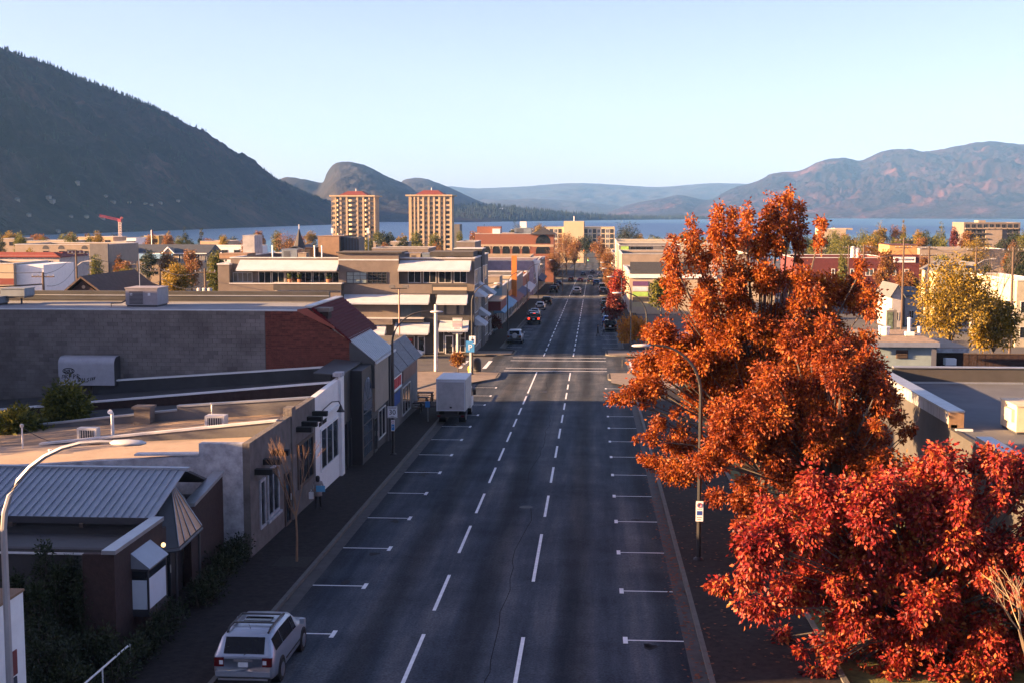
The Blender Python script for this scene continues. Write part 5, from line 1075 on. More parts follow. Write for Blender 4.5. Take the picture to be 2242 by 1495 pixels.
bx('eave_trim', t, m_white, a, b_, Yd-.7, Yd-.61, Z(558, Yd), Z(556, Yd)); awning(t, 'S', Yd-2, X(272, Yd-2), X(380, Yd-2), Z(558, Yd-2), Z(567, Yd-2), 2.6, m_awnb); bx('ground_block', t, m_beige, X(240, Yd), X(385, Yd), Yd-2, Yd-.01, gz(Yd), Z(566, Yd))
# hip-roofed brown hall and bits behind the brick hall
Yd = 140; t = base('brown_chalet', 'brown shingled hall with steep gable and round vent', 'building', X(180, Yd), Yd+8); a, b_ = X(112, Yd), X(248, Yd); xm = X(176, Yd); ze, zr = Z(665, Yd), Z(608, Yd)
bx('wall', t, m_wood, a+.8, b_-.8, Yd+.3, Yd+16, gz(150)-.5, ze); ob('roof_slope', G().prism([(a-.6, Yd, ze-.4), (xm, Yd, zr), (xm, Yd, zr-.25), (a-.6, Yd, ze-.65)], (0, 17, 0)), m_shin, t); ob('roof_slope', G().prism([(b_+.6, Yd, ze-.4), (xm, Yd, zr), (xm, Yd, zr-.25), (b_+.6, Yd, ze-.65)], (0, 17, 0)), m_shin, t)
ob('gable_wall', G().prism([(a+.8, Yd+.4, ze), (b_-.8, Yd+.4, ze), (xm, Yd+.4, zr-.5)], (0, .2, 0)), m_brickd, t); ob('round_vent', G().disc((X(179, Yd), Yd+.39, Z(633, Yd)), (0, -1, 0), .2, .05, 12), m_beige, t)
t = base('brown_chalet_wing', 'lower brown shingled wing with hipped roof by the chalet', 'building', X(250, 150), 155); hip(t, X(190, 150), X(290, 150), 148, 164, Z(655, 148), Z(613, 154), (3.2, 5), m_shin); bx('wall', t, m_wood, X(195, 150), X(285, 150), 149, 163, gz(160)-.5, Z(655, 148))
for lab, p0, p1, Yd, zt, wl in (('orange lit long flat block near the lake on the left', 153, 250, 520, 521, M('peach_render', (.52, .34, .2), rough=.9)), ('white boxy building with pink roof edge on the left', 400, 560, 420, 541, m_white), ('cream low block left of the tall crane', 250, 278, 470, 531, m_cream), ('ochre square block behind the flag mast', 318, 350, 500, 518, M('ochre', (.30, .22, .08), rough=.9)), ('pale flat block under the maples by the shore', 0, 36, 480, 525, m_beige), ('small white block beside the crane foot', 279, 300, 480, 523, m_white), ('tan flat store between the two towers', 818, 890, 560, 531, m_beige), ('grey long parapet building behind the block roof', 815, 938, 330, 545, m_stone), ('cream store under the crane', 60, 150, 440, 530, m_cream), ('taupe stepped building right of the square tower', 1000, 1040, 300, 531, m_stone), ('pink lit flat roof store under the autumn trees', 440, 500, 470, 530, M('peach_render', ()))):
    t = base('town_building', lab, 'building', X((p0+p1)/2, Yd), Yd+8); a, b_ = X(p0, Yd), X(p1, Yd); shell(t, a, b_, Yd, Yd+16, gz(Yd+16)-.5, Z(zt, Yd), wl, m_roofg, cop=m_coping); n = max(2, int((b_-a)/4)); wd = (b_-a)/n
    for i in range(n): win(t, 'S', Yd, a+wd*(i+.25), a+wd*(i+.75), Z(zt, Yd)-2.6, Z(zt, Yd)-1.2, 2, m_frd, g_dark, fw=.1)
t = base('church', 'small church with slim dark spire behind the office block roof', 'church', X(652, 300), 304); bx('wall', t, m_stone2, X(625, 300), X(668, 300), 300, 316, gz(310), Z(548, 300)); xc = X(652, 300); ob('spire', G().lathe((xc, 302, Z(543, 300)), [(1.5, 0), (.9, 1.6), (.05, 4.4)], 8), M('slate_dark', ()), t); ob('cross', G().tube([(xc, 302, Z(543, 300)+4.3), (xc, 302, Z(543, 300)+5.4)], .1, 5), m_white, t); gable(t, X(625, 300), X(668, 300), 300, 316, Z(548, 300), Z(541, 300), m_shing, 'y', wall=m_stone2)
# tower crane on the far left
Yd = 900; t = thing('tower_crane', 'red tower crane with raised jib standing before the hill', 'crane', (X(266, Yd), Yd, gz(Yd))); m_cr = M('crane_red', (.28, .02, .04), rough=.6); xc = X(266, Yd)
def lattice(g, a, b_, w_, n):
    a, b_ = Vector(a), Vector(b_); d = (b_-a); u = d.normalized().cross(Vector((0, 1, 0))).normalized()*w_/2; v = Vector((0, w_/2, 0))
    cs = [u+v, u-v, -u-v, -u+v]
    for c in cs: g.tube([a+c, b_+c], .16, 4)
    for i in range(n):
        for k in range(4): g.tube([a+d*(i/n)+cs[k], a+d*((i+1)/n)+cs[(k+1) % 4]], .1, 3)
    return g
zt = Z(487, Yd); ob('mast', lattice(G(), (xc, Yd, gz(Yd)), (xc, Yd, zt), 1.6, 14), M('crane_pale', (.45, .36, .34), rough=.6), t); bx('cab', t, m_cr, xc-1.2, xc+1.2, Yd-1.2, Yd+1.2, zt, zt+2.2)
ob('jib', lattice(G(), (xc-1, Yd, zt+1.6), (X(222, Yd), Yd, Z(473, Yd)), 1.3, 12), m_cr, t); ob('counter_jib', lattice(G(), (xc+1, Yd, zt+1.4), (X(271, Yd), Yd, Z(476, Yd)), 1.1, 4), m_cr, t); bx('counterweight', t, m_greyr, X(268, Yd), X(272, Yd), Yd-.8, Yd+.8, zt-.5, zt+1.5)
t = thing('flag_pole', 'white flag mast with red pennant on the left townscape', 'flag pole', (X(334, 400), 400, gz(400))); ob('pole', G().tube([(X(334, 400), 400, gz(400)), (X(334, 400), 400, Z(505, 400))], .12, 6), m_white, t); bx('pennant', t, m_cr, X(334, 400)+.1, X(334, 400)+.4, 399.98, 400.0, Z(516, 400), Z(506, 400))
# houses dotted over the lower hillside
vsH, nu_, tot_, nv_ = HILLS['near_hill0']; hv = np.array(vsH)
def on_hill(px, py):
    d = np.array(ray(px, py)); P = hv-np.array(CAMP); tt_ = P@d/(d@d); dist = np.linalg.norm(P-np.outer(tt_, d), axis=1)+np.where(tt_ > 0, 0, 1e9)+tt_*.004; return hv[int(np.argmin(dist))]
for k, (px, py, wd) in enumerate(((167, 402, 12), (100, 438, 14), (115, 446, 16), (35, 441, 9), (250, 441, 20), (318, 447, 10), (332, 451, 8), (350, 449, 10), (388, 440, 10), (410, 445, 9), (185, 476, 11), (226, 481, 22), (160, 475, 7), (282, 444, 9), (232, 432, 8), (124, 511, 9), (60, 470, 8))):
    q = on_hill(px, py); t = thing('hillside_house', 'tiny pale-roofed house among trees on the near hillside', 'house', tuple(q), 'houses on the hillside'); w_ = wd*.55*q[1]/2802.5; dd = 5
    bx('wall', t, m_beige, q[0]-w_/2, q[0]+w_/2, q[1]-dd, q[1]+dd, q[2]-6, q[2]+2.5); hip(t, q[0]-w_/2-.8, q[0]+w_/2+.8, q[1]-dd-.8, q[1]+dd+.8, q[2]+2.5, q[2]+4.5, (w_*.3, dd*.9), M('pale_far_roof', (.075, .08, .085), rough=.8))
for k, (px, py, w_) in enumerate(((1068, 460, 16), (1085, 461, 40), (1100, 460, 34))):
    q = at(px, py, 5450); t = thing('spit_house', ('small white house on the wooded spit', 'long white house on the wooded spit, lower wing', 'long white house on the wooded spit, upper wing')[k], 'house', tuple(q)); bx('wall', t, m_white, q.x-w_/2, q.x+w_/2, q.y-8, q.y+8, q.z-14, q.z+4); hip(t, q.x-w_/2-1, q.x+w_/2+1, q.y-9, q.y+9, q.z+4, q.z+8, (w_*.3, 8), m_white)
# ------------------------------------------------------------------ trees
def leafmat(name, cols, trans=.35, scale=.9):
    if name in MATS: return MATS[name]
    m = bpy.data.materials.new(name); m.use_nodes = True; MATS[name] = m; n = m.node_tree.nodes; l = m.node_tree.links; b = n['Principled BSDF']
    at_ = n.new('ShaderNodeAttribute'); at_.attribute_name = 'tint'
    pos = n.new('ShaderNodeNewGeometry').outputs['Position']; t = n.new('ShaderNodeTexNoise'); t.inputs['Scale'].default_value = scale; t.inputs['Detail'].default_value = 2; l.new(pos, t.inputs['Vector'])
    ad = n.new('ShaderNodeMath'); ad.operation = 'MULTIPLY_ADD'; ad.inputs[1].default_value = .62; l.new(t.outputs['Fac'], ad.inputs[0])
    m2 = n.new('ShaderNodeMath'); m2.operation = 'MULTIPLY'; m2.inputs[1].default_value = .4; l.new(at_.outputs['Fac'], m2.inputs[0]); l.new(m2.outputs[0], ad.inputs[2])
    r = n.new('ShaderNodeValToRGB'); e = r.color_ramp.elements
    while len(e) < len(cols): e.new(.5)
    for i, c in enumerate(cols): e[i].position = .22+.58*i/(len(cols)-1); e[i].color = (*c, 1)
    l.new(ad.outputs[0], r.inputs[0]); l.new(r.outputs[0], b.inputs['Base Color']); b.inputs['Roughness'].default_value = .55; b.inputs['Specular IOR Level'].default_value = .35
    tr = n.new('ShaderNodeBsdfTranslucent'); l.new(r.outputs[0], tr.inputs['Color']); mx = n.new('ShaderNodeMixShader'); mx.inputs[0].default_value = trans
    l.new(b.outputs[0], mx.inputs[1]); l.new(tr.outputs[0], mx.inputs[2]); l.new(mx.outputs[0], n['Material Output'].inputs['Surface']); return m
def leaves(name, P, D, size, m, parent, seed=0, aspect=.55):
    """folded leaf blades: base points P, pointing directions D"""
    rs = np.random.RandomState(seed); N = len(P); s = size*rs.uniform(.65, 1.25, (N, 1))
    D = D/np.linalg.norm(D, axis=1, keepdims=True); U = rs.normal(size=(N, 3)); U -= (U*D).sum(1, keepdims=True)*D; U /= np.linalg.norm(U, axis=1, keepdims=True); W = np.cross(D, U)
    tip = P+D*s; mid = P+D*s*.45; a = mid+U*s*aspect*.5+W*s*.12; b = mid-U*s*aspect*.5+W*s*.12
    V = np.stack([P, a, tip, b], 1).reshape(-1, 3)-np.array(ORG[parent]); idx = np.arange(N)*4
    F = np.stack([idx, idx+1, idx+2, idx, idx+2, idx+3], 1).reshape(-1)
    me = bpy.data.meshes.new('mesh'); me.vertices.add(4*N); me.vertices.foreach_set('co', V.reshape(-1).astype(np.float32)); me.loops.add(6*N); me.loops.foreach_set('vertex_index', F.astype(np.int32))
    me.polygons.add(2*N); me.polygons.foreach_set('loop_start', np.arange(2*N, dtype=np.int32)*3); me.polygons.foreach_set('loop_total', np.full(2*N, 3, np.int32)); me.update(); me.validate()
    at_ = me.attributes.new('tint', 'FLOAT', 'POINT'); at_.data.foreach_set('value', np.repeat(rs.uniform(0, 1, N), 4).astype(np.float32)); me.materials.append(m)
    o = bpy.data.objects.new(name, me); COL.objects.link(o); o.parent = parent; return o
m_bark = M('grey_bark', (.085, .07, .06), rough=.95, var=.3, sc_=4, bump=.4); m_barkp = M('pale_bark', (.2, .17, .14), rough=.95, var=.3, sc_=4)
def tree(label, bxy, lobes, m, nclump, per, leaf, clump, trunk_r=.2, fork=.35, name='tree', seed=0, bark=None, group=None, droop=.5, shell_=.45, cat='tree', aspect=.55, zb=None):
    """lobes: (centre, radii). A forked trunk, limbs into every lobe, leaf tufts spread through each lobe"""
    x, y = bxy; zg = gz(y) if zb is None else zb; t = thing(name, label, cat, (x, y, zg), group); rs = np.random.RandomState(seed); bark = bark or m_bark
    zc = np.mean([c[2] for c, r in lobes]); F = Vector((x, y, zg+(zc-zg)*fork))
    g = G(); g.tube([(x, y, zg-.2), (x+rs.uniform(-.05, .05), y, zg+(F.z-zg)*.5), F], trunk_r, 8, trunk_r*.75); ob('trunk', g, bark, t)
    g = G(); vol = np.array([r[0]*r[1]*r[2] for c, r in lobes])**.72; pr = vol/vol.sum(); cnt = np.maximum(1, np.round(pr*nclump)).astype(int); PP = []; DD = []
    top = max(c[2]+r[2] for c, r in lobes)
    for (c, r), k in zip(lobes, cnt):
        c = Vector(c); mid = F.lerp(c, .5)+Vector((rs.uniform(-.2, .2), rs.uniform(-.2, .2), (c-F).length*.08)); rr = trunk_r*.32*min(1, .4+max(r)/2)
        g.tube([F, mid, c, c+Vector((0, 0, r[2]*.6))], rr, 5, rr*.25)
        d = rs.normal(size=(k, 3)); d /= np.linalg.norm(d, axis=1, keepdims=True); q = shell_+(1-shell_)*rs.uniform(0, 1, (k, 1))**.6; tp = np.array(c)+d*q*np.array(r)
        for p, dd in zip(tp, d):
            if rs.uniform() < .3: g.tube([c.lerp(Vector(p), .1), Vector(p)], rr*.22, 3, rr*.08)
            n = max(3, int(per*rs.uniform(.6, 1.4))); ce = min(clump, .75*min(r[0], r[2])); o = rs.normal(size=(n, 3))*ce*.5; PP.append(p+o); v = o/ce+rs.normal(size=(n, 3))*.5+dd*.4; v[:, 2] -= droop; DD.append(v)
    ob('limbs', g, bark, t); leaves('crown', np.concatenate(PP), np.concatenate(DD), leaf, m, t, seed, aspect); return t
def pxl(lst, Yd, spread, seed, dep=1.0, split=True):
    rs = random.Random(seed); out = []
    if split:                 # every big lobe becomes several ragged, upswept sprays with gaps between them
        l2 = []
        for px, py, rx, ry in lst:
            if rx*ry < 1500: l2.append((px, py, rx, ry)); continue
            for k in range(max(3, int(rx*ry/430))):
                a = rs.uniform(0, 6.28); q = math.sqrt(rs.uniform(.02, 1)); e = rs.uniform(.24, .42); l2.append((px+rx*.82*q*math.cos(a), py+ry*.82*q*math.sin(a), rx*e*.85, ry*e*1.15))
        lst = l2
    for px, py, rx, ry in lst:
        yy = Yd+rs.uniform(-spread, spread); s = yy/2802.5; c = at(px, py, yy); out.append((tuple(c), (rx*s, dep*(rx+ry)*.5*s, ry*s)))
    return out
L_or = leafmat('maple_orange', [(.055, .008, .005), (.19, .032, .006), (.38, .095, .008), (.46, .18, .016)], .35, 1.3)
L_ord = leafmat('maple_rust', [(.045, .007, .006), (.16, .024, .007), (.32, .066, .009), (.38, .14, .018)], .35, 1.0)
L_red = leafmat('maple_red', [(.035, .004, .006), (.14, .008, .012), (.29, .018, .016), (.34, .07, .018), (.34, .16, .03)], .3, 1.3)
L_yel = leafmat('ash_yellow', [(.05, .045, .010), (.15, .11, .012), (.34, .21, .015), (.14, .13, .02)], .35)
L_grn = leafmat('green_leaf', [(.022, .035, .010), (.06, .075, .015), (.15, .15, .02), (.26, .22, .03)], .3)
L_dgr = leafmat('dark_green_leaf', [(.010, .018, .010), (.022, .035, .014), (.045, .06, .02)], .2)
L_brn = leafmat('brown_leaf', [(.07, .028, .015), (.16, .06, .022), (.26, .12, .03), (.2, .14, .03)], .3)
# tall orange maple
spires = [(1514, 540, 34, 62), (1572, 520, 36, 70), (1604, 520, 22, 76), (1635, 498, 26, 70), (1680, 497, 28, 74), (1704, 487, 26, 70), (1728, 476, 21, 66), (1750, 500, 24, 70), (1797, 502, 24, 46), (1472, 566, 34, 50), (1660, 530, 22, 45), (1545, 560, 22, 40)]
mids = [(1500, 640, 62, 55), (1570, 625, 62, 65), (1645, 625, 66, 60), (1735, 625, 66, 60), (1800, 620, 46, 50), (1815, 690, 50, 60), (1530, 740, 95, 72), (1650, 735, 100, 80), (1770, 760, 90, 75), (1480, 830, 85, 60), (1590, 850, 105, 80), (1710, 860, 105, 80), (1830, 830, 70, 72)]
tips = [(1862, 640, 28, 42), (1884, 595, 11, 28), (1904, 662, 22, 36), (1895, 745, 28, 18), (1878, 780, 26, 26), (1412, 850, 46, 26), (1352, 872, 22, 11), (1378, 868, 24, 14), (1440, 900, 58, 34), (1470, 962, 60, 38), (1418, 1003, 24, 11), (1450, 1015, 34, 15), (1500, 1030, 55, 26), (1412, 800, 30, 20), (1455, 780, 50, 34), (1430, 725, 30, 18), (1395, 962, 12, 5)]
lob = pxl([(a, b_+4, c*.42, d*1.05) for a, b_, c, d in spires], 64, 1.6, 1, split=False)+pxl(mids, 64, 2.6, 2)+pxl(tips, 63, 1.6, 3)
tree('tall orange maple with upright spires at the edge of the right pavement', (8.6, 64), lob, L_or, 6000, 30, .165, .28, .24, .2, 'maple_tree', 1, droop=.6, shell_=.25)
low = [(1640, 940, 105, 70), (1760, 930, 110, 90), (1870, 870, 80, 80), (1595, 1060, 50, 40), (1570, 1090, 22, 16), (1690, 1050, 100, 60), (1925, 850, 50, 50), (1945, 930, 50, 50), (1985, 980, 38, 45), (1850, 1010, 110, 70), (1680, 850, 70, 60), (1790, 800, 70, 60), (1590, 970, 70, 50), (1730, 740, 22, 40), (1810, 735, 24, 40), (1860, 780, 30, 45), (1900, 800, 26, 40), (1540, 1010, 40, 24), (1640, 1130, 60, 34), (1760, 1100, 90, 40), (1640, 1190, 40, 30), (1900, 1050, 70, 50)]
tree('rust brown maple between the orange and red maples', (10.2, 54), pxl(low, 54, 2.4, 4), L_ord, 4600, 30, .16, .27, .2, .3, 'maple_tree', 2, droop=.6, shell_=.25)
red = [(1620, 1285, 52, 36), (1580, 1278, 26, 18), (1700, 1200, 90, 75), (1660, 1330, 45, 28), (1690, 1110, 60, 40), (1840, 1130, 115, 90), (1990, 1110, 110, 90), (2110, 1080, 85, 80), (2200, 1055, 65, 65), (2165, 990, 16, 22), (2060, 1010, 36, 40), (2140, 1020, 30, 25), (1810, 1270, 115, 75), (1950, 1270, 120, 95), (2090, 1260, 120, 100), (2225, 1240, 95, 100), (1880, 1390, 105, 65), (2030, 1410, 120, 90), (2190, 1420, 110, 100), (1780, 1440, 58, 42), (1830, 1490, 90, 50), (1960, 1520, 120, 60), (1705, 1395, 28, 20), (2100, 1530, 120, 70), (1740, 1300, 60, 40), (2280, 1120, 60, 80), (2290, 1350, 60, 120), (1630, 1180, 40, 40)]
tree('scarlet maple in front of the store beside the right pavement', (10.4, 41), pxl(red, 40.5, 1.9, 6), L_red, 6800, 30, .16, .25, .2, .3, 'maple_tree', 3, droop=.9, shell_=.2, aspect=.6)
def bare(label, bxy, h, spread, m, name='bare_tree', seed=1, depth=5, r0=.09, group=None, tz=None, up=.7):
    x, y = bxy; t = thing(name, label, 'tree', (x, y, gz(y) if tz is None else tz), group); r_ = random.Random(seed); g = G(); tips_ = []
    def grow(p, d, L, r, k):
        q = p+d*L; m_ = p.lerp(q, .5)+Vector((r_.uniform(-1, 1), r_.uniform(-1, 1), 0))*L*.06; g.tube([p, m_, q], r, 5 if r > .03 else 3, r*.6)
        if k == 0: tips_.append(q); return
        for _ in range(r_.choice((2, 3, 3)) if k > 1 else 3):
            e = (d+Vector((r_.uniform(-1, 1), r_.uniform(-1, 1), r_.uniform(-.2, .6)*up))*spread).normalized(); grow(q, e, L*r_.uniform(.62, .85), max(r*.55, .006), k-1)
    z = gz(y) if tz is None else tz; gt = G(); gt.tube([(x, y, z-.1), (x+.03, y, z+h*.2), (x, y, z+h*.4)], r0, 7, r0*.7); ob('trunk', gt, m, t)
    for _ in range(5): grow(Vector((x, y, z+h*r_.uniform(.34, .42))), Vector((r_.uniform(-.5, .5), r_.uniform(-.5, .5), 1)).normalized(), h*.2, r0*.5, depth-1)
    ob('branches', g, m, t); return t, tips_
t, tp = bare('slender young street tree with thin tawny twigs by the stucco shop', (-12.26, 51.4), 5.6, .34, M('tawny_twig', (.22, .13, .075), rough=.9, var=.3), seed=4, depth=4, r0=.055)
g = G(); g.quad((-13.1, 50.5, gz(50.5)+.145), (-11.65, 50.5, gz(50.5)+.145), (-11.65, 52.2, gz(52.2)+.145), (-13.1, 52.2, gz(52.2)+.145)); ob('tree_pit', g, M('soil', (.02, .017, .015), rough=1, var=.5, sc_=8), kind='structure')
bare('tangle of bare pale branches in front of the scarlet maple', (11.9, 34.6), 5.2, .6, M('pale_twig', (.30, .23, .15), rough=.9), seed=9, depth=4, r0=.06)
bare('tall bare grey tree between the power poles', (X(2180, 150), 150), 13, .35, M('grey_twig', (.14, .11, .09), rough=.95), seed=12, depth=5, r0=.12)
bare('bare brown street tree by the arcade', (X(1232, 330), 330), 12, .42, M('brown_twig', (.16, .09, .05), rough=.95), seed=15, depth=5, r0=.12)
def auto(label, px, ytop, Yd, wpx, m, shape='round', n=90, per=16, leaf=None, seed=0, ybase=None, group=None, name='tree', **kw):
    """a town tree sized from its outline: crown top row, width in pixels, distance"""
    rs = random.Random(seed+int(px)); s = Yd/2802.5; xx = X(px, Yd); zt = Z(ytop, Yd); w_ = wpx*s; zg = gz(Yd); h = zt-zg; lob = []
    if shape == 'cone':
        for k in range(7):
            f = k/6; r = w_*.5*(1-f)**.8+.12*w_; lob.append(((xx, Yd, zg+h*(.12+.8*f)), (r, r, h*.13)))
    elif shape == 'col':
        for k in range(6): f = k/5; r = w_*.5*math.sin(math.pi*(.15+.8*f)); lob.append(((xx+rs.uniform(-.1, .1)*w_, Yd+rs.uniform(-.1, .1)*w_, zg+h*(.2+.68*f)), (r, r, h*.14)))
    else:
        ch = min(h*.86, max(w_*.95, h*.7 if shape == 'round' else h*.55)); zc = zt-ch*.5
        for k in range(14):
            a = k*2.4; f = rs.uniform(-.8, .8); q = rs.uniform(.35, .75)*math.sqrt(max(.1, 1-f*f)); rr = w_*rs.uniform(.15, .27); lob.append(((xx+math.cos(a)*w_*.45*q, Yd+math.sin(a)*w_*.45*q, zc+f*ch*.36), (rr, rr, min(rr, ch*.3)*rs.uniform(.7, 1))))
        lob.append(((xx, Yd, zt-ch*.25), (w_*.25, w_*.25, ch*.25))); lob.append(((xx, Yd, zc), (w_*.33, w_*.33, ch*.33)))
    lf = leaf or max(.3, min(.9, 2.6*s)); kw.setdefault('trunk_r', max(.12, h*.018))
    return tree(label, (xx, Yd), lob, m, n, per, lf, max(.4, w_*.09), fork=.4, name=name, seed=seed+int(px), group=group, droop=.25, shell_=.35, **kw)
# foreground and middle-distance trees
auto('leafy green bush tree tipped yellow behind the gravel roof', 130, 845, 68, 125, L_grn, n=420, per=24, leaf=.26, seed=1); auto('lower dark green tree beside the restaurant roof', 25, 905, 64, 130, L_grn, n=380, per=24, leaf=.26, seed=2)
auto('spreading yellow ash tree in the right car park', 2085, 560, 128, 190, L_yel, 'wide', n=420, per=22, leaf=.3, seed=3); auto('yellow green ash crown by the tall pole', 2180, 640, 132, 120, L_yel, n=300, per=22, leaf=.34, seed=4)
auto('olive green tree beside the cream sign shop', 1448, 605, 215, 70, L_grn, n=160, per=18, leaf=.5, seed=5)
auto('small orange yellow street tree on the right pavement past the crossing', 1382, 690, 160, 80, leafmat('pear_yellow', [(.25, .06, .01), (.5, .19, .015), (.58, .3, .03)], .4), n=200, per=18, leaf=.32, seed=6)
auto('round copper street tree clipped small at the near corner', 1002, 772, 127, 34, L_brn, n=90, per=18, leaf=.22, seed=7, trunk_r=.06)
auto('dark red street tree on the right before the second crossing', 1352, 590, 235, 48, L_red, n=150, per=16, leaf=.4, seed=8); auto('dark crimson street tree in the parked row on the right', 1346, 640, 190, 44, leafmat('crimson_dark', [(.05, .008, .012), (.12, .02, .02), (.2, .04, .02)], .25), n=150, per=16, leaf=.4, seed=9)
auto('small dark red shrub tree before the maroon canopy shop', 1083, 692, 178, 28, leafmat('crimson_dark', []), n=70, per=14, leaf=.3, seed=10, trunk_r=.06)
sp = [('russet street tree left of the far road', 1240, 508, 480, 60, L_brn), ('thin tawny street tree past the second crossing', 1215, 540, 350, 46, L_brn), ('brown street tree at the third crossing left', 1258, 520, 450, 40, L_brn), ('tan street tree at the third crossing right', 1312, 516, 460, 38, L_brn), ('tawny street tree along the right kerb far down', 1330, 545, 340, 44, L_brn), ('dark tree closing the far end of the road', 1282, 515, 640, 50, L_dgr), ('rust street tree by the sign shop', 1337, 575, 270, 40, L_brn)]
for k, a in enumerate(sp): auto(*a, n=220, per=16, seed=20+k)
# trees along the lake and through the town
bg = [('dark spruce tall on the left shore', 408, 502, 560, 22, L_dgr, 'cone'), ('dark spruce shorter beside the tall one', 443, 503, 560, 24, L_dgr, 'cone'), ('dark broad pine near the arcade', 1072, 492, 560, 50, L_dgr, 'round'), ('dark massive pine behind the arcade', 1130, 486, 560, 52, L_dgr, 'round'), ('olive round tree beside the hotel', 1182, 487, 600, 44, L_yel, 'round'), ('dark dome tree right of the hotel', 1376, 487, 560, 74, L_dgr, 'round'),
      ('pinkish autumn tree spread behind the office block roof', 640, 508, 330, 98, L_brn, 'wide'), ('golden bush tree before the townhouses', 385, 578, 200, 74, L_yel, 'wide'), ('green gold tree beside the office block', 475, 545, 190, 52, L_grn, 'round'), ('olive tree under the townhouse awning', 275, 588, 240, 64, L_grn, 'wide'), ('dark red small tree by the townhouses', 262, 562, 300, 30, L_brn, 'round'),
      ('autumn orange tree on the left shore', 95, 515, 480, 40, L_brn, 'wide'), ('yellow green tree left of the orange one', 45, 510, 480, 30, L_grn, 'round'), ('orange tree before the peach block', 155, 510, 510, 24, L_brn, 'round'), ('orange brown tree behind the peach block', 195, 511, 560, 26, L_brn, 'round'), ('gold tree near the two spruces', 370, 508, 540, 30, L_yel, 'round'), ('olive tree beyond the white roofs', 487, 518, 540, 28, L_grn, 'wide'),
      ('green tree against the round-bayed tower', 828, 503, 640, 30, L_grn, 'round'), ('dark green tree between the towers', 855, 510, 640, 26, L_dgr, 'round'), ('golden tree between the towers', 880, 512, 660, 28, L_yel, 'round'), ('rusty tree foot of the square tower', 955, 532, 480, 46, L_brn, 'wide'), ('small green tree foot of the square tower', 920, 530, 470, 16, L_grn, 'round'), ('orange shrub tree before the tan store', 843, 530, 440, 24, L_brn, 'round')]
rt = [('green pine by the shore right of the maple', 1820, 498, 430, 42, L_grn, 'cone'), ('broad olive tree on the right shore', 1895, 497, 470, 60, L_grn, 'round'), ('gold crowned tree on the right shore', 1925, 486, 480, 44, L_yel, 'round'), ('russet tree beside the gold crowned one', 1955, 490, 480, 36, L_brn, 'round'), ('slim golden poplar on the right shore', 1975, 476, 500, 12, L_yel, 'col'), ('umbrella shaped green tree over the maroon tower', 1978, 510, 380, 38, L_grn, 'wide'), ('low rounded dark green tree by the poplars', 2025, 503, 440, 42, L_dgr, 'round'), ('tall green poplar on the right shore', 2056, 480, 460, 30, L_grn, 'col'), ('dark red tree beside the tall green poplar', 2086, 493, 470, 22, leafmat('crimson_dark', []), 'round'), ('golden tree in front of the condo block', 2135, 515, 330, 60, L_yel, 'wide'), ('green tree at the right of the condo block', 2240, 500, 420, 40, L_grn, 'round'),
      ('olive hedge tree along the right townscape', 1850, 512, 420, 60, L_grn, 'wide'), ('small orange tree at the right of the condos', 2215, 525, 340, 30, L_brn, 'round'), ('dark green tree behind the yellow ash', 2060, 555, 250, 60, L_grn, 'wide'), ('dark evergreen clump right of the bare tree', 2230, 545, 260, 70, L_dgr, 'wide'), ('brown shrub tree before the maroon row', 1985, 590, 225, 60, L_brn, 'wide'), ('dull brown tree behind maroon roof', 1905, 532, 300, 50, L_brn, 'wide'), ('dark red tree right of the cream store', 1462, 512, 440, 30, leafmat('crimson_dark', []), 'round')]
for k, (lab, px, yt, Yd, wp, mm, sh) in enumerate(bg+rt): auto(lab, px, yt, Yd, wp, mm, sh, n=230 if Yd > 300 else 380, per=16, seed=40+k)
# unseen elms and a terrace, added west of the frame to shade near roofs
for k, (x, y, h, w_) in enumerate(((-50, 14, 12, 10), (-47, 24, 11, 9), (-49, 33, 12.5, 9.5), (-52, 41.5, 11, 8), (-50, 54, 12, 8), (-47, 61, 13, 9))):
    lob = [((x+math.cos(a*2.4)*w_*.28, y+math.sin(a*2.4)*w_*.28, gz(y)+h*(.35+.06*a)), (w_*.26, w_*.26, h*.16)) for a in range(9)]
    tree(('unseen broad elm added for shade west of the frame, southernmost', 'unseen broad elm added for shade beside the southernmost', 'unseen tall elm added for shade behind the restaurant', 'unseen elm added for shade beside the gap', 'unseen elm added for shade past the gap', 'unseen elm added for shade next to the brick hall')[k], (x, y), lob, L_grn, 160, 16, .5, .9, .25, name='shade_elm', seed=80+k)
t = base('shade_terrace', 'unseen three-storey brick terrace added for shade west of the brick hall', 'building', -60, 70); shell(t, -70, -46, 60.5, 76.5, gz(75)-.5, 13.6, m_brick, m_roofg, cop=m_coping)
for r in range(3): wins(t, 'E', -48, 63.5, 74.5, 4, 1.2, gz(70)+1+3*r, gz(70)+2.5+3*r, n=2)
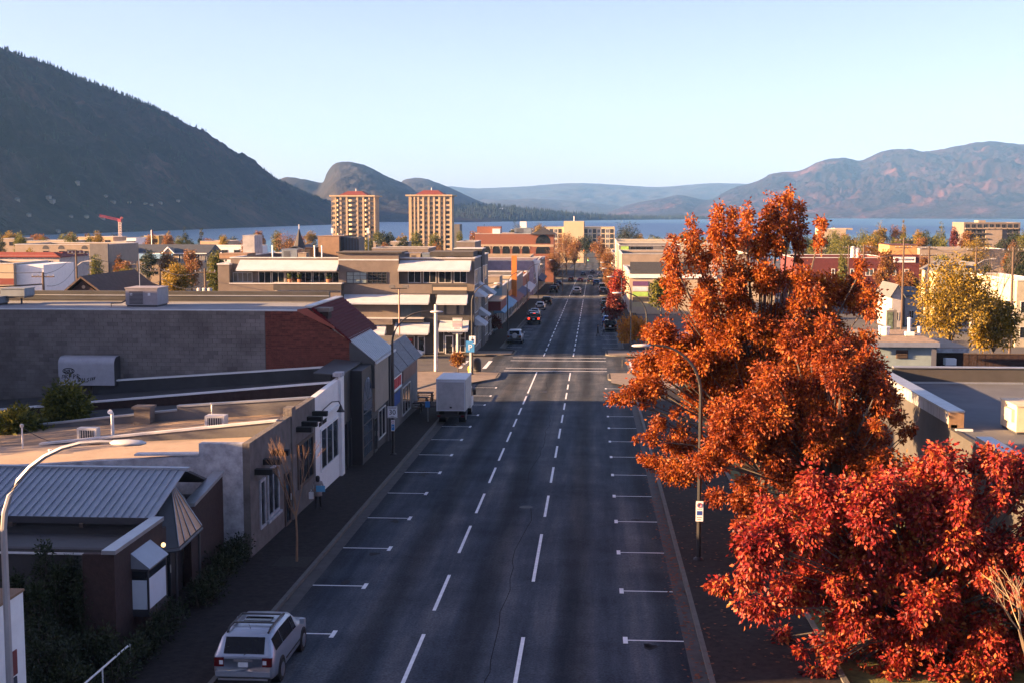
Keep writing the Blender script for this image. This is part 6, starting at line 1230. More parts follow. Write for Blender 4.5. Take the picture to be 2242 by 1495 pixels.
# shrubs and hedges round the restaurant
def bush(label, x, y, w_, h, m, shape='round', n=90, per=20, leaf=.12, name='shrub', seed=0, group=None, L=None):
    zg = gz(y); t = thing(name, label, 'shrub', (x, y, zg), group); rs = np.random.RandomState(seed); P = []; D = []; g = G()
    for k in range(n):
        if shape == 'cone': f = rs.uniform()**.7; r = w_*.5*(1-f)+.06; a = rs.uniform(0, 6.28); c = np.array((x+math.cos(a)*r, y+math.sin(a)*r, zg+.1+f*h))
        elif shape == 'hedge': c = np.array((x+rs.uniform(-.5, .5)*w_, y+rs.uniform(-.5, .5)*L, zg+.1+h*rs.uniform(.0, 1)**.6))
        else: d = rs.normal(size=3); d /= np.linalg.norm(d); d[2] = abs(d[2]); c = np.array((x, y, zg+h*.15))+d*np.array((w_*.5, w_*.5, h*.85))*rs.uniform(.6, 1)
        o = rs.normal(size=(per, 3))*.11; P.append(c+o); v = o*6+rs.normal(size=(per, 3))*.4; v[:, 2] += .5; D.append(v)
        if k % 6 == 0: g.tube([(x, y if shape != 'hedge' else c[1], zg), tuple(c)], .02, 3)
    ob('stems', g, m_bark, t); leaves('foliage', np.concatenate(P), np.concatenate(D), leaf, m, t, seed, .5); return t
for k, (px, py, h, w_) in enumerate(((105, 1230, 3.2, 1.0), (135, 1250, 2.6, .9), (160, 1240, 2.7, .8), (185, 1260, 2.5, .8), (40, 1260, 2.4, 1.6), (70, 1280, 2.2, 1.4))):
    p = gr(px, py+170); bush(('tallest pointed cedar against the restaurant wall', 'pointed cedar with yellow tip by the tallest one', 'slim pointed cedar at the restaurant flashing', 'short pointed cedar near the wall corner', 'wide dark cedar beside the white garden wall', 'dark cedar between the wide cedar and pointed ones')[k], p.x, max(p.y, 39.0), w_, h, L_dgr, 'cone', 80, seed=k)
for k, (x, y, w_, h) in enumerate(((-17.2, 37.6, 2.6, 1.7), (-16.2, 36.2, 2.4, 1.5), (-18.6, 36.6, 2.6, 1.6), (-15.6, 38.2, 1.8, 1.2), (-16.6, 34.4, 2.4, 1.4), (-15.0, 35.0, 1.8, 1.1), (-18.4, 34.2, 2.4, 1.5), (-20, 37.8, 2.6, 1.9))):
    bush(('big rounded dark shrub at the restaurant corner', 'rounded dark shrub in the middle of the bed', 'rounded dark shrub behind the middle one', 'low dark shrub under the glazed bay', 'rounded dark shrub by the white garden wall', 'low dark shrub at the pavement beside the garden wall', 'rounded dark shrub deep in the corner by the garden wall', 'large dark shrub under the pointed cedars')[k], x, y, w_, h, leafmat('hedge_green', [(.008, .014, .007), (.018, .03, .012), (.05, .06, .02)], .2), 'round', 150, seed=20+k)
bush('long clipped dark hedge along the pavement by the glazed bay', -14.35, 39.5, .9, .8, leafmat('hedge_green', []), 'hedge', 190, seed=40, L=6.6, name='hedge'); bush('dark hedge by the restaurant door posts', -14.2, 45.5, .7, .9, leafmat('hedge_green', []), 'hedge', 110, seed=41, L=2.2, name='hedge'); bush('clipped hedge before the stucco corner pier', -14.6, 49.8, .9, 1.0, leafmat('hedge_green', []), 'hedge', 150, seed=42, L=3.6, name='hedge')

t = base('shade_annex', 'unseen plain grey annex added for shade west of the restaurant', 'building', -40, 38); shell(t, -46, -35, 29.5, 48, gz(40)-.5, 7.8, m_greyr, m_roofg, cop=m_coping); wins(t, 'E', -35, 31, 47, 4, 1.5, gz(40)+1, gz(40)+2.6, n=2)  # out-of-view block added to keep the restaurant in shade
t = base('shade_office', 'unseen brown two-storey office added for shade behind the white garden wall', 'building', -28, 15); shell(t, -36, -19, 2, 27, gz(20)-.5, 7.6, m_stone2, m_roofg, cop=m_coping)  # out-of-view block added to cast shade over the near road
for r in range(2): wins(t, 'E', -19, 3.5, 26, 6, 1.6, gz(14)+1+3.2*r, gz(14)+2.6+3.2*r, n=2)
# the belt of trees through the lakeside town, told apart only by where they stand
r_ = random.Random(77); SRC = []
for (mm, lab, grp, sh) in ((L_grn, 'olive green tree in the belt of trees through the town', 'olive trees in the town belt', 'round'), (L_brn, 'russet autumn tree in the belt of trees through the town', 'russet trees in the town belt', 'round'), (L_yel, 'yellow autumn tree in the belt of trees through the town', 'yellow trees in the town belt', 'round'), (L_dgr, 'dark evergreen in the belt of trees through the town', 'evergreens in the town belt', 'round')):
    px, yt, Yd, wp = ((560, 512, 560, 36), (15, 516, 520, 34), (2010, 500, 560, 36), (1500, 503, 540, 36))[len(SRC)]
    o = auto(lab, px, yt, Yd, wp, mm, sh, n=240, per=16, seed=int(px), group=grp, name='town_tree'); SRC.append((o, Z(yt, Yd)-gz(Yd), wp*Yd/2802.5))
spots = [(px+r_.uniform(-9, 9), r_.uniform(503, 522), r_.uniform(400, 640)) for px in list(range(-10, 700, 29))+list(range(800, 1100, 40))+list(range(1400, 2250, 24))]
spots += [(px+r_.uniform(-12, 12), r_.uniform(530, 572), r_.uniform(215, 330)) for px in list(range(10, 470, 52))+list(range(1800, 2240, 44))]
for px, yt, Yd in spots:
    o, h0, w0 = SRC[r_.choice((0, 0, 1, 1, 2, 3))]; c = copy_tree(o); c.location = (X(px, Yd), Yd, gz(Yd)); s_ = (Z(yt, Yd)-gz(Yd))/h0; q = r_.uniform(26, 46)*Yd/2802.5/w0; c.scale = (q, q*r_.uniform(.9, 1.2), s_); c.rotation_euler = (0, 0, r_.uniform(0, 6.28))
# ------------------------------------------------------------------ vehicles (built nose towards +Y, origin on the ground)
m_tyre = M('tyre_rubber', (.012, .012, .012), rough=.9, var=.2); m_rim = M('alloy_rim', (.5, .5, .52), rough=.3, metal=.8, var=.05); m_trim = M('black_trim', (.015, .015, .017), rough=.5, var=.1); m_plate = M('number_plate', (.55, .58, .6), rough=.5, var=.1)
m_tail = M('tail_lamp', (.09, .008, .01), rough=.2, var=.1); m_tailon = M('brake_lamp', (.8, .03, .01), emit=(1, .04, .015, .45)); g_car = M('car_glass', (.006, .007, .009), rough=.08, var=.2, spec=.25)
def paint(name, c, rough=.25, metal=.3): return M('paint_'+name, c, rough=rough, metal=metal, var=.05, sc_=3)
P_ = {'silver': paint('silver', (.36, .40, .46), .3, .55), 'white': paint('white', (.62, .63, .64), .3, 0), 'black': paint('black', (.012, .012, .014)), 'navy': paint('navy', (.015, .03, .10)), 'grey': paint('grey', (.13, .135, .14)), 'red': paint('red', (.22, .015, .02)), 'blue': paint('blue', (.03, .10, .28)), 'green': paint('green', (.03, .055, .045))}
STY = {  # stations: y, half width, sill z, belt z, roof z, roof half width ; glass stations: rear slope, cabin, windscreen
 'suv': dict(L=5.1, W=.99, st=[(-2.52, .86, .52, 1.02, 1.02, .80), (-2.42, .95, .34, 1.10, 1.12, .84), (-2.28, .98, .30, 1.12, 1.40, .80), (-2.12, .99, .28, 1.13, 1.66, .75), (-1.2, .99, .26, 1.12, 1.72, .74), (.2, .99, .26, 1.08, 1.70, .73), (.62, .99, .26, 1.06, 1.64, .72), (1.45, .985, .27, 1.04, 1.08, .80), (2.1, .96, .30, .98, 1.01, .78), (2.45, .88, .38, .86, .88, .66), (2.56, .74, .48, .72, .74, .55)], rear=(1, 3), front=(6, 7), cab=(2, 6), wb=(-1.5, 1.52), r=.37),
 'sedan': dict(L=4.6, W=.9, st=[(-2.3, .76, .48, .86, .86, .7), (-2.2, .86, .3, .95, .96, .74), (-1.65, .9, .26, .98, 1.02, .72), (-1.05, .9, .25, .96, 1.40, .6), (-.3, .9, .25, .94, 1.44, .6), (.25, .9, .25, .92, 1.40, .6), (1.05, .89, .26, .90, .94, .7), (1.8, .86, .28, .82, .85, .66), (2.2, .76, .34, .7, .72, .55), (2.3, .62, .42, .6, .62, .45)], rear=(2, 3), front=(5, 6), cab=(3, 5), wb=(-1.35, 1.35), r=.32),
 'hatch': dict(L=4.2, W=.89, st=[(-2.06, .78, .5, .92, .92, .72), (-1.98, .86, .32, .98, 1.0, .76), (-1.6, .89, .28, 1.0, 1.48, .64), (-.9, .89, .26, .98, 1.55, .64), (.1, .89, .26, .95, 1.52, .63), (.4, .89, .26, .94, 1.46, .62), (1.2, .88, .27, .92, .96, .7), (1.75, .84, .3, .84, .87, .64), (2.05, .74, .36, .72, .74, .52)], rear=(1, 2), front=(5, 6), cab=(2, 5), wb=(-1.25, 1.3), r=.32),
 'pickup': dict(L=5.6, W=.98, st=[(-2.8, .9, .55, 1.12, 1.13, .9), (-2.7, .96, .4, 1.16, 1.17, .93), (-.75, .98, .38, 1.16, 1.17, .93), (-.7, .98, .38, 1.16, 1.72, .74), (.1, .98, .38, 1.14, 1.80, .74), (.55, .98, .38, 1.12, 1.76, .73), (1.35, .97, .4, 1.1, 1.15, .84), (2.3, .95, .42, 1.04, 1.08, .82), (2.7, .88, .5, .92, .94, .7)], rear=(2, 3), front=(5, 6), cab=(3, 5), wb=(-1.7, 1.75), r=.4),
 'van': dict(L=5.6, W=1.0, st=[(-2.8, .94, .45, 1.1, 2.05, .8), (-2.7, .99, .34, 1.15, 2.15, .84), (-1.0, 1.0, .3, 1.15, 2.2, .86), (.8, 1.0, .3, 1.12, 2.16, .85), (1.3, 1.0, .3, 1.1, 2.0, .8), (2.1, .98, .32, 1.05, 1.12, .8), (2.7, .88, .4, .85, .87, .66)], rear=(0, 0), front=(4, 5), cab=(2, 4), wb=(-1.7, 1.8), r=.36)}
def ring(s, cut=0):
    y, w_, zs, zb, zr, rw = s; m = zs+(zb-zs)*.45; k = zb+(zr-zb)*.92
    half = [(w_*.88, zs), (w_*.985, zs+.10), (w_, m), (w_*.985, zb), (rw+(w_*.985-rw)*.10, k), (rw*.9, zr)]
    return [Vector((x, y, z)) for x, z in half]+[Vector((0, y, zr+.015))]+[Vector((-x, y, z)) for x, z in half[::-1]]
def build_car(kind, col, label, cat, detail=False, lit=False, rails=False, spare=False, name=None, group=None):
    S = STY[kind]; t = thing(name or {'suv': 'parked_suv', 'sedan': 'parked_car', 'hatch': 'parked_car', 'pickup': 'pickup_truck', 'van': 'parked_van'}[kind], label, cat, (0, 0, 0), group); pm = P_[col]
    R = [ring(s) for s in S['st']]; n = len(R[0]); g = G(); vs = [p for r in R for p in r]; fs = []
    for i in range(len(R)-1):
        for k in range(n): fs.append((i*n+k, i*n+(k+1) % n, (i+1)*n+(k+1) % n, (i+1)*n+k))
    fs += [tuple(range(n)), tuple((len(R)-1)*n+k for k in range(n))[::-1]]; g.add(vs, fs); ob('body', g, pm, t, smooth=kind != 'pickup')
    ti = len(R[0])//2
    def strip(i, j, nm, a=.88, lo=.06, hi=.94):       # glass across the slope between stations i and j
        A0, A1 = R[i][4], R[i][8]; A0 = Vector((R[i][5].x*.98, R[i][5].y, R[i][5].z)); A1 = Vector((-A0.x, A0.y, A0.z)); B0 = Vector((R[j][5].x*1.05, R[j][5].y, R[j][5].z)); B1 = Vector((-B0.x, B0.y, B0.z)); mid = lambda p, q, f: p+(q-p)*f
        nrm = (B0-A0).cross(A1-A0).normalized(); nrm = nrm if nrm.z > 0 else -nrm; off = nrm*.022
        q = [mid(A0, B0, lo), mid(A1, B1, lo), mid(A1, B1, hi), mid(A0, B0, hi)]; c = sum(q, Vector())/4; q = [c+(p-c)*Vector((a, 1, 1)) if False else Vector((p.x*a, p.y, p.z)) for p in q]
        ob(nm, G().prism([p+off for p in q], -off*.6), g_car, t)
    if S['rear'][1]: strip(S['rear'][0], S['rear'][1], 'rear_window')
    else:
        z0_, z1_ = 1.25, 1.95; bx('rear_window', t, g_car, -.7, .7, S['st'][0][0]-.02, S['st'][0][0]-.003, z0_, z1_)
    strip(S['front'][0], S['front'][1], 'windscreen')
    a, b_ = S['cab']; fa = [S['rear'][0]+(1 if kind != 'van' else 0)] if False else None
    segs = []
    for i in range(a, b_):
        segs.append((i, i+1))
    for sx in (0, 1):
        for (i, j) in segs:
            def sp(r, f): p3, p4 = (r[3], r[4]) if sx == 0 else (r[n-4], r[n-5]); p = p3.lerp(p4, f); return p+Vector((.012 if sx == 0 else -.012, 0, 0))
            q = [sp(R[i], .1), sp(R[j], .1), sp(R[j], .9), sp(R[i], .9)]; c = sum(q, Vector())/4
            if (q[1]-q[0]).length < .25: continue
            q = [c+(p-c)*.95 for p in q]; ob('side_window', G().prism(q, (-.01 if sx == 0 else .01, 0, 0)), g_car, t)
    r = S['r']
    for yy in S['wb']:
        for sx in (-1, 1):
            w_ = S['W']; x1 = sx*(w_+.015); x0 = sx*(w_-.2)
            ob('wheel_arch', G().disc((sx*(w_-.25), yy, r+.02), (sx, 0, 0), r*1.2, .262, 18), m_trim, t)
            wh = ob('wheel', G().disc((x0, yy, r), (sx, 0, 0), r, .225, 20), m_tyre, t); ob('rim', G().disc((x1+sx*.011, yy, r), (sx, 0, 0), r*.64, .012, 14), m_rim, wh)
    yb = S['st'][1][0]; yr = S['st'][0][0]; W = S['W']; zb = S['st'][1][3]
    for sx in (-1, 1):
        lo, hi = (zb-.32, zb-.04) if kind != 'van' else (.95, 1.5); o = ob('tail_light', G().box(sx*W*.62 if sx > 0 else -W*.93, sx*W*.93 if sx > 0 else -W*.62, yr-.03, yb+.12, lo, hi), m_tailon if lit else m_tail, t)
        if detail: ob('reversing_lens', G().box(min(sx*W*.64, sx*W*.76), max(sx*W*.64, sx*W*.76), yr-.036, yr-.029, lo+.07, hi-.08), m_plate, o)
        ob('mirror', G().box(sx*(W+.02) if sx > 0 else -(W+.17), sx*(W+.17) if sx > 0 else -(W+.02), S['st'][S['front'][0]][0]+.28, S['st'][S['front'][0]][0]+.42, S['st'][4][3]+.02, S['st'][4][3]+.2), pm, t)
        ob('headlight', G().box(min(sx*W*.5, sx*W*.84), max(sx*W*.5, sx*W*.84), S['st'][-2][0]-.06, S['st'][-2][0]+.06, .6, .76), m_plate, t)
    ob('number_plate', G().box(-.16, .16, yr-.02, yr+.02, zb-.34, zb-.18), m_plate, t); ob('bumper', G().box(-W*.88, W*.88, yr-.07, yr+.1, .46, .62), m_trim if not detail else pm, t)
    if kind == 'pickup': ob('bed_floor', G().box(-.74, .74, -2.6, -.85, 1.172, 1.185), m_trim, t)
    if lit: ob('high_brake_light', G().box(-.2, .2, S['st'][3][0]-.03, S['st'][3][0]+.01, 1.66, 1.72), m_tailon, t)
    if detail:
        ob('bumper_lip', G().box(-W*.8, W*.8, yr-.06, yr+.05, .34, .40), m_rim, t); ob('plate_garnish', G().box(-.3, .3, yr-.025, yr+.02, zb-.15, zb-.09), m_rim, t); ob('valance', G().box(-W*.84, W*.84, yr+.0, yr+.3, .24, .36), m_trim, t); ob('wiper', G().tube([(0, yb-.02, zb+.02), (.1, yb+.03, zb+.1)], .014, 4), m_trim, t)
        ob('antenna', G().tube([(0, -1.55, 1.72), (-.02, -1.7, 1.92)], .008, 4), m_trim, t)
        for sx in (-1, 1): ob('door_trim', G().box(min(sx*(W-.005), sx*(W+.008)), max(sx*(W-.005), sx*(W+.008)), -.9, 1.1, .52, .58), m_trim, t)
    if rails:
        for sx in (-1, 1): ob('roof_rail', G().tube([(sx*.66, -1.9, 1.70), (sx*.67, -1.6, 1.79), (sx*.67, -.2, 1.79), (sx*.66, .2, 1.71)], .035, 6), m_trim, t)
        for yy in (-1.15, -.2): ob('cross_bar', G().box(-.66, .66, yy-.05, yy+.05, 1.79, 1.83), m_trim, t)
        ob('sunroof', G().box(-.45, .45, -.75, -.28, 1.728, 1.745), g_car, t)
    if spare: ob('spare_wheel', G().disc((.06, yr+.02, zb-.08), (0, -1, 0), .36, .16, 20), m_hvac, t)
    return t
def put(t, x, y, rz=0.0):
    t.location = (x, y, gz(y)+.004); t.rotation_euler = (-math.atan(SLOPE), 0, rz); return t
put(build_car('suv', 'silver', 'silver SUV with roof rails parked at the left kerb', 'suv', True, rails=True), -10.42, 39.0).scale = (.95, .95, .93)
put(build_car('suv', 'silver', 'small silver SUV with spare wheel parked past the crossing', 'suv', spare=True), -10.2, 166.5)
put(build_car('pickup', 'black', 'black pickup with glowing brake lights by the left kerb', 'pickup', lit=True), -9.4, 203.0)
cars = {}
def car(kind, col, label, x, y, rz=0.0, group=None):
    k = (kind, col)
    if k not in cars: cars[k] = build_car(kind, col, label, {'suv': 'suv', 'sedan': 'car', 'hatch': 'car', 'pickup': 'pickup', 'van': 'van'}[kind]); o = cars[k]
    else: o = copy_tree(cars[k])
    o['label'] = label; put(o, x, y, rz); return o
car('hatch', 'grey', 'dark grey car parked ahead of the black pickup', -10.2, 213); car('sedan', 'silver', 'silver car parked ahead of the dark grey one', -10.2, 222); car('hatch', 'white', 'white hatchback parked near the second crossing on the left', -10.1, 243); car('suv', 'black', 'black SUV parked last before the second crossing', -9.6, 262)
car('suv', 'white', 'white SUV driving up the middle lane past the second crossing', -4.1, 314)
car('suv', 'black', 'black SUV parked beyond the second crossing on the left', -10.1, 322); car('sedan', 'grey', 'grey car parked behind the far black SUV', -10.2, 345); car('sedan', 'navy', 'navy car far down the left kerb', -10.2, 372); car('hatch', 'red', 'red hatchback far down the left lane', -7.2, 405)
car('suv', 'black', 'black SUV parked at the right kerb past the pedestrians', 2.4, 188); car('suv', 'blue', 'blue SUV parked in the right row ahead of the black one', 2.3, 197.5); car('sedan', 'green', 'dark green car parked in the right row', 2.3, 212); car('sedan', 'black', 'black sedan parked under the crimson tree', 2.3, 226); car('suv', 'green', 'dark green SUV parked in the right row before the crossing', 2.3, 246); car('hatch', 'grey', 'grey hatchback parked last on the right before the crossing', 2.3, 262)
car('suv', 'silver' if False else 'grey', 'grey SUV parked past the second crossing on the right', 2.3, 312); car('van', 'white', 'white van parked past the second crossing on the right', 2.2, 330); car('sedan', 'black', 'black sedan in the right row far down', 2.3, 352)
car('sedan', 'black', 'black sedan driving ahead of the white SUV', -1.0, 392); car('hatch', 'white', 'white hatchback driving in the distance', -1.2, 420); car('suv', 'blue', 'blue SUV waiting at the far lights', .8, 372); car('sedan', 'red', 'red sedan braking far down the road', -4.2, 400); car('sedan', 'navy', 'navy sedan near the end of the road', -3.9, 470); car('sedan', 'grey', 'grey sedan near the end of the road', -.6, 500); car('suv', 'white', 'white SUV near the lights at the lake end', 2.2, 455)
o = car('sedan', 'white', 'white car nosing out of the side street on the left', 0, 0); p = gr(912, 783); put(o, p.x-1.5, p.y, -math.pi/2)
p = gr(1948, 694); put(car('van', 'white', 'white van parked beside the concrete shelter', 0, 0), p.x, p.y+2, .5); p = gr(1922, 690); put(car('sedan', 'navy', 'navy car parked beside the white van', 0, 0), p.x-1, p.y+6, .3); p = gr(2222, 755); put(car('suv', 'silver' if False else 'grey', 'grey SUV parked side-on by the car park pole', 0, 0), p.x, p.y, -1.35)
for k, (px, py, kd, cl, lb) in enumerate(((1985, 700, 'sedan', 'black', 'black sedan in the car park behind the van'), (1590, 760, 'hatch', 'blue', 'blue hatchback glimpsed behind the orange maple'), (1530, 745, 'suv', 'white', 'white SUV glimpsed behind the orange maple'))):
    p = gr(px, py); car(kd, cl, lb, p.x, p.y, .4)
# white box truck
t = thing('box_truck', 'white box truck parked at the left kerb near the crossing', 'truck', (0, 0, 0)); m_box = M('truck_white', (.36, .355, .35), rough=.6, var=.28, sc_=1.1, det=8); m_boxr = M('truck_roof', (.6, .62, .64), rough=.5, var=.05)
ob('cargo_box', G().box(-1.07, 1.07, -2.6, 2.0, .98, 3.25), m_box, t); ob('roof', G().box(-1.09, 1.09, -2.62, 2.02, 3.25, 3.33), m_boxr, t)
dr = ob('rear_door', G().box(-.98, .98, -2.635, -2.601, 1.08, 3.05), M('truck_door', (.43, .42, .41), rough=.6, var=.2, sc_=1.5), t); ob('door_handle', G().box(-.08, .08, -2.66, -2.634, 1.2, 1.32), m_trim, dr)
for x in (-1.05, .98): ob('corner_post', G().box(x, x+.07, -2.64, -2.601, .98, 3.24), m_boxr, t)
for z in (1.02, 3.1): ob('frame_rail', G().box(-.98, .98, -2.65, -2.601, z, z+.06 if z < 2 else z+.12), m_boxr, t)
ob('bumper', G().box(-1.05, 1.05, -2.72, -2.5, .55, .72), m_trim, t); ob('chassis', G().box(-.5, .5, -2.5, 3.6, .55, .97), m_trim, t)
for sx in (-1, 1):
    ob('tail_light', G().box(min(sx*.75, sx*.98), max(sx*.75, sx*.98), -2.74, -2.721, .58, .70), m_tail, t)
    for yy, w_ in ((-1.3, .5), (3.1, .28)): wh = ob('wheel', G().disc((sx*(.98-w_), yy, .42), (sx, 0, 0), .42, w_, 18), m_tyre, t); ob('rim', G().disc((sx*.98, yy, .42), (sx, 0, 0), .24, .012, 12), m_rim, wh)
    ob('mirror', G().box(min(sx*1.08, sx*1.3), max(sx*1.08, sx*1.3), 3.1, 3.2, 1.5, 1.95), m_trim, t); ob('side_window', G().box(min(sx*1.0, sx*1.012), max(sx*1.0, sx*1.012), 2.5, 3.3, 1.45, 2.05), g_car, t)
ob('cab', G().prism([(-1.0, 2.1, .6), (-1.0, 4.3, .6), (-1.0, 4.3, 1.25), (-1.0, 3.6, 1.4), (-1.0, 3.1, 2.2), (-1.0, 2.1, 2.25)], (2.0, 0, 0)), P_['white'], t); ob('windscreen', G().prism([(-.9, 3.58, 1.46), (.9, 3.58, 1.46), (.85, 3.15, 2.14), (-.85, 3.15, 2.14)], (0, .02, .012)), g_car, t)
put(t, -10.36, 94.6)
# ------------------------------------------------------------------ street furniture, poles, people
def lamp(label, x, y, side, h=8.7, arm=2.2, m=None, head=True, group=None):
    z = gz(y)+.13; t = thing('street_lamp', label, 'street lamp', (x, y, z), group); m = m or m_pole
    ob('pole', G().tube([(x, y, z), (x, y, z+1.2), (x, y, z+h-2.0)], .11, 8, .075), m, t); ob('base_plate', G().lathe((x, y, z), [(.22, 0), (.22, .04), (.14, .1)], 10), m, t)
    pts = [(x+side*arm*(1-math.cos(a))*.98, y, z+h-2.0+2.0*math.sin(a)) for a in [i*math.pi/2/8 for i in range(9)]]+[(x+side*(arm+.25), y, z+h+.0)]
    ob('arm', G().tube(pts, .07, 7, .04), m, t)
    hd = ob('lamp_head', G().lathe((0, 0, 0), [(.03, -.38), (.12, -.3), (.16, 0), (.12, .3), (.04, .42)], 10), M('lamp_head_pale', (.5, .5, .5), rough=.4), t, smooth=True, local=True); hd.location = Vector((x+side*(arm+.55), y, z+h-.02))-ORG[t]; hd.rotation_euler = (0, side*math.pi/2, 0); hd.scale = (.5, 1, 1)
    return t
lamp('grey arched street lamp beside the restaurant roof', -13.0, 27.0, 1, 8.95, 2.3, m_poleg)
l30 = lamp('black arched street lamp carrying the 30 sign', -12.4, 78.0, 1, 8.9, 2.2); lamp('dark arched street lamp with parking signs at the corner', -12.0, 125.5, 1, 9.0, 2.0); lamp('black arched street lamp past the office block', -12.4, 184, 1); lamp('dark arched street lamp before the second crossing', -12.3, 236, 1); lamp('dark arched street lamp at the second crossing', -12.3, 283, 1)
lr = lamp('black arched street lamp carrying a parking sign before the maples', 4.45, 52.9, -1, 9.0, 1.9); lr2 = lamp('black arched street lamp with white sign at the right corner', 4.4, 106.5, -1, 8.9, 1.9); lamp('black arched street lamp by the small yellow tree', 4.4, 152, -1, 8.9, 1.9); lamp('black arched street lamp by the crimson trees', 4.4, 203, -1); lamp('black arched street lamp near the mesh parapet shop', 4.4, 255, -1)
def sign(label, x, y, z, w_, h, parent_lab=None, m=None, name='road_sign', bk=.06):
    t = thing(name, label, 'sign', (x, y, z)); bx('plate', t, m or M('sign_white', (.86, .87, .88), rough=.4, var=.03), x-w_/2, x+w_/2, y-.03-bk, y-bk, z, z+h); ob('bracket', G().box(x-.03, x+.03, y-bk, y-.001, z+h*.3, z+h*.7), m_metal, t); return t
x, y = -12.4, 77.88; zz = Z(916, y); t = sign('white 30 km/h speed limit plate on the lamp pole', x, y, zz, .6, .72); ob('border', G().box(x-.27, x+.27, y-.094, y-.091, zz+.03, zz+.05).box(x-.27, x+.27, y-.094, y-.091, zz+.67, zz+.69), sgn, t)
text('numerals', t, '30', .44, sgn, (x, y-.096, zz+.34)); text('wording', t, 'MAXIMUM', .1, sgn, (x, y-.096, zz+.60)); text('wording', t, 'km/h', .1, sgn, (x, y-.096, zz+.09))
m_sblue = M('sign_sky_blue', (.05, .25, .55), rough=.5)
z2 = Z(945, y); t = sign('narrow parking plate in white and blue under the 30 sign', x+.03, y, z2, .22, .7); bx('blue_panel', t, m_sblue, x-.06, x+.12, y-.094, y-.0905, z2+.05, z2+.42); text('letter', t, 'P', .18, m_white, (x+.03, y-.097, z2+.25)); ob('no_ring', G().tube([(x+.03+.07*math.cos(a*.5), y-.094, z2+.56+.07*math.sin(a*.5)) for a in range(14)], .012, 4), M('sign_red', ()), t)
x, y = 4.45, 52.78; z2 = Z(1133, y); t = sign('white no-parking and parking plate on the right lamp pole', x, y, z2, .3, .85); bx('blue_panel', t, M('sign_deep_blue', (.02, .06, .3)), x-.11, x+.11, y-.094, y-.0905, z2+.26, z2+.44); ob('no_ring', G().tube([(x+.09*math.cos(a*.5), y-.094, z2+.68+.09*math.sin(a*.5)) for a in range(14)], .016, 4), M('sign_red', ()), t); text('letter', t, 'P', .14, sgn, (x, y-.096, z2+.68)); blur_text(t, x-.1, x+.1, y-.095, z2+.52, .04, m_hvac, 4, 5); blur_text(t, x-.1, x+.1, y-.095, z2+.17, .035, M('sign_red', ()), 5, 6); blur_text(t, x-.08, x+.08, y-.095, z2+.08, .035, M('sign_red', ()), 4, 7)
x, y = 4.4, 106.4; z2 = Z(828, y); sign('plain white plate on the lamp pole at the right corner', x-.1, y, z2, .4, .95)
x, y = -12.0, 125.35; z2 = Z(753, y); t = sign('white crosswalk sign with walking figure on the corner lamp', x+.05, y, z2, .62, .75)
wk = [((0, .52), (.0, .36)), ((0, .36), (-.1, .14)), ((0, .36), (.1, .14)), ((0, .48), (.12, .36)), ((0, .48), (-.12, .38))]; o = ob('walking_figure', G().disc((x+.05, y-.092, z2+.61), (0, -1, 0), .06, .004, 10), sgn, t)
for a, b_ in wk: ob('figure_limb', G().tube([(x+.05+a[0], y-.094, z2+a[1]), (x+.05+b_[0], y-.094, z2+b_[1])], .035, 5), sgn, t)
t = thing('parking_sign', 'blue P parking sign on a white post beside the corner lamp', 'sign', (-12.6, 125.0, gz(125)+.14)); xx = X(1029, 125); z2 = Z(771, 125); bx('plate', t, m_sblue, xx-.42, xx+.42, 124.9, 124.95, z2, z2+.85); text('letter', t, 'P', .8, m_white, (xx, 124.895, z2+.43)); bx('post', t, m_white, xx-.09, xx+.09, 124.96, 125.04, gz(125)+.14, z2+.9); bx('header', t, m_sblue, xx-.42, xx+.3, 124.9, 124.95, z2+.87, z2+1.1)
t = thing('utility_post', 'tall thick pale lamp post without arm at the corner plaza', 'post', (-15.9, 128.0, gz(128))); ob('post', G().tube([(-15.9, 128, gz(128)), (-15.9, 128, Z(668, 128))], .2, 10, .15), M('post_cream', (.6, .55, .5), rough=.5), t); ob('base', G().lathe((-15.9, 128, gz(128)), [(.3, 0), (.3, .1), (.2, .16)], 10), m_conc, t)
p = gr(875, 790); t = thing('flood_light_pole', 'slim copper coloured pole with twin floodlights by the office block', 'light pole', (p.x, p.y, gz(p.y))); hz = Z(634, p.y); ob('pole', G().tube([(p.x, p.y, gz(p.y)), (p.x, p.y, hz)], .09, 6), M('pole_rust', (.22, .12, .09), rough=.6), t); bx('cross_arm', t, m_pole, p.x-.9, p.x+.9, p.y-.05, p.y+.05, hz, hz+.08)
for s_ in (-1, 1): bx('flood_light', t, m_greyr, p.x+s_*.75-.3, p.x+s_*.75+.3, p.y-.25, p.y+.1, hz+.1, hz+.42)
# waste bin, hydrant, bike rack, patio
p = gr(1045, 816); t = thing('litter_bin', 'black domed litter bin at the corner kerb', 'bin', (p.x, p.y, gz(p.y)+.14)); ob('drum', G().lathe((p.x, p.y, gz(p.y)+.14), [(.36, 0), (.4, .1), (.4, 1.05), (.34, 1.15)], 14), m_pole, t); ob('dome', G().lathe((p.x, p.y, gz(p.y)+1.29), [(.36, 0), (.3, .16), (.08, .26)], 14), m_trim, t)
p = gr(1028, 822); t = thing('fire_hydrant', 'yellow fire hydrant beside the litter bin', 'hydrant', (p.x, p.y, gz(p.y)+.14)); m_hy = M('hydrant_yellow', (.6, .48, .03), rough=.5); ob('barrel', G().lathe((p.x, p.y, gz(p.y)+.14), [(.2, 0), (.2, .05), (.13, .08), (.13, .6), (.17, .62), (.15, .74), (.05, .84)], 12), m_hy, t)
for s_ in (-1, 1): ob('outlet', G().disc((p.x, p.y, gz(p.y)+.62), (s_, 0, 0), .07, .22, 8), m_hy, t)
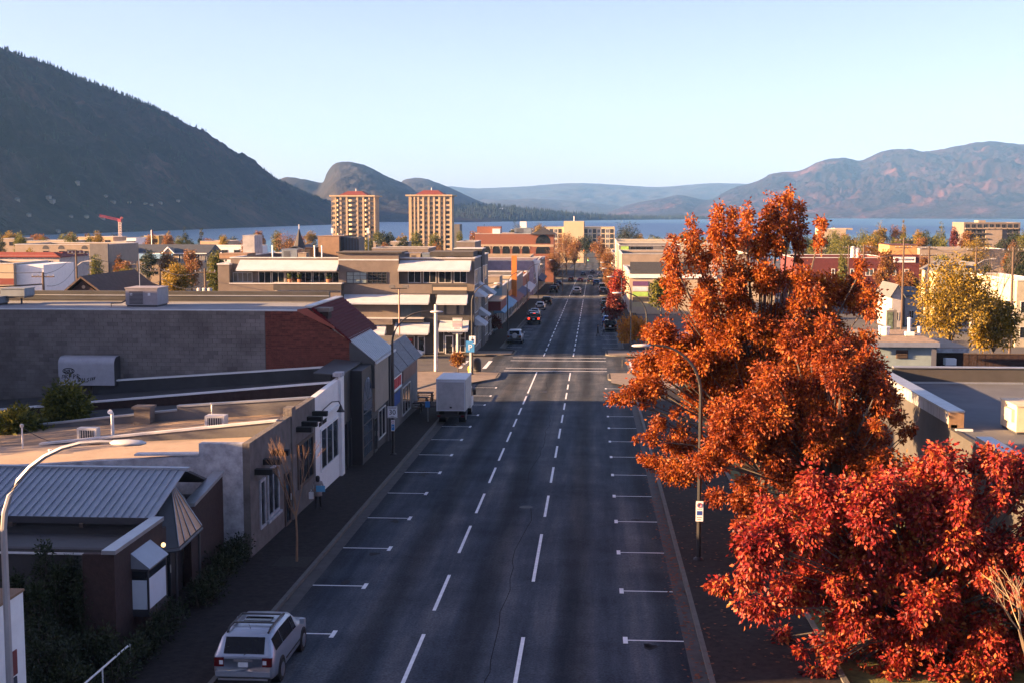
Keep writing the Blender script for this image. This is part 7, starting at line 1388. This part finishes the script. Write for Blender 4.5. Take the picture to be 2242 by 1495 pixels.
p = gr(1375, 806); t = thing('bike_rack', 'black looped bike rack on the right corner paving', 'bike rack', (p.x, p.y, gz(p.y)+.14)); z = gz(p.y)+.14; ob('hoop', G().tube([(p.x-.6, p.y, z), (p.x-.6, p.y, z+.8), (p.x-.5, p.y, z+.95), (p.x+.5, p.y, z+.95), (p.x+.6, p.y, z+.8), (p.x+.6, p.y, z)], .045, 6), m_pole, t); ob('bar', G().tube([(p.x-.6, p.y, z+.45), (p.x+.6, p.y, z+.45)], .03, 6), m_pole, t)
for k, (px, py) in enumerate(((905, 905), (918, 893), (930, 882))):
    p = gr(px, py); t = thing('patio_table', ('dark patio table set with bench by the shop, closest to the truck rear', 'dark patio table set between the other two', 'dark patio table set beside the truck cab')[k], 'table', (p.x, p.y, gz(p.y)+.14)); z = gz(p.y)+.14; bx('top', t, m_brickd, p.x-.7, p.x+.7, p.y-.45, p.y+.45, z+.72, z+.78)
    for sx in (-1, 1):
        for sy in (-1, 1): bx('leg', t, m_trim, p.x+sx*.6-.04, p.x+sx*.6+.04, p.y+sy*.38-.04, p.y+sy*.38+.04, z, z+.72)
        bx('bench', t, m_trim, p.x-.7, p.x+.7, p.y+sx*.75-.15, p.y+sx*.75+.15, z+.42, z+.47); 
        for q in (-.6, .6): bx('bench_leg', t, m_trim, p.x+q-.03, p.x+q+.03, p.y+sx*.75-.12, p.y+sx*.75+.12, z, z+.42)
p0 = gr(893, 902); t = thing('patio_railing', 'black tubular railing round the patio tables', 'railing', (p0.x, p0.y, gz(p0.y)+.14)); ya, yb, xx = p0.y-1, p0.y+11, -13.35
for k in range(7): y = ya+(yb-ya)*k/6; ob('post', G().tube([(xx+1.9, y, gz(y)+.14), (xx+1.9, y, gz(y)+1.15)], .03, 5), m_pole, t)
for h in (.6, 1.15): ob('rail', G().tube([(xx, ya, gz(ya)+h), (xx+1.9, ya, gz(ya)+h), (xx+1.9, yb, gz(yb)+h)], .03, 5), m_pole, t)
p = gr(915, 905); t = thing('info_stand', 'small stand with blue card by the patio railing', 'stand', (-12.1, 92.5, gz(92)+.14)); ob('stem', G().tube([(-12.1, 92.5, gz(92.5)+.14), (-12.1, 92.5, gz(92.5)+1.3)], .03, 5), m_metal, t); bx('card', t, m_sblue, -12.3, -11.95, 92.42, 92.46, gz(92.5)+1.2, gz(92.5)+1.65)
# white handrail lines along the hedge
t = thing('hand_rail', 'thin white handrail beside the hedge by the garden wall', 'railing', (-14.2, 36, gz(36))); 
for k in range(3): y = 33.2+2.2*k; ob('post', G().tube([(-14.25, y, gz(y)), (-14.25, y, gz(y)+1.0)], .025, 5), m_white, t)
ob('rail', G().tube([(-14.25, 33.2, gz(33)+1.0), (-14.25, 37.6, gz(37.6)+1.0)], .03, 6), m_white, t)
# utility poles with cross arms, transformers and wires
def upole(label, px, Yd, ytop, arms=1, trans=False, lampy=False):
    x = X(px, Yd); t = thing('utility_pole', label, 'utility pole', (x, Yd, gz(Yd))); zt = Z(ytop, Yd); ob('pole', G().tube([(x, Yd, gz(Yd)-.2), (x, Yd, zt)], .17, 7, .12), m_wood, t)
    for k in range(arms):
        z = zt-.5-1.0*k; bx('cross_arm', t, m_wood, x-1.2, x+1.2, Yd-.06, Yd+.06, z, z+.12)
        for q in (-1.1, -.55, .55, 1.1): ob('insulator', G().tube([(x+q, Yd, z+.12), (x+q, Yd, z+.32)], .05, 5), m_metal, t)
    if trans:
        for q in ((-.75, 0, .75) if trans == 3 else (.35,)): ob('transformer', G().lathe((x+q*.8, Yd-.35, zt-3.2), [(.26, 0), (.28, .1), (.28, .95), (.2, 1.05)], 10), m_hvac, t)
    if lampy: ob('lamp_arm', G().tube([(x, Yd, zt-2.2), (x+.9, Yd-.3, zt-1.6), (x+1.8, Yd-.5, zt-1.45)], .05, 5), m_poleg, t); ob('lamp_head', G().box(x+1.7, x+2.3, Yd-.6, Yd-.4, zt-1.52, zt-1.38), m_hvac, t)
    return Vector((x, Yd, zt))
UP = {}
for key, a in dict(r1=('timber power pole beside the white van', 1890, 225, 535, 2), r2=('tall power pole before the maroon sign tower', 1977, 185, 520, 2), r3=('power pole right of the maroon sign tower', 2033, 200, 538, 2), r4=('power pole with street lamp by the bare tree', 2136, 165, 540, 1, False, True), r5=('tall dark power pole at the car park exit', 2217, 148, 540, 1), r6=('thin pole with white cap behind the orange maple', 1857, 260, 537, 1), l1=('dark power pole over the hall roof with thick arm', 94, 128, 600, 1), l2=('power pole beside the golden bush tree', 350, 150, 588, 1, True), l3=('power pole carrying three grey transformers', 449, 140, 590, 1, 3), l4=('thin pole with street lamp by the chalet', 168, 170, 550, 1, False, True), l5=('slim mast pole before the townhouses', 302, 190, 575, 1)).items(): UP[key] = upole(*a)
def wire(label, a, b_, sag=.8, off=(0, 0, 0), r=.03, name='power_line'):
    o = Vector(off); a = a+o; b_ = b_+o; pts = [a.lerp(b_, i/10)-Vector((0, 0, sag*4*(i/10)*(1-i/10))) for i in range(11)]; tagp(ob(name, G().tube(pts, r, 4), m_pole), label, 'wire')
for k, (p, q, lb) in enumerate((('r6', 'r1', 'wire from the capped pole to the van pole'), ('r1', 'r2', 'wire from the van pole to the tower pole'), ('r2', 'r3', 'wire from the tower pole to its right neighbour'), ('r3', 'r4', 'wire towards the lamp pole by the bare tree'), ('r4', 'r5', 'wire between lamp pole and car park exit pole'), ('l2', 'l3', 'wire between the golden bush pole and transformers'), ('l1', 'l4', 'wire from the hall roof pole to the lamp pole'), ('l4', 'l5', 'wire from the chalet lamp pole to the slim mast'), ('l5', 'l2', 'wire from the slim mast to the golden bush pole'))):
    wire('upper '+lb, UP[p], UP[q], .7, (0, 0, -.15)); wire('lower '+lb, UP[p], UP[q], 1.0, (.4, 0, -1.4))
wire('upper wire running off right from the exit pole', UP['r5'], UP['r5']+Vector((25, -8, 1)), .6); wire('thick arm cable running off left from the hall roof pole', UP['l1'], UP['l1']+Vector((-14, -4, -.2)), .2, (0, 0, -1.2), .07); wire('upper wire running off left from the hall roof pole', UP['l1'], UP['l1']+Vector((-16, 6, .6)), .4); wire('roof cable from mast to leafy tree', at(50, 935, 57), at(125, 968, 58.5), .12, (0, 0, 0), .015, 'roof_cable')
# traffic signals hung over the far crossings
def signal(label, x, y, zt, col):
    t = thing('traffic_signal', label, 'traffic light', (x, y, zt)); bx('housing', t, M('signal_yellow', (.5, .3, .03), rough=.6), x-.22, x+.22, y, y+.25, zt-1.1, zt)
    for k, c in enumerate(((1, .05, .02), (1, .5, .02), (.1, 1, .3))): on = k == col; ob('lens', G().disc((x, y-.002, zt-.22-.33*k), (0, -1, 0), .12, .03, 10), M('lens_on_%d' % k, c, emit=(*c, .8)) if on else M('lens_off', (.03, .03, .03)), t)
    return t
for k, (px, py, Yd, x, lb, col) in enumerate(((1266, 565, 430, 0, 'yellow traffic signal over the left lane at the third crossing', 2), (1287, 565, 430, 0, 'yellow traffic signal over the right lane at the third crossing', 2), (1278, 548, 562, 0, 'red lit traffic signal over the left lane at the lake end', 0), (1294, 548, 562, 0, 'red lit traffic signal over the right lane at the lake end', 0))):
    p = at(px, py, Yd); signal(lb, p.x, Yd, p.z, col)
for k, (Yd, lb) in enumerate(((430, 'long black mast arm over the third crossing'), (562, 'long black mast arm over the lake end crossing'))):
    z = Z(565 if k == 0 else 548, Yd); t = thing('signal_mast', lb, 'mast', (5, Yd, gz(Yd))); ob('pole', G().tube([(5, Yd+.3, gz(Yd)), (5, Yd+.3, z+.6)], .14, 6), m_pole, t); ob('arm', G().tube([(5, Yd+.3, z+.1), (-8, Yd+.3, z+.25)], .09, 6, .05), m_pole, t)
# ------------------------------------------------------------------ people (one skinned body each, clothing and hair as parts)
def person(label, x, y, joints, rad_, shirt, legs, hair, skin=(.35, .2, .14), h0=None, rotz=0.0, hairlen=.0, extra=None):
    t = thing('person', label, 'person', (x, y, gz(y)+(h0 if h0 is not None else .135)), None, rotz)
    names = list(joints); me = bpy.data.meshes.new('mesh'); ed = [('pel', 'spi'), ('spi', 'che'), ('che', 'nek'), ('nek', 'hed'), ('hed', 'top'), ('che', 'shl'), ('shl', 'ell'), ('ell', 'wrl'), ('wrl', 'hal'), ('che', 'shr'), ('shr', 'elr'), ('elr', 'wrr'), ('wrr', 'har'), ('pel', 'hil'), ('hil', 'knl'), ('knl', 'anl'), ('anl', 'tol'), ('pel', 'hir'), ('hir', 'knr'), ('knr', 'anr'), ('anr', 'tor')]
    me.from_pydata([joints[k] for k in names], [(names.index(a), names.index(b_)) for a, b_ in ed], []); o = bpy.data.objects.new('body', me); COL.objects.link(o); md = o.modifiers.new('s', 'SKIN'); sd = o.modifiers.new('u', 'SUBSURF'); sd.levels = sd.render_levels = 2
    for i, k in enumerate(names): r = rad_[k]; me.skin_vertices[0].data[i].radius = r if isinstance(r, tuple) else (r, r); me.skin_vertices[0].data[i].use_root = k == 'pel'
    dg = bpy.context.evaluated_depsgraph_get(); m2 = bpy.data.meshes.new_from_object(o.evaluated_get(dg)); bpy.data.objects.remove(o); m2.materials.clear()
    for mm in (M('skin', skin, rough=.6), shirt, legs, M('shoe', (.015, .015, .015), rough=.6)): m2.materials.append(mm)
    hw = joints['wrl'][2], joints['wrr'][2]
    for p in m2.polygons:
        c = p.center; near = min((Vector(joints[k])-c).length for k in ('hal', 'har')); p.use_smooth = True
        p.material_index = 3 if c.z < .1 else 2 if c.z < joints['pel'][2]-.02 else 0 if (c.z > joints['nek'][2] or near < .09) else 1
    b_ = bpy.data.objects.new('body', m2); COL.objects.link(b_); b_.parent = t; ORG[b_] = ORG[t]
    hd = Vector(joints['hed']); g = G(); g.lathe(hd+Vector((0, -.012 if rotz == 0 else 0, -.02-hairlen)), [(.07, 0), (.10, hairlen*.5), (.108, hairlen+.06), (.09, hairlen+.13), (.03, hairlen+.17)], 12); ob('hair', g, M('hair_'+hair, {'dark': (.012, .009, .008), 'fair': (.2, .12, .05)}[hair], rough=.6), t, True, local=True)
    for s_ in (-1, 1):                                       # hands with five fingers
        k = 'hal' if s_ < 0 else 'har'; p = Vector(joints[k]); w_ = Vector(joints['wrl' if s_ < 0 else 'wrr']); d = (p-w_).normalized(); u = d.cross(Vector((0, 1, 0))).normalized() if abs(d.y) < .9 else Vector((1, 0, 0)); g = G()
        for f, (o_, L) in enumerate(((-.03, .06), (-.012, .075), (.006, .08), (.022, .072), (.036, .055))): a = p+u*o_; g.tube([a, a+d*L*.6, a+d*L+Vector((0, -.012, 0))], .009, 5)
        ob('fingers', g, M('skin', ()), b_, local=True)
    return t
def pose(stride=.12, arms=None):
    J = dict(pel=(0, 0, .96), spi=(0, .01, 1.12), che=(0, .01, 1.32), nek=(0, 0, 1.47), hed=(0, -.01, 1.58), top=(0, -.01, 1.69), shl=(-.18, .01, 1.40), ell=(-.23, .05, 1.14), wrl=(-.22, -.02, .92), hal=(-.22, -.05, .84), shr=(.18, .01, 1.40), elr=(.23, .05, 1.14), wrr=(.22, -.02, .92), har=(.22, -.05, .84), hil=(-.09, 0, .90), knl=(-.10, -stride*.5, .50), anl=(-.10, -stride, .09), tol=(-.10, -stride-.13, .035), hir=(.09, 0, .90), knr=(.10, stride*.3, .50), anr=(.10, stride, .09), tor=(.10, stride-.13, .035)); J.update(arms or {}); return J
RAD = dict(pel=(.15, .11), spi=(.135, .10), che=(.16, .11), nek=.055, hed=(.085, .10), top=(.06, .07), shl=.065, ell=.045, wrl=.032, hal=.036, shr=.065, elr=.045, wrr=.032, har=.036, hil=.09, knl=.06, anl=.042, tol=.035, hir=.09, knr=.06, anr=.042, tor=.035)
p = gr(697, 1121)
carry = dict(ell=(-.26, 0, 1.14), wrl=(-.2, -.2, 1.06), hal=(-.12, -.24, 1.06), elr=(.27, 0, 1.14), wrr=(.22, -.2, 1.08), har=(.16, -.25, 1.08))
t = person('woman in pale coat and dark trousers carrying a blue folder on the pavement', p.x, p.y, pose(.12, carry), RAD, M('coat_pale', (.30, .26, .25), rough=.9), M('trousers_dark', (.015, .015, .018), rough=.9), 'dark', hairlen=.14)
ob('coat_skirt', G().lathe((0, 0, .72), [(.21, 0), (.19, .16), (.165, .34)], 14), M('coat_pale', ()), t, True, local=True)
tt = thing('folder', 'light blue folder held by the woman on the pavement', 'folder', (p.x, p.y, gz(p.y)+1.1)); bx('cover', tt, M('folder_blue', (.12, .4, .62), rough=.6), p.x-.02, p.x+.42, p.y-.34, p.y-.30, gz(p.y)+1.12, gz(p.y)+1.42); bx('pages', tt, m_white, p.x, p.x+.40, p.y-.30, p.y-.28, gz(p.y)+1.14, gz(p.y)+1.40)
tt = thing('paper_bag', 'small white bag hanging from the woman on the pavement', 'bag', (p.x-.3, p.y, gz(p.y)+.7)); bx('bag', tt, m_white, p.x-.42, p.x-.2, p.y-.2, p.y-.08, gz(p.y)+.72, gz(p.y)+1.05); ob('handle', G().tube([(p.x-.36, p.y-.14, gz(p.y)+1.05), (p.x-.31, p.y-.14, gz(p.y)+1.2), (p.x-.26, p.y-.14, gz(p.y)+1.05)], .01, 4), m_white, tt)
p = gr(1309, 738); person('pedestrian in black crossing the road by the parked cars', p.x, p.y, pose(.25), RAD, M('coat_black', (.012, .012, .014), rough=.9), M('trousers_dark', ()), 'dark', h0=.0, rotz=math.pi/2)
p = gr(1322, 736); person('pedestrian in grey top crossing beside the one in black', p.x, p.y, pose(.2), RAD, M('top_grey', (.2, .22, .26), rough=.9), M('trousers_navy', (.02, .025, .05), rough=.9), 'fair', h0=.0, rotz=math.pi/2)

# leaves dropped on the right pavement, gutter and verge
r_ = random.Random(21); g = G()
for k in range(1500):
    y = r_.gauss(50, 13); x = r_.choice((r_.uniform(3.1, 7.6), r_.gauss(3.3, .2), r_.uniform(7.8, 14)))
    if not 34 < y < 80: continue
    z = gz(y)+(.142 if 3.7 < x < 7.6 else .012 if x <= 3.6 else .07); a = r_.random()*6.28; s_ = r_.uniform(.05, .1); c, d = math.cos(a)*s_, math.sin(a)*s_
    g.quad((x-c, y-d, z), (x+d*.6, y-c*.6, z+.012), (x+c, y+d, z+.02), (x-d*.6, y+c*.6, z+.01))
tagp(ob('fallen_leaves', g, M('fallen_leaf', (.16, .045, .018), rough=.9, var=.5, sc_=3)), 'scattered fallen red and orange leaves under the maples', 'leaves', None, 'stuff')
